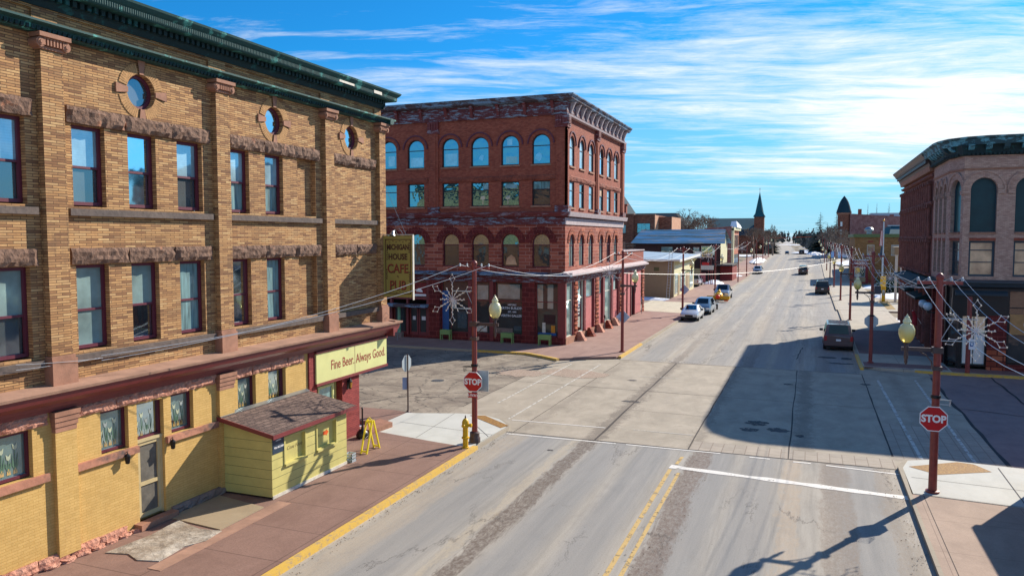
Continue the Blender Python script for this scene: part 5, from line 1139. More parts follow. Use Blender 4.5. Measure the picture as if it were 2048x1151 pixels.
# goods and curtains in the shop windows
for a, b, c, d, mt, lb in ((-19.0, -18.55, 2.75, 4.55, 'gl_pale', 'curtain_panel'), (-18.2, -17.75, 2.75, 4.55, 'gl_pale', 'curtain_panel'), (-18.5, -17.6, 1.6, 2.3, 'darkwood', 'cabinet'), (-22.3, -21.0, .75, 1.15, 'stonebase', 'display_bench'), (-20.9, -20.3, .8, 1.35, 'gl_dark', 'framed_print'), (-22.2, -20.4, 3.4, 4.5, 'gl_shade', 'hanging_cloth'),
                         (-24.0, -23.1, .8, 1.3, 'offwhite', 'white_table'), (-23.9, -23.0, 3.3, 4.4, 'gl_shade', 'pendant_panel'), (-25.6, -24.8, 1.0, 2.3, 'gl_dark', 'framed_print'), (-26.2, -25.7, 2.6, 3.2, 'offwhite', 'poster')):
    mb = MB().mat(mt); mb.fbox(R1, a, b, c, d, -.265, -.235); mb.build(lb, None, rb)
for (x_, z_) in ((-21.1, 6.0),):
    mb = MB().mat('gl_warm' if x_ > -22 else 'gl_shade'); mb.face([R1.P(x_ - .45, z_, -.222), R1.P(x_ + .45, z_, -.222), R1.P(x_ + .3, z_ + .55, -.222), R1.P(x_, z_ + .75, -.222), R1.P(x_ - .35, z_ + .5, -.222)]); mb.build('room_furniture', None, rb)
# entry
cn = MB().mat('ledgeblue'); cn.fbox(R1, -33.0, -27.95, 2.58, 2.80, -.1, .75); cn.build('entry_canopy', None, rb)
mb = MB().mat('maroon')
for a, b in ((-33, -32.8), (-31.5, -31.3), (-30.0, -29.85), (-28.2, -27.95)): mb.fbox(R1, a, b, .25, 4.72, -.3, .0)
mb.fbox(R1, -33, -27.95, 3.15, 3.35, -.28, -.02); mb.fbox(R1, -33, -27.95, 4.6, 4.72, -.28, -.02); mb.build('entry_frame', None, rb)
for a, b in ((-29.82, -29.05), (-29.0, -28.23), (-31.25, -30.05), (-32.75, -31.55)):
    mb = MB().mat('maroon'); mb.fbox(R1, a, b, .28, .55, -.27, -.2); mb.fbox(R1, a, a + .12, .55, 2.5, -.27, -.2); mb.fbox(R1, b - .12, b, .55, 2.5, -.27, -.2); mb.fbox(R1, a, b, 2.4, 2.58, -.27, -.2); dd = mb.build('entry_door', None, rb)
    mb = MB().mat('gl_store'); mb.face([R1.P(a + .12, .55, -.24), R1.P(b - .12, .55, -.24), R1.P(b - .12, 2.4, -.24), R1.P(a + .12, 2.4, -.24)]); mb.build('pane', None, dd)
for a, b in ((-29.55, -29.3), (-28.75, -28.4)):
    mb = MB().mat('signwhite'); mb.fbox(R1, a, b, 1.5, 1.8, -.23, -.225); mb.build('door_notice', None, rb)
for a, b in ((-32.75, -31.5), (-31.3, -30.0), (-29.8, -28.2)):
    mb = MB().mat('gl_store'); mb.face([R1.P(a, 3.35, -.2), R1.P(b, 3.35, -.2), R1.P(b, 4.6, -.2), R1.P(a, 4.6, -.2)]); mb.build('transom_pane', None, rb)
mb = MB().mat('redpaintbrick'); mb.fbox(R1, -30.1, -28.3, 3.45, 4.5, -.18, -.15); b_ = mb.build('red_banner', None, rb)
mb = MB().mat('signwhite'); mb.face([R1.P(-28.9 + .3 * math.cos(k * .6), 3.72 + .32 * math.sin(k * .6), -.145) for k in range(6)]); mb.fbox(R1, -30.1, -28.3, 3.42, 3.58, -.15, -.145); mb.build('banner_emblem', None, b_)
mb = MB().mat(plain('verdigris_column', srgb(110, 160, 130), .6, 0, .1)); mb.tube([(-30.5, 53.9, .5), (-30.5, 53.9, 2.58)], .12, 10); mb.mat('stonebase').box(-30.8, -30.2, 53.7, 54.1, .12, .5); mb.build('entry_column', None, rb)
# ground floor side
mb = MB().mat('redbrick'); mb.fbox(R2, 54.2, YE, .1, 5.0, -.5, -.3); mb.build('side_inner_wall', None, rb)
for a, b in ((56.45, 57.3), (62.65, 63.7), (71.5, 72.65)):
    mb = MB().mat('quoin')
    for k in range(13): roughbox(mb, R2, a + (.0 if k % 2 else .06), b - (.0 if k % 2 else .06), .15 + k * .352, .15 + (k + 1) * .352 - .01, 0, .16, .04, 4, k)
    mb.build('quoined_pier', None, rb)
for a, b in ((54.2, 54.5), (56.3, 56.46), (59.35, 59.8), (62.3, 62.66), (65.3, 65.9), (68.4, 69.0), (71.2, 71.5)):
    mb = MB().mat('maroon'); mb.fbox(R2, a, b, .15, 4.74, -.3, .04); mb.build('maroon_mullion_pier', None, rb)
mb = MB().mat('sandtrim'); mb.fbox(R2, 54.2, YE, .1, .6, -.3, .10); mb.build('stone_base_course', None, rb)
for a, b, k in ((54.5, 56.3, 0), (57.3, 59.35, 0), (59.8, 62.3, 1), (63.7, 65.3, 1), (65.9, 68.4, 0), (69.0, 71.2, 2)):
    if k == 0: window(R2, rb, (a, b, .6, 4.72), .16, 'offwhite', 'gl_pale', 'gl_pale', .07, .66, (), 'shop_window')
    else:
        window(R2, rb, (a, b, 3.2, 4.72), .16, 'maroon', 'gl_pale', 'gl_pale', .06, 0, (), 'transom_window')
        mb = MB().mat('pinkpanel'); mb.fbox(R2, a, b, .6, 3.2, -.22, -.12)
        if k == 2:
            for q in range(4): mb.fbox(R2, a, b, .65 + q * .65, .70 + q * .65, -.12, -.09)
        mb.build('boarded_panel', None, rb)
mb = MB().mat('signwhite')
for k, sz in enumerate((.2, .16, .13, .13)): text_mesh(mb, ('OPEN', 'ART', 'GALLERY', 'GIFTS')[k], R2, 58.3, 2.9 - k * .27, sz, -.13, .004, .01)
mb.build('window_lettering', None, rb)
for k, yy in enumerate((57.2, 60.0, 62.9, 65.9, 68.4)):
    mb = MB().mat('quoin' if k % 2 else 'pinkstone'); x0_ = -16.6
    mb.hexa([(x0_, yy - .36, .12), (x0_ + .62, yy - .36, .12), (x0_ + .62, yy + .36, .12), (x0_, yy + .36, .12), (x0_, yy - .2, .82), (x0_ + .2, yy - .2, .82), (x0_ + .2, yy + .2, .82), (x0_, yy + .2, .82)]); o = mb.build('sloped_base_stone', None, rb)
# annex
ax = thing('brick_annex', 'low brick annex with pink boarded shopfront and railing behind the red building', 'building', (-16.77, 78, 0))
mb = MB().mat(brick('salmon_red_brick', [srgb(150, 74, 60), srgb(170, 90, 72)], srgb(130, 80, 70), .22, .075, .006)); mb.box(-30, -16.8, 72.8, 82.9, 5.3, 6.7); mb.box(-30, -17.1, 72.8, 82.8, 0, 5.3); mb.build('upper_wall', None, ax)
mb = MB().mat('lightstone'); mb.box(-30.1, -16.7, 72.8, 83.0, 6.7, 6.8); mb.build('coping', None, ax)
for a, b in ((72.8, 74.9), (75.1, 76.6), (78.6, 81.8)):
    mb = MB().mat('pinkpanel'); mb.fbox(R2, a, b, .2, 4.7, -.2, -.05); mb.build('boarded_panel', None, ax)
mb = MB().mat('darkint'); mb.fbox(R2, 76.8, 78.4, .2, 3.2, -.25, -.2); mb.mat('pinkpanel').fbox(R2, 76.8, 78.4, 3.2, 4.7, -.2, -.05); mb.build('dark_doorway', None, ax)
for a, b in ((74.9, 75.1), (76.6, 76.8), (78.4, 78.6)):
    mb = MB().mat('maroon'); mb.fbox(R2, a, b, .15, 4.7, -.3, .03); mb.build('maroon_post', None, ax)
mb = MB().mat('quoin')
for k in range(13): roughbox(mb, R2, 81.9 + (.1 if k % 2 else 0), 82.9, .15 + k * .352, .15 + (k + 1) * .352 - .01, 0, .14, .04, 3, k)
mb.build('quoined_pier', None, ax)
mb = MB().mat('black')
for zz_ in (6.85, 7.2, 7.45): mb.box(-22, -17.4, 81.5, 81.53, zz_, zz_ + .03); mb.box(-17.43, -17.4, 74, 81.5, zz_, zz_ + .03)
for k in range(12): mb.box(-17.43, -17.4, 74 + k * .66, 74.03 + k * .66, 6.8, 7.45)
mb.build('roof_railing', None, ax)
for i, (x_, y_) in enumerate(((-16.3, 64.2), (-16.3, 79.8), (-29.65, 52.1))):
    pm = thing('parking_meter', ('grey parking meter before the sloped base stones of the red building', 'grey parking meter by the dark doorway of the annex', 'twin headed parking meter in the shade before the red entry doors')[i], 'parking meter', (x_, y_, .13), 'parking meters')
    mb = MB().mat('grey'); mb.tube([(x_, y_, .13), (x_, y_, 1.15)], .03, 8); mb.build('pole', None, pm)
    for dx_ in ((0,) if i < 2 else (-.12, .12)):
        mb = MB().mat('bronze' if i < 2 else 'grey'); mb.lathe([(.04, 0), (.075, .05), (.08, .16), (.075, .24), (.03, .30)], x_ + dx_, y_, 10, 'z', 1.15); mb.build('meter_head', None, pm, True)
for i, (a, b, yy) in enumerate(((-26.69, -25.85, 53.7), (-21.54, -20.62, 53.55), (-18.55, -17.65, 53.5))):
    pl_ = thing('planter_box', ('leftmost lime green planter box before the blue draped shop window', 'middle lime green planter box below the white window lettering', 'rightmost lime green planter box nearest the building corner')[i], 'planter', ((a + b) / 2, yy, .13), 'lime green planters')
    mb = MB().mat('planter'); mb.box(a, b, yy - .2, yy + .2, .56, .92); mb.build('trough', None, pl_)
    for xx in (a, b - .07):
        for y2 in (yy - .2, yy + .13): mb = MB().mat('planter'); mb.box(xx, xx + .07, y2, y2 + .07, .13, .56); mb.build('leg', None, pl_)

# ================================================================== right hand corner building
def poly_sweep(mb, path, prof):
    """profile (v, w) swept along a plan path, w measured outward (left of travel)"""
    n = len(path); nr = []
    for i in range(n - 1):
        d = Vector((path[i + 1][0] - path[i][0], path[i + 1][1] - path[i][1])).normalized(); nr.append(Vector((-d.y, d.x)))
    off = []
    for i in range(n):
        if i == 0: m_ = nr[0]
        elif i == n - 1: m_ = nr[-1]
        else:
            m_ = (nr[i - 1] + nr[i]); m_ = m_ / max(.2, m_.dot(nr[i]))
        off.append(m_)
    cols = [[(path[i][0] + off[i].x * w_, path[i][1] + off[i].y * w_, v) for v, w_ in prof] for i in range(n)]
    for a, b in zip(cols, cols[1:]):
        for i in range(len(prof)): j = (i + 1) % len(prof); mb.face([a[i], a[j], b[j], b[i]])
    mb.face(cols[0]); mb.face(cols[-1])
tb = thing('corner_brick_building', 'salmon tan brick corner building with green-blue cornice and dark arched windows on the right', 'building', (8.2, 53, 0))
T1 = Fac((0, 53, 0), (1, 0, 0), (0, -1, 0)); T2 = Fac((8.0, 0, 0), (0, 1, 0), (-1, 0, 0))
fd = Vector((8.5 - 8.0, 53 - 55.0, 0)); fl = fd.length; fu = fd.normalized(); T3 = Fac((8.0, 55.0, 0), fu, Vector((fu.y, -fu.x, 0)))
fa = [(8.86 + 2.30 * k, 10.23 + 2.30 * k) for k in range(6)]
ah = [(a, b, 8.36, 11.58, 'arch') for a, b in fa]; wh = [(a, b, 5.72, 7.84) for a, b in fa]
sa_ = [(55.75, 56.9), (57.55, 58.7), (59.35, 60.5)]
ah2 = [(a, b, 8.36, 11.45, 'arch') for a, b in sa_]; wh2 = [(a, b, 5.72, 7.84) for a, b in sa_]
ah3 = [(.35, fl - .35, 8.36, 11.54, 'arch')]; wh3 = [(.35, fl - .35, 5.72, 7.84)]
mb = MB().mat('pinkbrick'); wall(mb, T1, 8.5, 23.2, 5.3, 12.9, ah + wh, .32); wall(mb, T2, 55.0, 61.3, 5.3, 12.9, ah2 + wh2, .32); wall(mb, T3, 0, fl, 5.3, 12.9, ah3 + wh3, .32)
mb.face([(23.2, 53, 0), (23.2, 80, 0), (23.2, 80, 12.9), (23.2, 53, 12.9)]); mb.build('brick_wall', None, tb)
mb = MB().mat('darkroof'); mb.face([(8.4, 53.2, 13.5), (23.2, 53.2, 13.5), (23.2, 79.9, 13.5), (8.2, 79.9, 13.5), (8.2, 55, 13.5)]); mb.build('roof_deck', None, tb)
for F_, hs_ in ((T1, ah), (T2, ah2), (T3, ah3)):
    for h in hs_:
        window(F_, tb, h, .28, 'greyblue', 'gl_green', 'gl_green', .04, 0)
        c, r = (h[0] + h[1]) / 2, (h[1] - h[0]) / 2
        mb = MB().mat('pinkbrick'); ring(mb, F_, c, h[3] - r, r + .03, r + .34, 0, math.pi, 16, 0, .03); ring(mb, F_, c, h[3] - r, r + .34, r + .44, 0, math.pi, 16, 0, .08); mb.build('brick_arch', None, tb)
        mb = MB().mat('pinkbrick'); mb.fbox(F_, h[0] - .40, h[0] - .02, h[3] - r - .26, h[3] - r - .02, 0, .09); mb.fbox(F_, h[1] + .02, h[1] + .40, h[3] - r - .26, h[3] - r - .02, 0, .09); mb.build('impost_moulding', None, tb)
        mb = MB().mat('sandtrim'); mb.fbox(F_, h[0], h[1], 8.26, 8.36, -.2, .08); mb.build('window_sill', None, tb)
        mb = MB().mat('redbrick'); mb.fbox(F_, h[0], h[1], 7.86, 8.02, -.05, .03); mb.build('red_lintel', None, tb)
for F_, hs_, k0 in ((T1, wh, 0), (T2, wh2, 1), (T3, wh3, 2)):
    for h in hs_: window(F_, tb, h, .26, 'greyblue', 'gl_warm' if k0 == 0 else 'gl_dark', 'gl_warm' if k0 == 0 else 'gl_dark', .12, .74, ())
    for h in hs_:
        mb = MB().mat('greyblue'); mb.fbox(F_, h[0] + .1, h[1] - .1, 6.55, 6.60, -.25, -.2); mb.build('window_bar', None, tb)
path = [(23.2, 53.0), (8.5, 53.0), (8.0, 55.0), (8.0, 61.3)]; path = path[::-1]     # travel so that left = outside
def swp(name, mat_, prof, pth=path, par=tb): mb = MB().mat(mat_); poly_sweep(mb, pth, [(v, -w_) for v, w_ in prof]); return mb.build(name, None, par)
swp('corbel_string', 'sandtrim', [(12.05, 0), (12.05, .06), (12.15, .08), (12.15, 0)])
swp('brick_frieze', 'pinkbrick', [(12.15, -.01), (12.15, .03), (12.9, .03), (12.9, -.01)])
swp('lower_moulding', 'tealdark', [(12.88, -.01), (12.88, .16), (12.98, .24), (13.06, .24), (13.06, -.01)])
swp('cornice_soffit_band', 'tealdark', [(13.05, -.01), (13.05, .22), (13.5, .30), (13.5, -.01)])
M['tealblue'] = peel('blue_lit_weathered_copper', srgb(52, 84, 92), srgb(104, 172, 188), .5, (1, 1, 2), 1.4)  # blue light on the cornice tops is put into the copper colour
swp('cornice_crown', 'tealblue', [(13.5, -.01), (13.5, .64), (13.64, .70), (13.8, .76), (13.86, .88), (13.96, .92), (13.96, -.01)], [(8.0, 61.3), (8.0, 55.6), (8.12, 54.6), (8.42, 53.75), (8.95, 53.25), (9.7, 53.0), (23.2, 53.0)])
for F_, L0, L1 in ((T1, 8.6, 23.0), (T2, 55.1, 61.3), (T3, .1, fl - .1)):
    mb = MB().mat('tealdark'); n_ = int((L1 - L0) / .22)
    for k in range(n_): mb.fbox(F_, L0 + k * .22, L0 + k * .22 + .12, 12.90, 13.04, .2, .31)
    mb.build('dentil_row', None, tb)
    mb = MB().mat('tealblue'); n_ = int((L1 - L0) / .9)
    for k in range(n_): mb.fprism(F_, [(13.2, .2), (13.2, .32), (13.32, .5), (13.5, .62), (13.5, .2)], L0 + k * .9, L0 + k * .9 + .3)
    mb.build('modillion_row', None, tb)
# shopfront, front
mb = MB().mat('black'); mb.fbox(T1, 8.1, 11.0, 4.4, 5.0, -.1, .12); mb.fbox(T1, 8.1, 10.98, 3.4, 4.4, -.3, .02); mb.build('black_sign_fascia', None, tb)
mb = MB().mat('greyblue'); mb.fprism(T1, [(5.36, 0), (5.36, .5), (5.42, .5), (5.52, 0)], 8.1, 23); mb.fprism(T1, [(4.6, .1), (4.6, .42), (4.74, .46), (4.9, .1)], 8.2, 10.9); mb.build('shopfront_ledge', None, tb)
mb = MB().mat('darkint'); mb.fbox(T1, 8.5, 23.1, .1, 5.36, -1.6, -1.5); mb.fbox(T1, 8.1, 23.1, 5.0, 5.36, -.3, 0); mb.build('shop_interior_wall', None, tb)
window(T1, tb, (8.55, 10.0, .3, 3.4), .2, 'black', 'gl_pale', 'gl_pale', .1, 0, (.52,), 'shop_door'); 
mb = MB().mat('white'); mb.fbox(T1, 8.75, 9.9, .45, 2.2, -.19, -.182); mb.build('white_counter_front', None, tb)
mb = MB().mat('quoin'); mb.fbox(T1, 10.0, 10.98, .12, 1.35, -.2, .06); mb.mat('bigblock').fbox(T1, 10.0, 10.98, 1.35, 3.4, -.2, .04); mb.build('red_stone_pier', None, tb)
window(T1, tb, (10.98, 14.2, .5, 5.0), .2, 'black', 'gl_store', 'gl_store', .14, .75, (), 'shop_window'); window(T1, tb, (14.4, 18.4, .5, 5.0), .2, 'black', 'gl_store', 'gl_store', .14, .75, (), 'shop_window'); window(T1, tb, (18.6, 23, .5, 5.0), .2, 'black', 'gl_store', 'gl_store', .14, .75, (), 'shop_window')
mb = MB().mat(plain('tan_sign_panel', srgb(176, 130, 80), .6)); mb.fbox(T1, 11.15, 14.1, 2.3, 3.5, -.16, -.1); sp_ = mb.build('tan_sign_panel', None, tb)
mb = MB().mat('signwhite'); 
for q in (0, 1): ring(mb, T1, 12.2 + q * .6, 2.9, .30, .34, .4, 5.4, 16, -.1, -.085)
mb.build('script_flourish', None, sp_)
mb = MB().mat('bigblock'); mb.fbox(T1, 10.98, 23.1, .12, .5, -.2, .05); mb.build('stall_riser', None, tb)
# shopfront, side (both halves)
mb = MB().mat('darkint'); mb.fbox(T2, 55, 79.9, .1, 5.3, -.9, -.8); mb.build('side_interior_wall', None, tb)
mb = MB().mat('greyblue'); poly_sweep(mb, path, [(5.1, 0), (5.1, -.12), (5.36, -.2), (5.36, 0)]); mb.build('side_ledge', None, tb)
mb = MB().mat('black'); mb.fbox(T3, 0.0, .25, .1, 5.2, -.2, .03); mb.fbox(T3, fl - .25, fl, .1, 5.2, -.2, .03); mb.build('shop_corner_post', None, tb); window(T3, tb, (.25, fl - .25, .4, 5.1), .1, 'black', 'gl_store', 'gl_store', .1, .7, (), 'shop_window')
for k, yy in enumerate((55.3, 57.6, 59.9)):
    mb = MB().mat('bigblock'); mb.fbox(T2, yy - .25, yy + .3, .1, 5.1, -.3, .08); mb.build('stone_column', None, tb)
    window(T2, tb, (yy + .3, yy + 2.0, .5, 5.1), .2, 'greyblue', 'gl_dark', 'gl_dark', .1, .7, (), 'shop_window')
# sandstone neighbour
ss_ = thing('sandstone_building', 'dark red carved sandstone building with many slender columns beyond the corner building', 'building', (8, 70, 0))
rs = rock('carved_red_sandstone', srgb(118, 74, 66), srgb(150, 98, 86), srgb(76, 46, 44), 2.0, .9, .58)
cols_y = [62.0 + 1.2 * k for k in range(15)]
hol = [(a + .32, a + 1.0, z0, z1) for a in cols_y for z0, z1 in ((5.8, 7.7), (8.3, 10.2))] + [(a + .32, a + 1.0, 10.6, 11.9, 'arch') for a in cols_y]
mb = MB().mat(rs); wall(mb, T2, 61.3, 80.2, 5.3, 12.9, hol, .3); mb.face([(8, 80.2, 0), (23, 80.2, 0), (23, 80.2, 12.9), (8, 80.2, 12.9)]); mb.build('sandstone_wall', None, ss_)
for h in hol:
    mb = MB().mat('gl_dark'); mb.face([T2.P(p[0], p[1], -.28) for p in poly_outline(*h[:4], 'arch' if len(h) > 4 else 'rect')]); mb.build('window_pane', None, ss_)
for a in cols_y + [80.0]:
    mb = MB().mat(rs)
    for z0, z1 in ((5.5, 7.9), (8.0, 10.35), (10.45, 12.0)):
        mb.tube([T2.P(a + .06, z0, .16), T2.P(a + .06, z1 - .15, .16)], .13, 8); mb.fbox(T2, a - .14, a + .26, z1 - .2, z1 + .04, 0, .36); mb.fbox(T2, a - .1, a + .22, z0 - .1, z0 + .06, 0, .32)
    mb.build('colonnette', None, ss_)
for z_ in (5.3, 7.95, 10.38, 12.3): 
    mb = MB().mat(rs); roughbox(mb, T2, 61.4, 80.2, z_, z_ + .22, 0, .28, .05, 40, int(z_)); mb.build('carved_string_course', None, ss_)
swp('lower_moulding', 'sandtrim', [(12.7, -.01), (12.7, .3), (12.98, .36), (13.06, .36), (13.06, -.01)], [(8, 80.2), (8, 61.3)], ss_)
swp('cornice', 'bronze', [(13.05, -.01), (13.05, .3), (13.5, .5), (13.5, .64), (13.64, .70), (13.86, .88), (13.96, .92), (13.96, -.01)], [(8, 81.0), (8, 61.3)], ss_)
mb = MB().mat('bronze')
for k in range(60): mb.fbox(T2, 61.4 + k * .32, 61.58 + k * .32, 13.25, 13.48, .3, .6)
mb.build('dentil_row', None, ss_)
for k in range(8):
    yy = 62.4 + k * 2.3; mb = MB().mat(rs); mb.fbox(T2, yy - .3, yy + .3, .1, 5.2, -.3, .14); mb.cur = 0; mb.tube([T2.P(yy, .5, .16), T2.P(yy, 4.6, .16)], .22, 8); mb.build('ground_floor_column', None, ss_)
    window(T2, ss_, (yy + .3, yy + 2.0, .4, 5.1), .2, 'offwhite' if k % 2 else 'greyblue', 'gl_dark', 'gl_pale' if k % 3 == 1 else 'gl_dark', .1, .66, (), 'shop_window')
# awnings, globes
for a, b, z_, lb in ((57.5, 75.0, 4.95, 'long dark green canopy over the right sidewalk shopfronts'), (68.5, 72.2, 3.9, 'small dark canopy below the long green canopy'), (61.8, 67.2, 3.75, 'dark slanted awning beside the two white globe lamps')):
    aw = thing('awning', lb, 'awning', (7.4, (a + b) / 2, z_)); mb = MB().mat('tealdark'); d_ = 1.3 if z_ > 4.5 else .9
    mb.fprism(T2, [(z_ + .3, 0), (z_, d_), (z_ - .14, d_), (z_ - .10, 0)], a, b); mb.build('awning_cover', None, aw)
    mb = MB().mat('signback'); mb.fbox(T2, a, b, z_ - .02, z_ + .04, d_, d_ + .03); mb.build('front_rail', None, aw)
for yy, lb in ((59.3, 'farther of two white globe wall lamps over the right sidewalk'), (57.0, 'nearer of two white globe wall lamps over the right sidewalk')):
    gl_ = thing('globe_wall_lamp', lb, 'lamp', (7.3, yy, 3.5), 'white globe wall lamps')
    mb = MB().mat('whiteglobe'); bmx = [(max(.01, .28 * math.sin(math.pi * k / 10)), .28 - .28 * math.cos(math.pi * k / 10)) for k in range(11)]; mb.lathe(bmx, 7.3, yy, 16, 'z', 3.25); mb.build('globe', None, gl_, True)
    mb = MB().mat('black'); mb.box(7.3, 8.0, yy - .03, yy + .03, 3.1, 3.18); mb.box(7.24, 7.36, yy - .06, yy + .06, 3.14, 3.26); mb.build('wall_bracket', None, gl_)
# small red and white shop flag
fg_ = thing('shop_flag', 'furled red and white flag by the right sidewalk shopfront', 'flag', (7.4, 64.0, 1.2)); mb = MB().mat('white'); mb.tube([(7.9, 62.5, 1.4), (7.0, 62.3, 2.8)], .025, 6); mb.build('staff', None, fg_)
mb = MB().mat('cloth_red'); mb.tube([(7.05, 62.3, 2.75), (7.2, 62.35, 2.3), (7.15, 62.3, 1.7)], .1, 8, True, .2); mb.build('cloth', None, fg_)
# south-east building beyond the frame (its roof throws the shadow on the near right pavement)
se = thing('brick_shop', 'low brick shop just outside the near right corner of the picture', 'building', (9, 24, 0))
mb = MB().mat('pinkbrick'); mb.box(7.4, 24, 22, 29.3, 0, 3.7); mb.box(7.25, 24, 4, 22, 0, 4.0); mb.build('wall', None, se)
mb = MB().mat('sandtrim'); mb.box(7.33, 24.1, 22.0, 29.4, 3.7, 3.9); mb.build('coping', None, se)

# ================================================================== vehicles
def car(name, label, cat, x, y, z, heading, st, W, paint, wheels, glass_top, rear=None, front=None, group=None, lights=True, wr=.36, plate=True, rails=False, extra=None):
    """st: stations (s, zbottom, zshoulder, ztop, halfwidth factor, roof halfwidth factor) from the tail (s=0) to the nose.
    heading: +1 nose towards +Y, -1 nose towards the camera"""
    root = thing(name, label, cat, (x, y, z), group)
    L = st[-1][0]
    def P(s, lat, h): return (x + lat * heading, y + (s - L / 2) * heading, z + h)
    mb = MB().mat(paint); rings = []
    for s, zb, zs, zt, fw, rw in st:
        hw = W / 2 * fw; rr = W / 2 * rw
        rings.append([P(s, -hw * .93, zb), P(s, -hw, zb + (zs - zb) * .35), P(s, -hw * .99, zb + (zs - zb) * .75), P(s, -hw * .94, zs), P(s, -rr, zt - .03), P(s, -rr * .86, zt), P(s, rr * .86, zt), P(s, rr, zt - .03), P(s, hw * .94, zs), P(s, hw * .99, zb + (zs - zb) * .75), P(s, hw, zb + (zs - zb) * .35), P(s, hw * .93, zb)])
    for a, b in zip(rings, rings[1:]):
        n = len(a)
        for k in range(n): mb.face([a[k], a[(k + 1) % n], b[(k + 1) % n], b[k]])
    mb.face(rings[0]); mb.face(rings[-1]); body = mb.build('body', None, root, True)
    def panel(q, ins=(.06, .06), name='window_glass', mt='gl_car', off=.012):
        q = [Vector(p) for p in q]; nrm = (q[1] - q[0]).cross(q[3] - q[0]).normalized(); c = sum(q, Vector()) / 4
        mid = Vector((x, y, z + .7)); nrm = nrm if nrm.dot(c - mid) > 0 else -nrm
        def bil(a, b): return (q[0] * (1 - a) + q[1] * a) * (1 - b) + (q[3] * (1 - a) + q[2] * a) * b + nrm * off
        i, j = ins; m2 = MB().mat(mt); m2.face([bil(i, j), bil(1 - i, j), bil(1 - i, 1 - j), bil(i, 1 - j)]); return m2.build(name, None, root)
    for (i, j, kind) in glass_top:
        a, b = rings[i], rings[j]
        if kind == 'top': panel([a[5], a[6], b[6], b[5]], (.05, .08), 'windshield' if (i > len(st) / 2) else 'rear_window')
        else:
            panel([a[3], b[3], b[4], a[4]], (.06, .12), 'side_window'); panel([a[8], b[8], b[7], a[7]], (.06, .12), 'side_window')
    for ws in wheels:
        for sg in (-1, 1):
            cx, cy, cz = P(ws, sg * (W / 2 - .14), wr); w_ = MB().mat('rubber'); w_.lathe([(wr * .7, -.12), (wr, -.10), (wr, .10), (wr * .7, .12)], cx, cy, 18, 'x', cz); wh_ = w_.build('wheel', None, root, True)
            w_ = MB().mat('chrome'); w_.lathe([(wr * .6, -.125), (wr * .6, .125)], cx, cy, 12, 'x', cz); w_.build('rim', None, wh_)
    def slab(s, l0, l1, h0, h1, th, mt, nm):
        m2 = MB().mat(mt); p, q = P(s, l0, h0), P(s + th, l1, h1); m2.box(min(p[0], q[0]), max(p[0], q[0]), min(p[1], q[1]), max(p[1], q[1]), p[2], q[2]); return m2.build(nm, None, root)
    hw = W / 2
    zr = st[0][2]; zn = st[-1][2]
    if lights:
        for sg in (-1, 1):
            slab(-.02, sg * hw * .93, sg * hw * .76, zr - .32, zr + .02, .05, 'taillight', 'tail_light')
            slab(L - .03, sg * hw * .90, sg * hw * .55, zn - .16, zn + .0, .05, 'headlight', 'headlight')
            m2 = MB().mat('black'); c = P(next(s[0] for s in reversed(st) if s[3] > s[2] + .2) + .15, sg * (hw + .10), zr + .06); m2.box(c[0] - .12, c[0] + .12, c[1] - .06, c[1] + .06, c[2] - .02, c[2] + .15); m2.build('side_mirror', None, root)
    slab(-.05, -hw * .9, hw * .9, .38, .60, .08, paint if paint != 'truckpaint' else 'chrome', 'rear_bumper'); slab(L - .02, -hw * .86, hw * .86, .30, .46, .07, 'black', 'front_grille')
    slab(L - .01, -hw * .42, hw * .42, zn - .18, zn - .02, .05, 'black', 'upper_grille')
    slab(.06, -hw * .88, hw * .88, .24, .42, L - .2, 'rubber', 'underbody')
    if plate:
        slab(-.07, -.16, .16, .72, .86, .02, 'signwhite', 'license_plate')
    if rails:
        for sg in (-1, 1): slab(L * .18, sg * hw * .72, sg * hw * .68, st[2][3] - .0, st[2][3] + .05, L * .42, 'chrome', 'roof_rail')
    return root, P
M['taillight'] = plain('tail_light_red', srgb(170, 20, 30), .3, 0, .03, 3, 0, coat=.5); M['headlight'] = plain('head_light', srgb(200, 206, 210), .15, .3, .03, 3, 0, coat=.5)
M['sedanpaint'] = paintmetal('white_car_paint', srgb(214, 218, 222)); M['bluepaintcar'] = paintmetal('blue_grey_car_paint', srgb(108, 136, 158)); M['browncar'] = paintmetal('dusty_maroon_car_paint', srgb(104, 80, 78)); M['darkcar'] = paintmetal('dark_car_paint', srgb(34, 34, 38))
M['taupecar'] = paintmetal('dark_taupe_car_paint', srgb(62, 52, 50)); M['silver'] = paintmetal('silver_car_paint', srgb(170, 178, 186)); M['truckpaint'] = paintmetal('white_truck_paint', srgb(196, 198, 206)); M['navycar'] = paintmetal('navy_truck_paint', srgb(40, 60, 84))
SUV = [(0, .45, 1.05, 1.10, .94, .86), (.06, .38, 1.12, 1.16, 1, .88), (.42, .36, 1.14, 1.86, 1, .76), (3.0, .34, 1.14, 1.92, 1, .76), (3.85, .34, 1.12, 1.2, 1, .84), (4.9, .36, 1.02, 1.08, .98, .80), (5.15, .42, .86, .9, .9, .76)]
car('parked_suv', 'dark maroon large SUV parked at the right kerb with its tail to the camera', 'car', 2.02, 61.6, 0, 1, SUV, 2.02, 'browncar', (.95, 4.05), [(1, 2, 'top'), (3, 4, 'top'), (2, 3, 'side')], rails=True, wr=.39)
car('parked_suv', 'black SUV parked farther up the right kerb before the ochre building', 'car', 1.75, 120.5, 0, 1, SUV, 1.95, 'darkcar', (.95, 4.05), [(1, 2, 'top'), (3, 4, 'top'), (2, 3, 'side')], wr=.38)
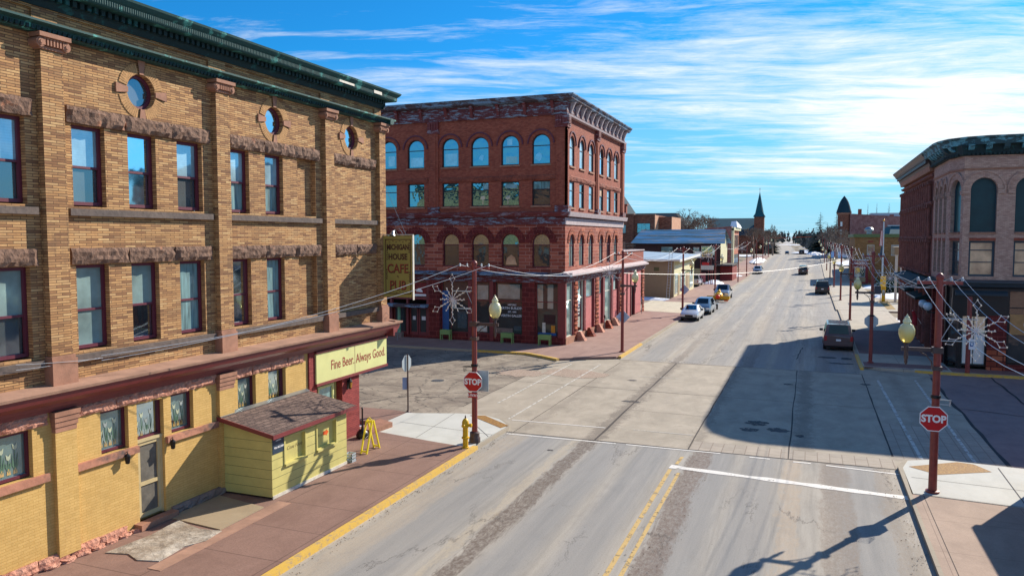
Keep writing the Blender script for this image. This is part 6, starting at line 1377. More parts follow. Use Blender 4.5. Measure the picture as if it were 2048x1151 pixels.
car('moving_suv', 'taupe SUV driving away in the right lane', 'car', -1.3, 177, GZ(177), 1, SUV, 1.95, 'taupecar', (.95, 4.05), [(1, 2, 'top'), (3, 4, 'top'), (2, 3, 'side')], wr=.38)
SED = [(0, .42, .92, .96, .9, .8), (.1, .34, .98, 1.02, 1, .82), (.75, .32, .98, 1.06, 1, .80), (1.5, .32, .96, 1.44, 1, .64), (2.6, .32, .94, 1.46, 1, .64), (3.45, .32, .94, 1.0, 1, .80), (4.35, .34, .80, .86, .97, .74), (4.6, .40, .66, .70, .86, .7)]
car('parked_sedan', 'white sedan facing the camera, nearest of the cars parked on the left', 'car', -10.75, 77.3, 0, -1, SED, 1.78, 'sedanpaint', (.85, 3.6), [(2, 3, 'top'), (4, 5, 'top'), (3, 4, 'side')], wr=.33)
VAN = [(0, .42, 1.0, 1.06, .92, .82), (.1, .36, 1.08, 1.14, 1, .84), (.5, .34, 1.08, 1.62, 1, .72), (3.1, .34, 1.06, 1.66, 1, .72), (3.95, .34, 1.04, 1.1, 1, .82), (4.5, .36, .92, .96, .95, .78), (4.7, .42, .76, .8, .86, .7)]
car('parked_crossover', 'blue-grey crossover parked directly behind the white sedan', 'car', -10.45, 84.2, 0, -1, VAN, 1.86, 'bluepaintcar', (.9, 3.75), [(1, 2, 'top'), (3, 4, 'top'), (2, 3, 'side')])
car('parked_van', 'silver van facing the camera parked far up the left kerb', 'car', -10.6, 177, GZ(177), -1, VAN, 1.95, 'silver', (.9, 3.75), [(1, 2, 'top'), (3, 4, 'top'), (2, 3, 'side')])
TRK = [(0, .55, 1.1, 1.12, .96, .92), (1.95, .50, 1.12, 1.14, 1, .94), (2.0, .42, 1.16, 1.86, 1, .74), (3.5, .42, 1.16, 1.9, 1, .74), (4.2, .42, 1.14, 1.22, 1, .86), (5.4, .44, 1.08, 1.14, .98, .84), (5.6, .5, .9, .95, .9, .8)]
r_, P_ = car('pickup_truck', 'white and grey pickup with its tailgate to the camera beside the beige shop', 'truck', -17.9, 131.5, .03, 1, TRK, 2.0, 'truckpaint', (1.1, 4.6), [(1, 2, 'top'), (3, 4, 'top'), (2, 3, 'side')], wr=.42)
m2 = MB().mat('bluepaint'); p = P_(-.03, -.15, .9); q = P_(-.01, .15, .98); m2.box(p[0], q[0], p[1], q[1], p[2], q[2]); m2.build('tailgate_emblem', None, r_)
car('pickup_truck', 'pickup facing the camera half hidden behind the yellow winged craft', 'truck', -10.65, 105.6, .0, -1, TRK, 2.0, 'silver', (1.1, 4.6), [(3, 4, 'top'), (2, 3, 'side')], wr=.42)
car('distant_car', 'dark car half hidden behind the crest of the street', 'car', -1.9 + XC(300), 300, GZ(300), 1, VAN, 1.9, 'darkcar', (.9, 3.75), [(1, 2, 'top'), (3, 4, 'top'), (2, 3, 'side')])
car('distant_car', 'small dark car coming down the far slope beyond the crest', 'car', -5.0 + XC(430), 430, GZ(430), -1, VAN, 2.1, 'darkcar', (.9, 3.75), [(1, 2, 'top'), (3, 4, 'top'), (2, 3, 'side')])
# utility trailer
tr = thing('utility_trailer', 'small open black utility trailer behind the parked crossover', 'trailer', (-10.3, 91, 0))
mb = MB().mat('black'); mb.box(-11.1, -9.5, 90.2, 92.9, .48, .56)
for a, b, c, d in ((-11.1, -11.05, 90.2, 92.9), (-9.55, -9.5, 90.2, 92.9), (-11.1, -9.5, 92.85, 92.9), (-11.1, -9.5, 90.2, 90.25)): mb.box(a, b, c, d, .56, .95)
shift_all = [(v[0] - .25, v[1] - 2.4, v[2]) for v in mb.v]; mb.v = shift_all; mb.build('flat_bed', None, tr); mb = MB().mat('grey'); mb.tube([(-10.8, 90.2, .5), (-10.3, 88.9, .46)], .04, 6); mb.tube([(-9.8, 90.2, .5), (-10.3, 88.9, .46)], .04, 6); mb.tube([(-10.3, 88.9, .46), (-10.3, 88.5, .46)], .05, 6); mb.v = [(v[0] - .25, v[1] - 2.4, v[2]) for v in mb.v]; mb.build('drawbar', None, tr)
for sg in (-1, 1):
    mb = MB().mat('rubber'); mb.lathe([(.2, -.09), (.29, -.08), (.29, .08), (.2, .09)], -10.3 + sg * .9, 91.6, 14, 'x', .29); mb.v = [(v[0] - .25, v[1] - 2.4, v[2]) for v in mb.v]; mb.build('wheel', None, tr)
    mb = MB().mat('signback'); mb.box(-10.3 + sg * .9 - .12, -10.3 + sg * .9 + .12, 91.25, 91.95, .62, .66); mb.v = [(v[0] - .25, v[1] - 2.4, v[2]) for v in mb.v]; mb.build('mudguard', None, tr)
# yellow winged craft with a red ball nose
yc = thing('winged_craft', 'yellow winged craft with a round orange-red nose parked before a pickup', 'parade float', (-10.65, 99.6, 0))
mb = MB().mat('hydrant'); mb.hexa([(-12.0, 99.3, .30), (-9.3, 99.3, .30), (-9.3, 100.2, .30), (-12.0, 100.2, .30), (-12.05, 99.3, .78), (-9.25, 99.3, .78), (-9.25, 100.2, .70), (-12.05, 100.2, .70)]); mb.build('wing', None, yc, bevel=.05)
mb = MB().mat('hydrant'); mb.lathe([(.05, -.2), (.42, 0), (.5, .6), (.42, 1.8), (.1, 2.6)], -10.65, 99.3, 14, 'y', .72); mb.build('hull', None, yc, True)
mb = MB().mat('redball'); mb.lathe([(max(.01, .30 * math.sin(math.pi * k / 10)), -.30 * math.cos(math.pi * k / 10)) for k in range(11)], -10.65, 98.95, 14, 'y', .68); mb.build('nose_ball', None, yc, True)
mb = MB().mat('hydrant'); mb.hexa([(-10.95, 99.6, 1.1), (-10.35, 99.6, 1.1), (-10.45, 101.4, 1.0), (-10.85, 101.4, 1.0), (-10.67, 100.2, 1.55), (-10.63, 100.2, 1.55), (-10.63, 101.2, 1.5), (-10.67, 101.2, 1.5)]); mb.build('fin', None, yc)
mb = MB().mat('redball'); mb.box(-9.9, -9.45, 99.2, 99.9, .14, .28); mb.build('skid', None, yc)

# ================================================================== buildings farther up the street, left
def simple_window(F_, par, a, b, c, d, fm='darkframe', gm='gl_dark', bars=0, w0=.0):
    mb = MB().mat(fm); mb.fbox(F_, a, b, c, d, w0, w0 + .06); f_ = mb.build('window', None, par)
    mb = MB().mat(gm); n = bars + 1; ww = (b - a - .12) / n
    for k in range(n): mb.fbox(F_, a + .06 + k * ww + (.03 if k else 0), a + .06 + (k + 1) * ww, c + .08, d - .08, w0 + .06, w0 + .068)
    mb.build('pane', None, f_)
bs = thing('beige_shop', 'single storey beige shop with a pale flat roof, cream front and ladder', 'building', (-17, 112, 0))
FB = Fac((-16.9, 0, 0), (0, 1, 0), (1, 0, 0)); FBs = Fac((0, 103.8, 0), (1, 0, 0), (0, -1, 0))
mb = MB().mat('beigeclad'); mb.box(-36, -16.95, 103.8, 122.5, 0, 5.15); mb.build('side_wall', None, bs)
mb = MB().mat('sheddark'); mb.fbox(FBs, -36, -16.95, 3.0, 3.03, 0, .01); mb.fbox(FBs, -19.6, -18.9, 3.6, 4.1, 0, .04); mb.build('wall_vent', None, bs)
mb = MB().mat('tin'); mb.hexa([(-37, 103.2, 5.15), (-16.1, 103.2, 5.0), (-16.1, 123.0, 5.3), (-37, 123.0, 6.3), (-37, 103.2, 5.32), (-16.1, 103.2, 5.14), (-16.1, 123.0, 5.5), (-37, 123.0, 6.5)]); mb.build('flat_roof', None, bs)
mb = MB().mat('white'); mb.hexa([(-16.12, 103.1, 4.85), (-16.0, 103.1, 4.85), (-16.0, 123.1, 5.25), (-16.12, 123.1, 5.25), (-16.12, 103.1, 5.16), (-16.0, 103.1, 5.16), (-16.0, 123.1, 5.56), (-16.12, 123.1, 5.56)]); mb.box(-37, -16.1, 103.12, 103.2, 4.98, 5.20); mb.build('roof_fascia', None, bs)
mb = MB().mat('cream'); mb.fbox(FB, 103.8, 122.5, .1, 5.0, -.05, .02); mb.build('cream_front', None, bs)
for k, (a, b, c, d) in enumerate(((104.3, 106.2, .5, 2.9), (108.9, 110.6, .6, 2.9), (111.2, 113.2, .6, 2.9), (117.8, 120.8, .6, 2.9))):
    mb = MB().mat('white'); mb.fbox(FB, a, b, c, d + .3, .02, .10); f_ = mb.build('white_window', None, bs); mb = MB().mat('gl_pale')
    for q in range(2): mb.fbox(FB, a + .1 + q * (b - a) / 2, a - .04 + (q + 1) * (b - a) / 2, c + .1, d - .5, .10, .11); mb.fbox(FB, a + .1 + q * (b - a) / 2, a - .04 + (q + 1) * (b - a) / 2, d - .42, d + .2, .10, .11)
    mb.build('pane', None, f_)
for a, b in ((106.8, 108.2), (114.3, 116.9)):
    mb = MB().mat('beigeclad'); mb.fbox(FB, a, b, .1, 2.9, .02, .07); mb.build('shop_door', None, bs)
mb = MB().mat(plain('green_trim', srgb(70, 130, 90), .6)); mb.fbox(FB, 103.9, 122.4, 3.05, 3.13, .02, .08); mb.build('green_trim_line', None, bs)
mb = MB().mat('cream')
for k in range(12): mb.fprism(FB, [(4.9, .0), (4.3, .02), (4.9, .6)], 104.2 + k * 1.6, 104.35 + k * 1.6)
mb.build('eave_bracket', None, bs)
ld = thing('ladder', 'metal ladder leaning on the beige shop side wall', 'ladder', (-17.4, 103.2, 0)); mb = MB().mat('signback')
for sx_ in (-.2, .2): mb.tube([(-17.5 + sx_, 102.6, .05), (-17.2 + sx_, 103.0, 6.4)], .03, 5)
for k in range(17): q = k / 16; mb.tube([(-17.7 + .3 * q, 102.65 + .4 * q, .3 + 5.9 * q), (-17.3 + .3 * q, 102.65 + .4 * q, .3 + 5.9 * q)], .02, 4)
mb.build('rail_and_rung', None, ld)
# tavern with blue roof
tv = thing('tavern', 'low dark timber tavern under a large blue-green roof with sign boards', 'building', (-22, 150, 0)); ZT = 0.
mb = MB().mat('darkwood'); mb.box(-32, -15.6, 148, 160, 0, 7.0); mb.build('timber_wall', None, tv)
m, t = newmat('blue_weathered_roof'); nz = t.noise(t.vmath('MULTIPLY', t.pos, (.1, 1, 1.2)), 1.2, 6, .65)
cc = t.mix(t.mr(nz, .38, .6), srgb(16, 70, 78), srgb(50, 128, 178)); cc = t.mix(t.mr(t.noise(t.vmath('MULTIPLY', t.pos, (.14, 1, 1.9)), 1.7, 6, .7), .54, .66, 0, .8), cc, srgb(176, 150, 120)); fin(t, cc, .6); M['blueroof'] = m
mb = MB().mat('blueroof'); mb.face([(-32.4, 147.2, 7.0), (-14.7, 147.2, 7.0), (-15.3, 153.8, 9.7), (-31.6, 153.8, 9.7)]); mb.face([(-32.4, 160.5, 7.0), (-14.7, 160.5, 7.0), (-15.3, 153.8, 9.7), (-31.6, 153.8, 9.7)]); mb.build('roof', None, tv)
mb = MB().mat('cream'); mb.face([(-15.55, 148, 3.2), (-15.55, 160, 3.2), (-15.55, 160, 7.0), (-15.5, 153.8, 9.3), (-15.55, 148, 7.0)]); mb.build('gable_panel', None, tv)
mb = MB().mat('darkroof'); mb.box(-15.6, -13.2, 148, 158, 2.9, 3.1); mb.box(-19, -13.2, 146.0, 148.2, 2.9, 3.15); mb.build('porch_roof', None, tv)
mb = MB().mat('redpaintbrick'); mb.box(-15.6, -13.4, 148.2, 157.8, .1, 2.9); mb.build('porch_wall', None, tv)
FT = Fac((0, 148, 0), (1, 0, 0), (0, -1, 0))
for a, b in ((-26.6, -24.4), (-20.6, -19.4), (-17.2, -16.6)): simple_window(FT, tv, a, b, 4.8, 6.4, 'darkframe', 'gl_pale', 1)
simple_window(FT, tv, -22.5, -19.0, .6, 2.4, 'darkframe', 'gl_dark', 2)
for x_, z_, w_, h_, mt, lb in ((-16.4, 5.7, 1.7, 1.7, 'poster', 'colourful square GAS sign on the tavern front'), (-17.9, 5.2, 1.1, 1.1, 'white', 'blank white square board left of the GAS sign'), (-16.3, 3.0, 2.1, .75, 'offwhite', 'wide pale board under the GAS sign'), (-19.2, 3.4, 1.0, .9, 'magenta', 'magenta board low on the tavern wall'), (-16.6, 3.65, 1.2, .5, 'signred', 'small red board above the wide pale board'), (-17.0, 1.3, .8, 1.5, 'pinkpanel', 'upright pink board behind the lamp post')):
    if mt == 'magenta': M['magenta'] = plain('magenta_board', srgb(150, 60, 130), .6)
    if mt == 'poster':
        mm, t = newmat('gas_sign_panel'); zc = t.sep(t.pos)[2]; c = t.mix(t.mr(zc, 5.2, 6.1), srgb(238, 190, 96), srgb(214, 222, 150)); c = t.mix(t.mr(t.noise(t.vmath('MULTIPLY', t.pos, (1, 1, 2)), 1.8, 3), .52, .56), c, srgb(60, 140, 120)); fin(t, c, .5); M['poster'] = mm
    b_ = thing('sign_board', lb, 'sign', (x_, 134.5, z_)); mb = MB().mat(mt); mb.box(x_ - w_ / 2, x_ + w_ / 2, 134.5, 134.6, z_ - h_ / 2, z_ + h_ / 2); mb.build('panel', None, b_)
    if mt == 'poster':
        mb = MB().mat('signbrown'); text_mesh(mb, 'GAS', Fac((0, 134.5, 0), (1, 0, 0), (0, -1, 0)), x_, z_ - .50, .75, .0, .012, .04); mb.build('lettering', None, b_)
        mb = MB().mat('offwhite'); mb.box(x_ - .95, x_ + .95, 134.52, 134.58, z_ - .95, z_ + .95); mb.build('sign_border', None, b_)
    mb = MB().mat('polered'); mb.tube([(x_ + w_ * .4, 134.7, .1), (x_ + w_ * .4, 134.7, z_)], .06, 6); mb.build('post', None, b_)
# rubble gabled shop with carved front
bk = thing('rubble_brick_shop', 'two storey rubble brick shop with a lit cream bay front and snow on its roof', 'building', (-16.6, 190, 0))
mb = MB().mat('rubble'); mb.box(-30, -16.8, 182, 200, 0, 9.6); mb.hexa([(-23.5, 181.95, 9.6), (-16.8, 181.95, 9.6), (-16.8, 200, 9.6), (-23.5, 200, 9.6), (-22.5, 181.95, 10.3), (-16.8, 181.95, 10.7), (-16.8, 200, 10.7), (-22.5, 200, 10.3)]); mb.build('rubble_wall', None, bk)
FK = Fac((-16.8, 0, 0), (0, 1, 0), (1, 0, 0)); mb = MB().mat('cream'); mb.fbox(FK, 182, 183.4, .2, 10.2, 0, .5); mb.fbox(FK, 182, 200, 9.8, 10.5, 0, .6); mb.build('cream_pilaster', None, bk)
mb = MB().mat(brick('orange_brick', [srgb(186, 104, 76), srgb(204, 124, 92)], srgb(150, 90, 70), .4, .16, .012)); mb.fbox(FK, 183.4, 200, .2, 9.8, 0, .1); mb.build('orange_front', None, bk)
for k in range(4): simple_window(FK, bk, 184.5 + k * 3.8, 187 + k * 3.8, 5.6, 8.8, 'offwhite', 'gl_dark', 1, .1); simple_window(FK, bk, 184.3 + k * 3.8, 187.3 + k * 3.8, .8, 4.2, 'darkframe', 'gl_dark', 1, .1)
mb = MB().mat('snow'); mb.hexa([(-17.5, 186, 10.5), (-15.9, 186, 10.5), (-15.9, 199, 10.5), (-17.5, 199, 10.5), (-17.3, 187, 11.9), (-16.2, 187, 12.0), (-16.2, 197, 11.3), (-17.3, 197, 11.5)]); mb.build('roof_snow', None, bk)
# brick apartments
ap = thing('apartment_block', 'brown brick apartment block with small balconies and a lit end wall beyond the annex', 'building', (-33, 165, 0))
FA = Fac((0, 160, 0), (1, 0, 0), (0, -1, 0)); 
mb = MB().mat('farbrick'); mb.box(-60, -30.2, 160, 176, 0, 12.8); mb.box(-30.2, -27.4, 164, 176, 0, 12.5); mb.box(-60, -34.5, 159.6, 160, 0, 12.9); mb.build('brick_wall', None, ap)
mb = MB().mat(brick('sunlit_far_brick', [srgb(206, 150, 116), srgb(220, 168, 134)], srgb(180, 130, 104), .4, .16, .01)); mb.box(-30.2, -30.1, 160, 164, 0, 12.75); mb.box(-27.4, -27.3, 164, 176, 0, 12.45); mb.build('pale_end_wall', None, ap)  # sunlight on the end walls is put into this paler brick colour
mb = MB().mat('sandtrim'); mb.box(-60.1, -34.4, 159.4, 160.1, 12.9, 13.1); mb.box(-34.4, -30, 159.8, 160.2, 12.8, 12.95); mb.build('coping', None, ap)
for zz_ in (2.4, 5.6, 9.0):
    simple_window(FA, ap, -33.8, -31.1, zz_, zz_ + 2.1, 'darkframe', 'gl_sky' if zz_ > 8 else 'gl_pale', 2)
    mb = MB().mat('black'); mb.fbox(FA, -34.1, -30.8, zz_ - .9, zz_ - .8, 0, .9)
    for k in range(12): mb.fbox(FA, -34.1 + k * .3, -34.06 + k * .3, zz_ - .8, zz_ + .05, .84, .88)
    mb.fbox(FA, -34.1, -30.8, zz_ + .02, zz_ + .1, .82, .9); mb.build('balcony', None, ap)
    simple_window(FA, ap, -37.3, -36.1, zz_, zz_ + 1.8, 'darkframe', 'gl_dark', 0, .4); simple_window(FA, ap, -41.5, -39.5, zz_, zz_ + 1.8, 'darkframe', 'gl_dark', 0, .4)
mb = MB().mat('redbrick'); mb.box(-38.5, -37.3, 165, 166, 12.8, 15.1); mb.box(-38.7, -37.1, 164.9, 166.1, 15.1, 15.35)
mb.build('chimney', None, ap)
# steep roofed house just behind the red building
hb = thing('gabled_house', 'house with a steep dark turret roof peeking out behind the red building', 'building', (-45, 185, 0)); mb = MB().mat('slatedark'); mb.hexa([(-62, 185, 12), (-41.0, 185, 12), (-41.0, 200, 12), (-62, 200, 12), (-52, 190, 20), (-45.5, 190, 20), (-45.5, 195, 20), (-52, 195, 20)]); mb.build('turret_roof', None, hb)
mb = MB().mat('offwhite'); mb.hexa([(-44.5, 184.8, 12), (-40.5, 184.8, 12), (-40.5, 186, 12), (-44.5, 186, 12), (-44.6, 184.8, 17), (-44.2, 184.8, 17), (-44.2, 186, 17), (-44.6, 186, 17)]); mb.box(-62, -40.8, 184.9, 200, 0, 12); mb.build('wall', None, hb)
# long dark roof behind the apartments
lr = thing('long_roofed_hall', 'long dark slate roofed hall behind the bare round tree', 'building', (-40, 230, 0)); mb = MB().mat('slatedark'); mb.hexa([(-64, 228, 11), (-34, 228, 11), (-34, 250, 11), (-64, 250, 11), (-62, 236, 15.6), (-38, 236, 15.6), (-38, 240, 15.6), (-62, 240, 15.6)]); mb.build('roof', None, lr); mb = MB().mat('farbrick'); mb.box(-63, -35, 229, 249, 0, 11); mb.build('wall', None, lr)
# church
ch = thing('church', 'stone church with a long blue slate roof and a tall pointed steeple', 'church', (-25, 305, 0))
mb = MB().mat('farbrick'); mb.box(-36.5, -20, 300, 316, 0, 11.4); mb.face([(-36.5, 300, 11.4), (-36.5, 316, 11.4), (-36.5, 308, 15.9)]); mb.build('nave_wall', None, ch)
mb = MB().mat('slate'); mb.hexa([(-36.8, 299, 11.5), (-19.2, 299, 11.5), (-19.2, 317, 11.5), (-36.8, 317, 11.5), (-36.6, 307.5, 15.6), (-19.2, 307.5, 15.6), (-19.2, 308.5, 15.6), (-36.6, 308.5, 15.6)]); mb.mat('slatedark').hexa([(-35, 295, 9), (-20, 295, 9), (-20, 299.5, 9), (-35, 299.5, 9), (-35, 298, 11.2), (-20, 298, 11.2), (-20, 299.5, 11.6), (-35, 299.5, 11.6)]); mb.build('slate_roof', None, ch)
mb = MB().mat('farbrick'); mb.box(-35, -20, 296, 300, 0, 9.1); mb.build('aisle_wall', None, ch)
mb = MB().mat('farbrick'); mb.box(-19.6, -16.1, 299, 302.6, 0, 16); mb.build('steeple_tower', None, ch)
mb = MB().mat('slate'); mb.hexa([(-20.0, 298.6, 15.9), (-15.7, 298.6, 15.9), (-15.7, 303, 15.9), (-20.0, 303, 15.9), (-18.8, 299.8, 18), (-16.9, 299.8, 18), (-16.9, 301.8, 18), (-18.8, 301.8, 18)]); i = len(mb.v); mb.tube([(-17.86, 300.8, 16), (-17.86, 300.8, 25.2)], 1.75, 8, True, .02); mb.build('spire', None, ch)
mb = MB().mat('gold_leaf'); mb.tube([(-17.86, 300.8, 25), (-17.86, 300.8, 26.6)], .06, 4); mb.box(-18.2, -17.5, 300.75, 300.85, 26.0, 26.12); mb.build('cross', None, ch)
# ------------------------------------------------------------------ right side, far
ob = thing('ochre_building', 'ochre brick two storey building with a green fascia and a maroon arched entrance', 'building', (8, 152, 0))
mb = MB().mat('ochrebrick'); mb.box(7.45, 30, 152, 172, 0, 8.15); mb.build('brick_wall', None, ob)
mb = MB().mat('greenroof'); mb.box(7.2, 30.2, 151.7, 172, 8.15, 8.75); mb.build('green_fascia', None, ob)
mb = MB().mat('slate'); mb.hexa([(13.2, 154, 8.75), (30, 154, 8.75), (30, 170, 8.75), (13.2, 170, 8.75), (13.8, 158, 10.2), (30, 158, 10.2), (30, 169, 10.2), (13.8, 169, 10.2)]); mb.mat('signback').box(13.2, 30, 157.6, 158, 10.2, 10.4); mb.build('roof_structure', None, ob)
mb = MB().mat('grey'); mb.lathe([(.5, 0), (.5, .5), (.8, .55), (.8, .9), (.5, 1.2), (.1, 1.3)], 10.0, 156, 14, 'z', 8.75); mb.build('roof_ventilator', None, ob, True)
FO = Fac((0, 152, 0), (1, 0, 0), (0, -1, 0)); simple_window(FO, ob, 9.5, 10.7, 4.4, 6.8, 'offwhite', 'gl_dark', 0); simple_window(FO, ob, 13.4, 15.8, 4.9, 6.8, 'offwhite', 'gl_lace', 1)
mb = MB().mat('redbrick')
for a in (9.7, 15.0): mb.fbox(FO, a, a + .8, 7.2, 7.6, 0, .04)
mb.fbox(FO, 12.2, 12.9, 3.0, 4.4, 0, .1); mb.fbox(FO, 9.4, 12.4, 0, .6, 0, .06); mb.build('red_brick_trim', None, ob)
en = MB().mat('redpaintbrick'); en.box(6.9, 9.6, 149.0, 152, 0, 4.1); en.build('entrance_porch', None, ob)
FE = Fac((0, 149.0, 0), (1, 0, 0), (0, -1, 0)); mb = MB().mat('signback'); mb.fbox(FE, 6.9, 9.6, 4.1, 4.25, -.2, .1); mb.build('porch_coping', None, ob)
mb = MB().mat('signwhite'); text_mesh(mb, 'CALUMET', FE, 8.2, 3.55, .38, .01, .01, .012); mb.build('lettering', None, ob)
simple_window(FE, ob, 7.4, 9.1, 1.2, 2.9, 'signback', 'gl_dark', 0); mb = MB().mat('beigeclad'); mb.fbox(FE, 7.3, 9.2, .3, 1.1, 0, .03); mb.build('tan_panel', None, ob)
lg = thing('long_rubble_hall', 'long rubble stone hall with roof vents behind the ochre building', 'building', (20, 262, 0))
mb = MB().mat('rubble'); mb.hexa([(11.3, 262, 0), (34, 262, 0), (34, 290, 0), (11.3, 290, 0), (11.3, 262, 15.6), (34, 262, 14.0), (34, 290, 14.0), (11.3, 290, 15.6)]); mb.build('rubble_wall', None, lg)
mb = MB().mat('redbrick'); mb.box(13.6, 14.6, 262.5, 264, 15.2, 17.0); mb.box(22.5, 23.6, 262.5, 264, 14.4, 15.2); mb.build('chimney', None, lg)
mb = MB().mat('signback'); mb.box(17.5, 26, 268, 275, 14.5, 15.9); mb.build('roof_plant_room', None, lg)
for xx in (29.6, 30.8): mb = MB().mat('grey'); mb.lathe([(.2, 0), (.2, .9), (.4, 1.0), (.1, 1.3)], xx, 265, 8, 'z', 14.2); mb.build('roof_vent', None, lg)
tw = thing('turret_tower', 'round brick corner tower with a dark pointed dome and pale slit windows', 'tower', (9.6, 263, 0))
mb = MB().mat('farbrick'); mb.tube([(9.6, 263.5, 0), (9.6, 263.5, 15.9)], 1.85, 14); mb.build('tower_shaft', None, tw)
mb = MB().mat('slatedark'); mb.lathe([(2.25, 0), (2.2, .3), (1.95, 1.0), (1.72, 2.0), (1.35, 3.2), (.85, 4.2), (.35, 4.9), (.05, 5.3)], 9.6, 263.5, 16, 'z', 15.9); mb.build('domed_roof', None, tw, True)
mb = MB().mat('sandtrim'); mb.lathe([(1.9, -.5), (2.2, 0), (2.2, .15)], 9.6, 263.5, 16, 'z', 15.8); mb.build('eaves_band', None, tw)
for xx, z0 in ((8.6, 11.7), (8.45, 6.0), (8.45, 1.5), (8.5, 9.2)): mb = MB().mat('white'); mb.box(xx, xx + .6, 261.75, 262.2, z0, z0 + 1.4); mb.build('slit_window', None, tw)
pt = thing('pillared_kiosk', 'pale beige open structure on slender columns before the ochre building', 'kiosk', (10.4, 109, 0))
mb = MB().mat('beigeclad'); mb.box(9.9, 13.5, 108, 112, 5.9, 6.9); mb.build('roof_box', None, pt)
for xx in (10.05, 10.65, 11.3, 12.6):
    mb = MB().mat('offwhite'); mb.box(xx, xx + .28, 108.1, 108.4, 0, 5.9); mb.build('column', None, pt)
fp = thing('flagpole', 'pale flagpole with a gold ball and limp flags', 'flagpole', (9.95, 125, 0)); mb = MB().mat('signback'); mb.tube([(9.95, 125, .1), (9.95, 125, 10.4)], .14, 10, True, .09); mb.build('pole', None, fp, True); mb = MB().mat('gold_leaf'); mb.lathe([(max(.01, .16 * math.sin(math.pi * k / 8)), -.16 * math.cos(math.pi * k / 8)) for k in range(9)], 9.95, 125, 10, 'z', 10.6); mb.build('gold_ball', None, fp, True)
fl_ = thing('striped_flag', 'limp red and white striped flag high on the flagpole', 'flag', (9.7, 125, 9))
for k in range(5): mb = MB().mat('cloth_red' if k % 2 == 0 else 'white'); mb.hexa([(9.42 + .09 * k, 124.9, 6.9), (9.50 + .09 * k, 124.9, 6.9), (9.50 + .09 * k, 125.05, 6.9), (9.42 + .09 * k, 125.05, 6.9), (9.6 + .05 * k, 124.9, 9.1), (9.64 + .05 * k, 124.9, 9.1), (9.64 + .05 * k, 125.05, 9.1), (9.6 + .05 * k, 125.05, 9.1)]); mb.build('stripe', None, fl_)
fl_ = tag(MB().mat('navy').hexa([(9.5, 124.9, 5.5), (9.86, 124.9, 5.4), (9.86, 125.05, 5.4), (9.5, 125.05, 5.5), (9.72, 124.9, 6.9), (9.88, 124.9, 6.9), (9.88, 125.05, 6.9), (9.72, 125.05, 6.9)]).build('dark_flag'), 'limp dark flag below the striped flag', 'flag')
nb = thing('newspaper_box', 'tall yellow newspaper box on the right pavement', 'newspaper box', (8.6, 106.5, .14)); mb = MB().mat('hydrant'); mb.box(8.45, 8.85, 106, 106.4, .14, 2.0); mb.build('cabinet', None, nb); mb = MB().mat('gl_dark'); mb.box(8.5, 8.8, 105.99, 106.0, .9, 1.6); mb.build('window', None, nb)
nb = thing('newspaper_box', 'dark blue newspaper box on legs left of the yellow one', 'newspaper box', (8.0, 106.5, .14)); mb = MB().mat('navy'); mb.box(7.6, 8.35, 106, 106.4, 1.0, 2.05); mb.build('cabinet', None, nb)
for xx in (7.62, 8.27): mb = MB().mat('black'); mb.box(xx, xx + .06, 106.1, 106.16, .14, 1.0); mb.build('leg', None, nb)
nb = thing('payphone', 'yellow box on a post near the dark hedge by the pillared kiosk', 'utility box', (9.6, 118, 0)); mb = MB().mat('hydrant'); mb.box(9.2, 9.9, 118, 118.4, .8, 2.7); mb.build('cabinet', None, nb); mb = MB().mat('bronze'); mb.box(9.45, 9.65, 118.1, 118.3, 0, .8); mb.build('post', None, nb)

# snow banks
def snowbank(label, cx, cy, rx, ry, h, n=22):
    rnd = random.Random(int(cx * 7 + cy)); mb = MB().mat('snow'); rows = 5; z0 = GZ(cy); P = []
    for i in range(rows + 1):
        q = i / rows; P.append([(cx + rx * q * math.cos(6.283 * k / n) * (1 + .18 * math.sin(k * 1.7 + cx)) + rnd.uniform(-.05, .05) * rx * q, cy + ry * q * math.sin(6.283 * k / n) * (1 + .15 * math.sin(k * 2.3)), z0 + .03 + (h * (1 - q * q) * rnd.uniform(.7, 1.1) if i < rows else -.1)) for k in range(n)])
    for i in range(rows):
        for k in range(n): mb.face([P[i][k], P[i][(k + 1) % n], P[i + 1][(k + 1) % n], P[i + 1][k]])
    o = mb.build('snow_bank', None, None, True); tag(o, label, 'snow bank')
for a in (('shaded snow strip along the foot of the beige shop wall', -21, 100.6, 5, 1.6, .3), ('small snow remnant at the driveway edge', -17.2, 98.6, 1.1, .8, .15), ('low snow pile beside the white and grey pickup', -15.5, 138, 1.8, 3.5, .7),
          ('large snow patch beside the tavern porch', -16.5, 166, 4, 11, .5), ('snow bank at the foot of the bare trees on the left', -13.5, 226, 2.0, 16, .9), ('blue shaded snow beside the flagpole', 11.5, 118, 3.4, 6, .3),
          ('second shaded snow patch past the flagpole', 12, 138, 4, 6, .35), ('tall snow pile on the far right beyond the street lamps', 7.5, 262, 3.2, 12, 1.7), ('snow field edge left of the turret tower', 9, 220, 3, 16, .5), ('snow beside the far slope of the street', 6, 330, 8, 30, 1.2), ('snow on the left of the far slope', -22, 330, 6, 40, 1.0), ('far white snow field left of the rising street', -34, 470, 12, 70, 1.5), ('far white snow field right of the rising street', 6, 460, 14, 60, 1.8), ('snow along the right edge beyond the crest', 1.5, 296, 2.5, 26, 1.0), ('flat snow on the right side by the newspaper boxes', 11.2, 101.5, 2.8, 2, .15)):
    snowbank(*a)

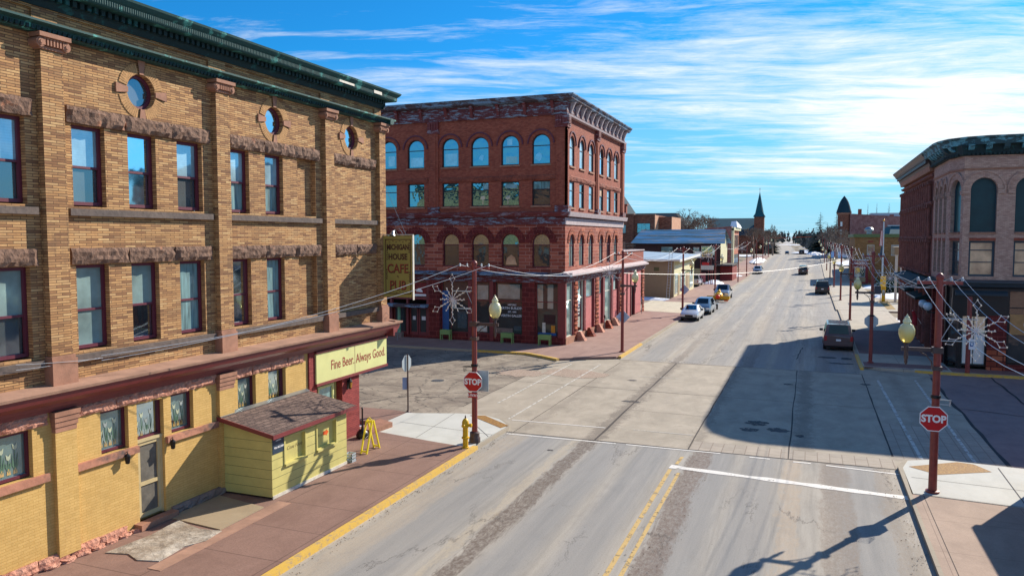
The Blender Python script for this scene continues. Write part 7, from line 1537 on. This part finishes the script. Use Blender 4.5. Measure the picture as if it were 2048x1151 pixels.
# ================================================================== trees
def bare_tree(label, x, y, z, h, spread, seed, group='bare trees', depth=5, r0=.3):
    rnd = random.Random(seed); root = thing('bare_tree', label, 'tree', (x, y, z), group); tk = MB().mat('bark'); tw_ = MB().mat('bark')
    def grow(p, d, L, r, lev):
        q = p + d * L; mbx = tk if lev == 0 else tw_
        r = max(r, .045); mbx.tube([p, p + d * L * .5 + Vector((rnd.uniform(-1, 1), rnd.uniform(-1, 1), 0)) * L * .04, q], r, 5 if lev < 2 else 3, False, r * .65)
        if lev >= depth: return
        n = rnd.choice((3, 3, 4)) if lev else 5
        for k in range(n):
            a = 6.283 * (k + rnd.random() * .7) / n; tilt = rnd.uniform(.35, .75) * spread
            side = d.cross(Vector((math.cos(a), math.sin(a), .31))).normalized(); nd = (d * math.cos(tilt) + side * math.sin(tilt) + Vector((0, 0, .12))).normalized()
            grow(q if k else q, nd, L * rnd.uniform(.62, .82), r * .6, lev + 1)
    grow(Vector((x, y, z)), Vector((rnd.uniform(-.05, .05), 0, 1)).normalized(), h * .28, r0, 0)
    tk.build('trunk', None, root); tw_.build('crown', None, root)
for i, (lb, x, y, z, h, sp, sd_, dp) in enumerate((('wide round bare tree beyond the blue roofed tavern', -29.5, 215, GZ(215), 15.5, 1.25, 3, 6), ('second bare tree to the left of the wide round one', -34, 222, 2, 12.5, 1.1, 9, 5), ('bare tree in front of the church steeple', -15.5, 238, 2, 10.5, .9, 12, 5), ('thin bare tree right of the steeple', -13.5, 262, 2.3, 10.5, .8, 15, 5), ('bare tree at the left kerb on the crest', -11.5, 268, 2.3, 9.5, .9, 18, 4),
        ('bare shrubby tree in front of the turret tower', 7.2, 240, 2, 10.5, .9, 21, 5), ('bare tree right of the dark spruce', 4.8, 262, 2.3, 10, .9, 25, 5), ('low bare tree close to the turret tower foot', 6.5, 228, 1.7, 8, 1., 28, 5), ('bare tree far beyond the crest on the left', -24, 330, 0, 14, .9, 31, 4))):
    bare_tree(lb, x, y, z, h, sp, sd_, depth=dp)
def conifer(label, x, y, z, h, rad_, seed, mt='needles', group='dark conifers', n=None, thin=1.):
    rnd = random.Random(seed); root = thing('conifer_tree', label, 'tree', (x, y, z), group); mb = MB().mat('bark'); mb.tube([(x, y, z), (x, y, z + h * .96)], h * .018, 6, True, .02); mb.build('trunk', None, root)
    mb = MB().mat(mt); tiers = n or int(h * 1.5)
    for i in range(tiers):
        q = i / tiers; zz_ = z + h * (.10 + .88 * q); R_ = rad_ * (1 - q) ** .85 * rnd.uniform(.75, 1.15) + .1; nb_ = int(7 + 7 * (1 - q))
        for k in range(nb_):
            a = rnd.uniform(0, 6.283); L = R_ * rnd.uniform(.6, 1.15); d = Vector((math.cos(a), math.sin(a), rnd.uniform(-.25, .15))); s_ = Vector((-d.y, d.x, 0)); p = Vector((x, y, zz_ + rnd.uniform(-.2, .2)))
            for j in range(5):
                c = p + d * L * (j + .6) / 5; ww = L * .20 * (1.15 - j / 5) * thin; ll = L * .17; up = Vector((0, 0, rnd.uniform(-.3, .1)))
                mb.face([c - d * ll, c + s_ * ww + up * ww, c + d * ll * 1.6 + Vector((0, 0, -.1 * L)), c - s_ * ww + up * ww])
    mb.build('crown', None, root)
for i, (lb, x, y, z, h, r_, mt) in enumerate((('broad dark spruce right of the far street', 3.2, 300, 2, 16, 4.4, 'needles'), ('second spruce behind the broad one', 5.8, 312, 1.5, 13, 3.4, 'needles'), ('tall thin spruce left of the turret tower', 8.4, 292, 2, 17, 2.6, 'needles'), ('small dark spruce near the crest', 6.2, 285, 2, 8.5, 2.6, 'needles2'),
        ('leftmost of three pines over the rubble hall roof', 20.5, 330, 0, 22.3, 1.9, 'needles2'), ('middle of three pines over the rubble hall roof', 23.8, 332, 0, 22.6, 1.8, 'needles2'), ('rightmost of three pines over the rubble hall roof', 28.0, 331, 0, 22.5, 2.4, 'needles2'),
        ('low dark spruce left of the crest', -16.5, 300, 2, 9.5, 2.8, 'needles'), ('dark spruce beside the church steeple foot', -13.5, 330, 0, 13, 3., 'needles'))):
    conifer(lb, x, y, z, h, r_, 40 + i, mt)
hd = thing('hedge', 'low dark evergreen hedge beyond the newspaper boxes', 'hedge', (11.5, 128, 0)); mb = MB().mat('needles2'); rnd = random.Random(77)
for k in range(2600):
    c = Vector((rnd.uniform(9.6, 14.4), rnd.uniform(124, 131), rnd.uniform(.1, 1.9) * (1 - .2 * rnd.random()))); a = rnd.uniform(0, 6.28); s_ = rnd.uniform(.08, .22); mb.face([c + Vector((math.cos(a), math.sin(a), 0)) * s_, c + Vector((0, 0, s_)), c - Vector((math.cos(a), math.sin(a), 0)) * s_, c - Vector((0, 0, s_))])
mb.build('foliage', None, hd)
# distant mixed wood on the rising ground: reads as one mass
mb = MB(); rnd = random.Random(5); M['woodA'] = plain('distant_evergreen', (.020, .055, .050), .9, 0, .4, .05, 0); M['woodB'] = plain('distant_bare_wood', (.10, .095, .085), .9, 0, .3, .05, 0)
for k in range(3600):
    yy = rnd.uniform(335, 900); side = rnd.choice((-1, 1)); xx = XC(min(yy, 640)) - 4.3 + side * rnd.uniform(11, 34 + abs(yy - 400) * 1.2) if yy < 640 else rnd.uniform(-700, 700)
    if xx < -330 and rnd.random() < .4: continue
    gz = GZ(yy); h = rnd.uniform(6, 12) * (1.0 if yy < 700 else 1.25); r_ = h * rnd.uniform(.16, .28); ev = rnd.random() < .7; mb.mat('woodA' if ev else 'woodB')
    for j in range(16 if yy < 650 else 10):
        q = rnd.random(); rr = r_ * ((1 - q) if ev else math.sin(math.pi * (.25 + .7 * q))) + .25; a = rnd.uniform(0, 6.283); c = Vector((xx + math.cos(a) * rr * .6, yy + math.sin(a) * rr * .6, gz + h * (.12 + .85 * q))); s_ = rr * rnd.uniform(.4, .8)
        b = rnd.uniform(0, 6.28); u_ = Vector((math.cos(b), math.sin(b), 0)); mb.face([c + u_ * s_, c + Vector((0, 0, s_ * 1.5)), c - u_ * s_, c - Vector((0, 0, s_ * .8))])
o = mb.build('distant_wood'); tag(o, kind='stuff', label='distant mixed wood on the rising ground beyond the crest', cat='wood')
# small far houses & overhead signal at the far crossing
for i, (x_, y_, w_, lb) in enumerate(((-22, 420, 9, 'tiny grey roofed house left of the far slope'), (12, 400, 10, 'tiny pale house right of the far slope'), (-48, 520, 12, 'tiny distant house among the far trees'))):
    z0 = GZ(y_); h_ = thing('distant_house', lb, 'house', (x_, y_, z0), 'distant houses'); mb = MB().mat('signback' if i else 'farbrick'); mb.box(x_ - w_ / 2, x_ + w_ / 2, y_, y_ + 8, z0 - .5, z0 + 3.2); mb.build('wall', None, h_)
    mb = MB().mat('slatedark'); mb.hexa([(x_ - w_ / 2 - .4, y_ - .4, z0 + 3.2), (x_ + w_ / 2 + .4, y_ - .4, z0 + 3.2), (x_ + w_ / 2 + .4, y_ + 8.4, z0 + 3.2), (x_ - w_ / 2 - .4, y_ + 8.4, z0 + 3.2), (x_ - w_ / 2, y_ + 3.8, z0 + 5.6), (x_ + w_ / 2, y_ + 3.8, z0 + 5.6), (x_ + w_ / 2, y_ + 4.2, z0 + 5.6), (x_ - w_ / 2, y_ + 4.2, z0 + 5.6)]); mb.build('roof', None, h_)
o = MB().mat('orange').tube([(-30, 300, 8.6), (-12, 300, 8.1), (6, 300, 8.7)], .10, 5).build('span_wire'); tag(o, 'orange marked span wire crossing the street above the crest', 'wire')
# more houses that fill the blocks behind the first rows
for i, (x0, x1, y0, y1, h_, mt, lb) in enumerate(((-70, -44, 55, 73, 9, 'farbrick', 'brown brick block hidden behind the dark red building'), (24, 50, 54, 78, 8, 'farbrick', 'brown brick block behind the right corner building'), (9, 30, 176, 200, 6, 'farbrick', 'low brick store behind the ochre building'), (-80, -40, 205, 222, 7, 'ochrebrick', 'low ochre block beyond the apartments'))):
    b_ = thing('brick_block', lb, 'building', ((x0 + x1) / 2, (y0 + y1) / 2, 0)); mb = MB().mat(mt); mb.box(x0, x1, y0, y1, 0, h_); mb.build('wall', None, b_); mb = MB().mat('darkroof'); mb.box(x0 + .3, x1 - .3, y0 + .3, y1 - .3, h_, h_ + .1); mb.build('roof', None, b_)
# a gull over the roofs
bd_ = MB().mat('darkint'); c = (-32.5, 100, 12.6); bd_.face([(c[0], c[1], c[2]), (c[0] + .25, c[1], c[2] + .06), (c[0] + .5, c[1] + .1, c[2] + .3)]).face([(c[0], c[1], c[2]), (c[0] - .25, c[1], c[2] + .1), (c[0] - .55, c[1] + .1, c[2] + .12)]).tube([(c[0], c[1] - .2, c[2]), (c[0] + .05, c[1] + .25, c[2])], .05, 5)
tag(bd_.build('bird'), 'small dark bird flying right of the red building', 'bird')
# grit and dead leaves gathered along the kerbs
rnd = random.Random(91); mb = MB().mat(plain('dry_leaf_litter', srgb(92, 72, 54), .95, 0, .4, 6, 0))
for k in range(1500):
    c0 = rnd.choice((0, 0, 1, 2, 3, 4))
    if c0 == 0: q = (-11.52 + abs(rnd.gauss(0, .16)), rnd.uniform(8, 29.5))
    elif c0 == 1: q = (2.9 - abs(rnd.gauss(0, .25)), rnd.uniform(14, 29.5))
    elif c0 == 2: q = (-11.5 + abs(rnd.gauss(0, .2)), rnd.uniform(50, 90))
    elif c0 == 3: q = (-3.7 + rnd.gauss(0, .3), rnd.uniform(14, 28))
    else: q = (2.9 - abs(rnd.gauss(0, .2)), rnd.uniform(51, 90))
    a = rnd.uniform(0, 6.28); s_ = rnd.uniform(.008, .03); z_ = .012 + rnd.random() * .015
    mb.face([(q[0] + s_ * math.cos(a), q[1] + s_ * math.sin(a), z_), (q[0] - s_ * math.sin(a) * .6, q[1] + s_ * math.cos(a) * .6, z_ + s_ * .5), (q[0] - s_ * math.cos(a), q[1] - s_ * math.sin(a), z_), (q[0] + s_ * math.sin(a) * .6, q[1] - s_ * math.cos(a) * .6, z_)])
tag(mb.build('litter'), 'scattered dead leaves and grit along the kerbs', 'litter', kind='stuff')
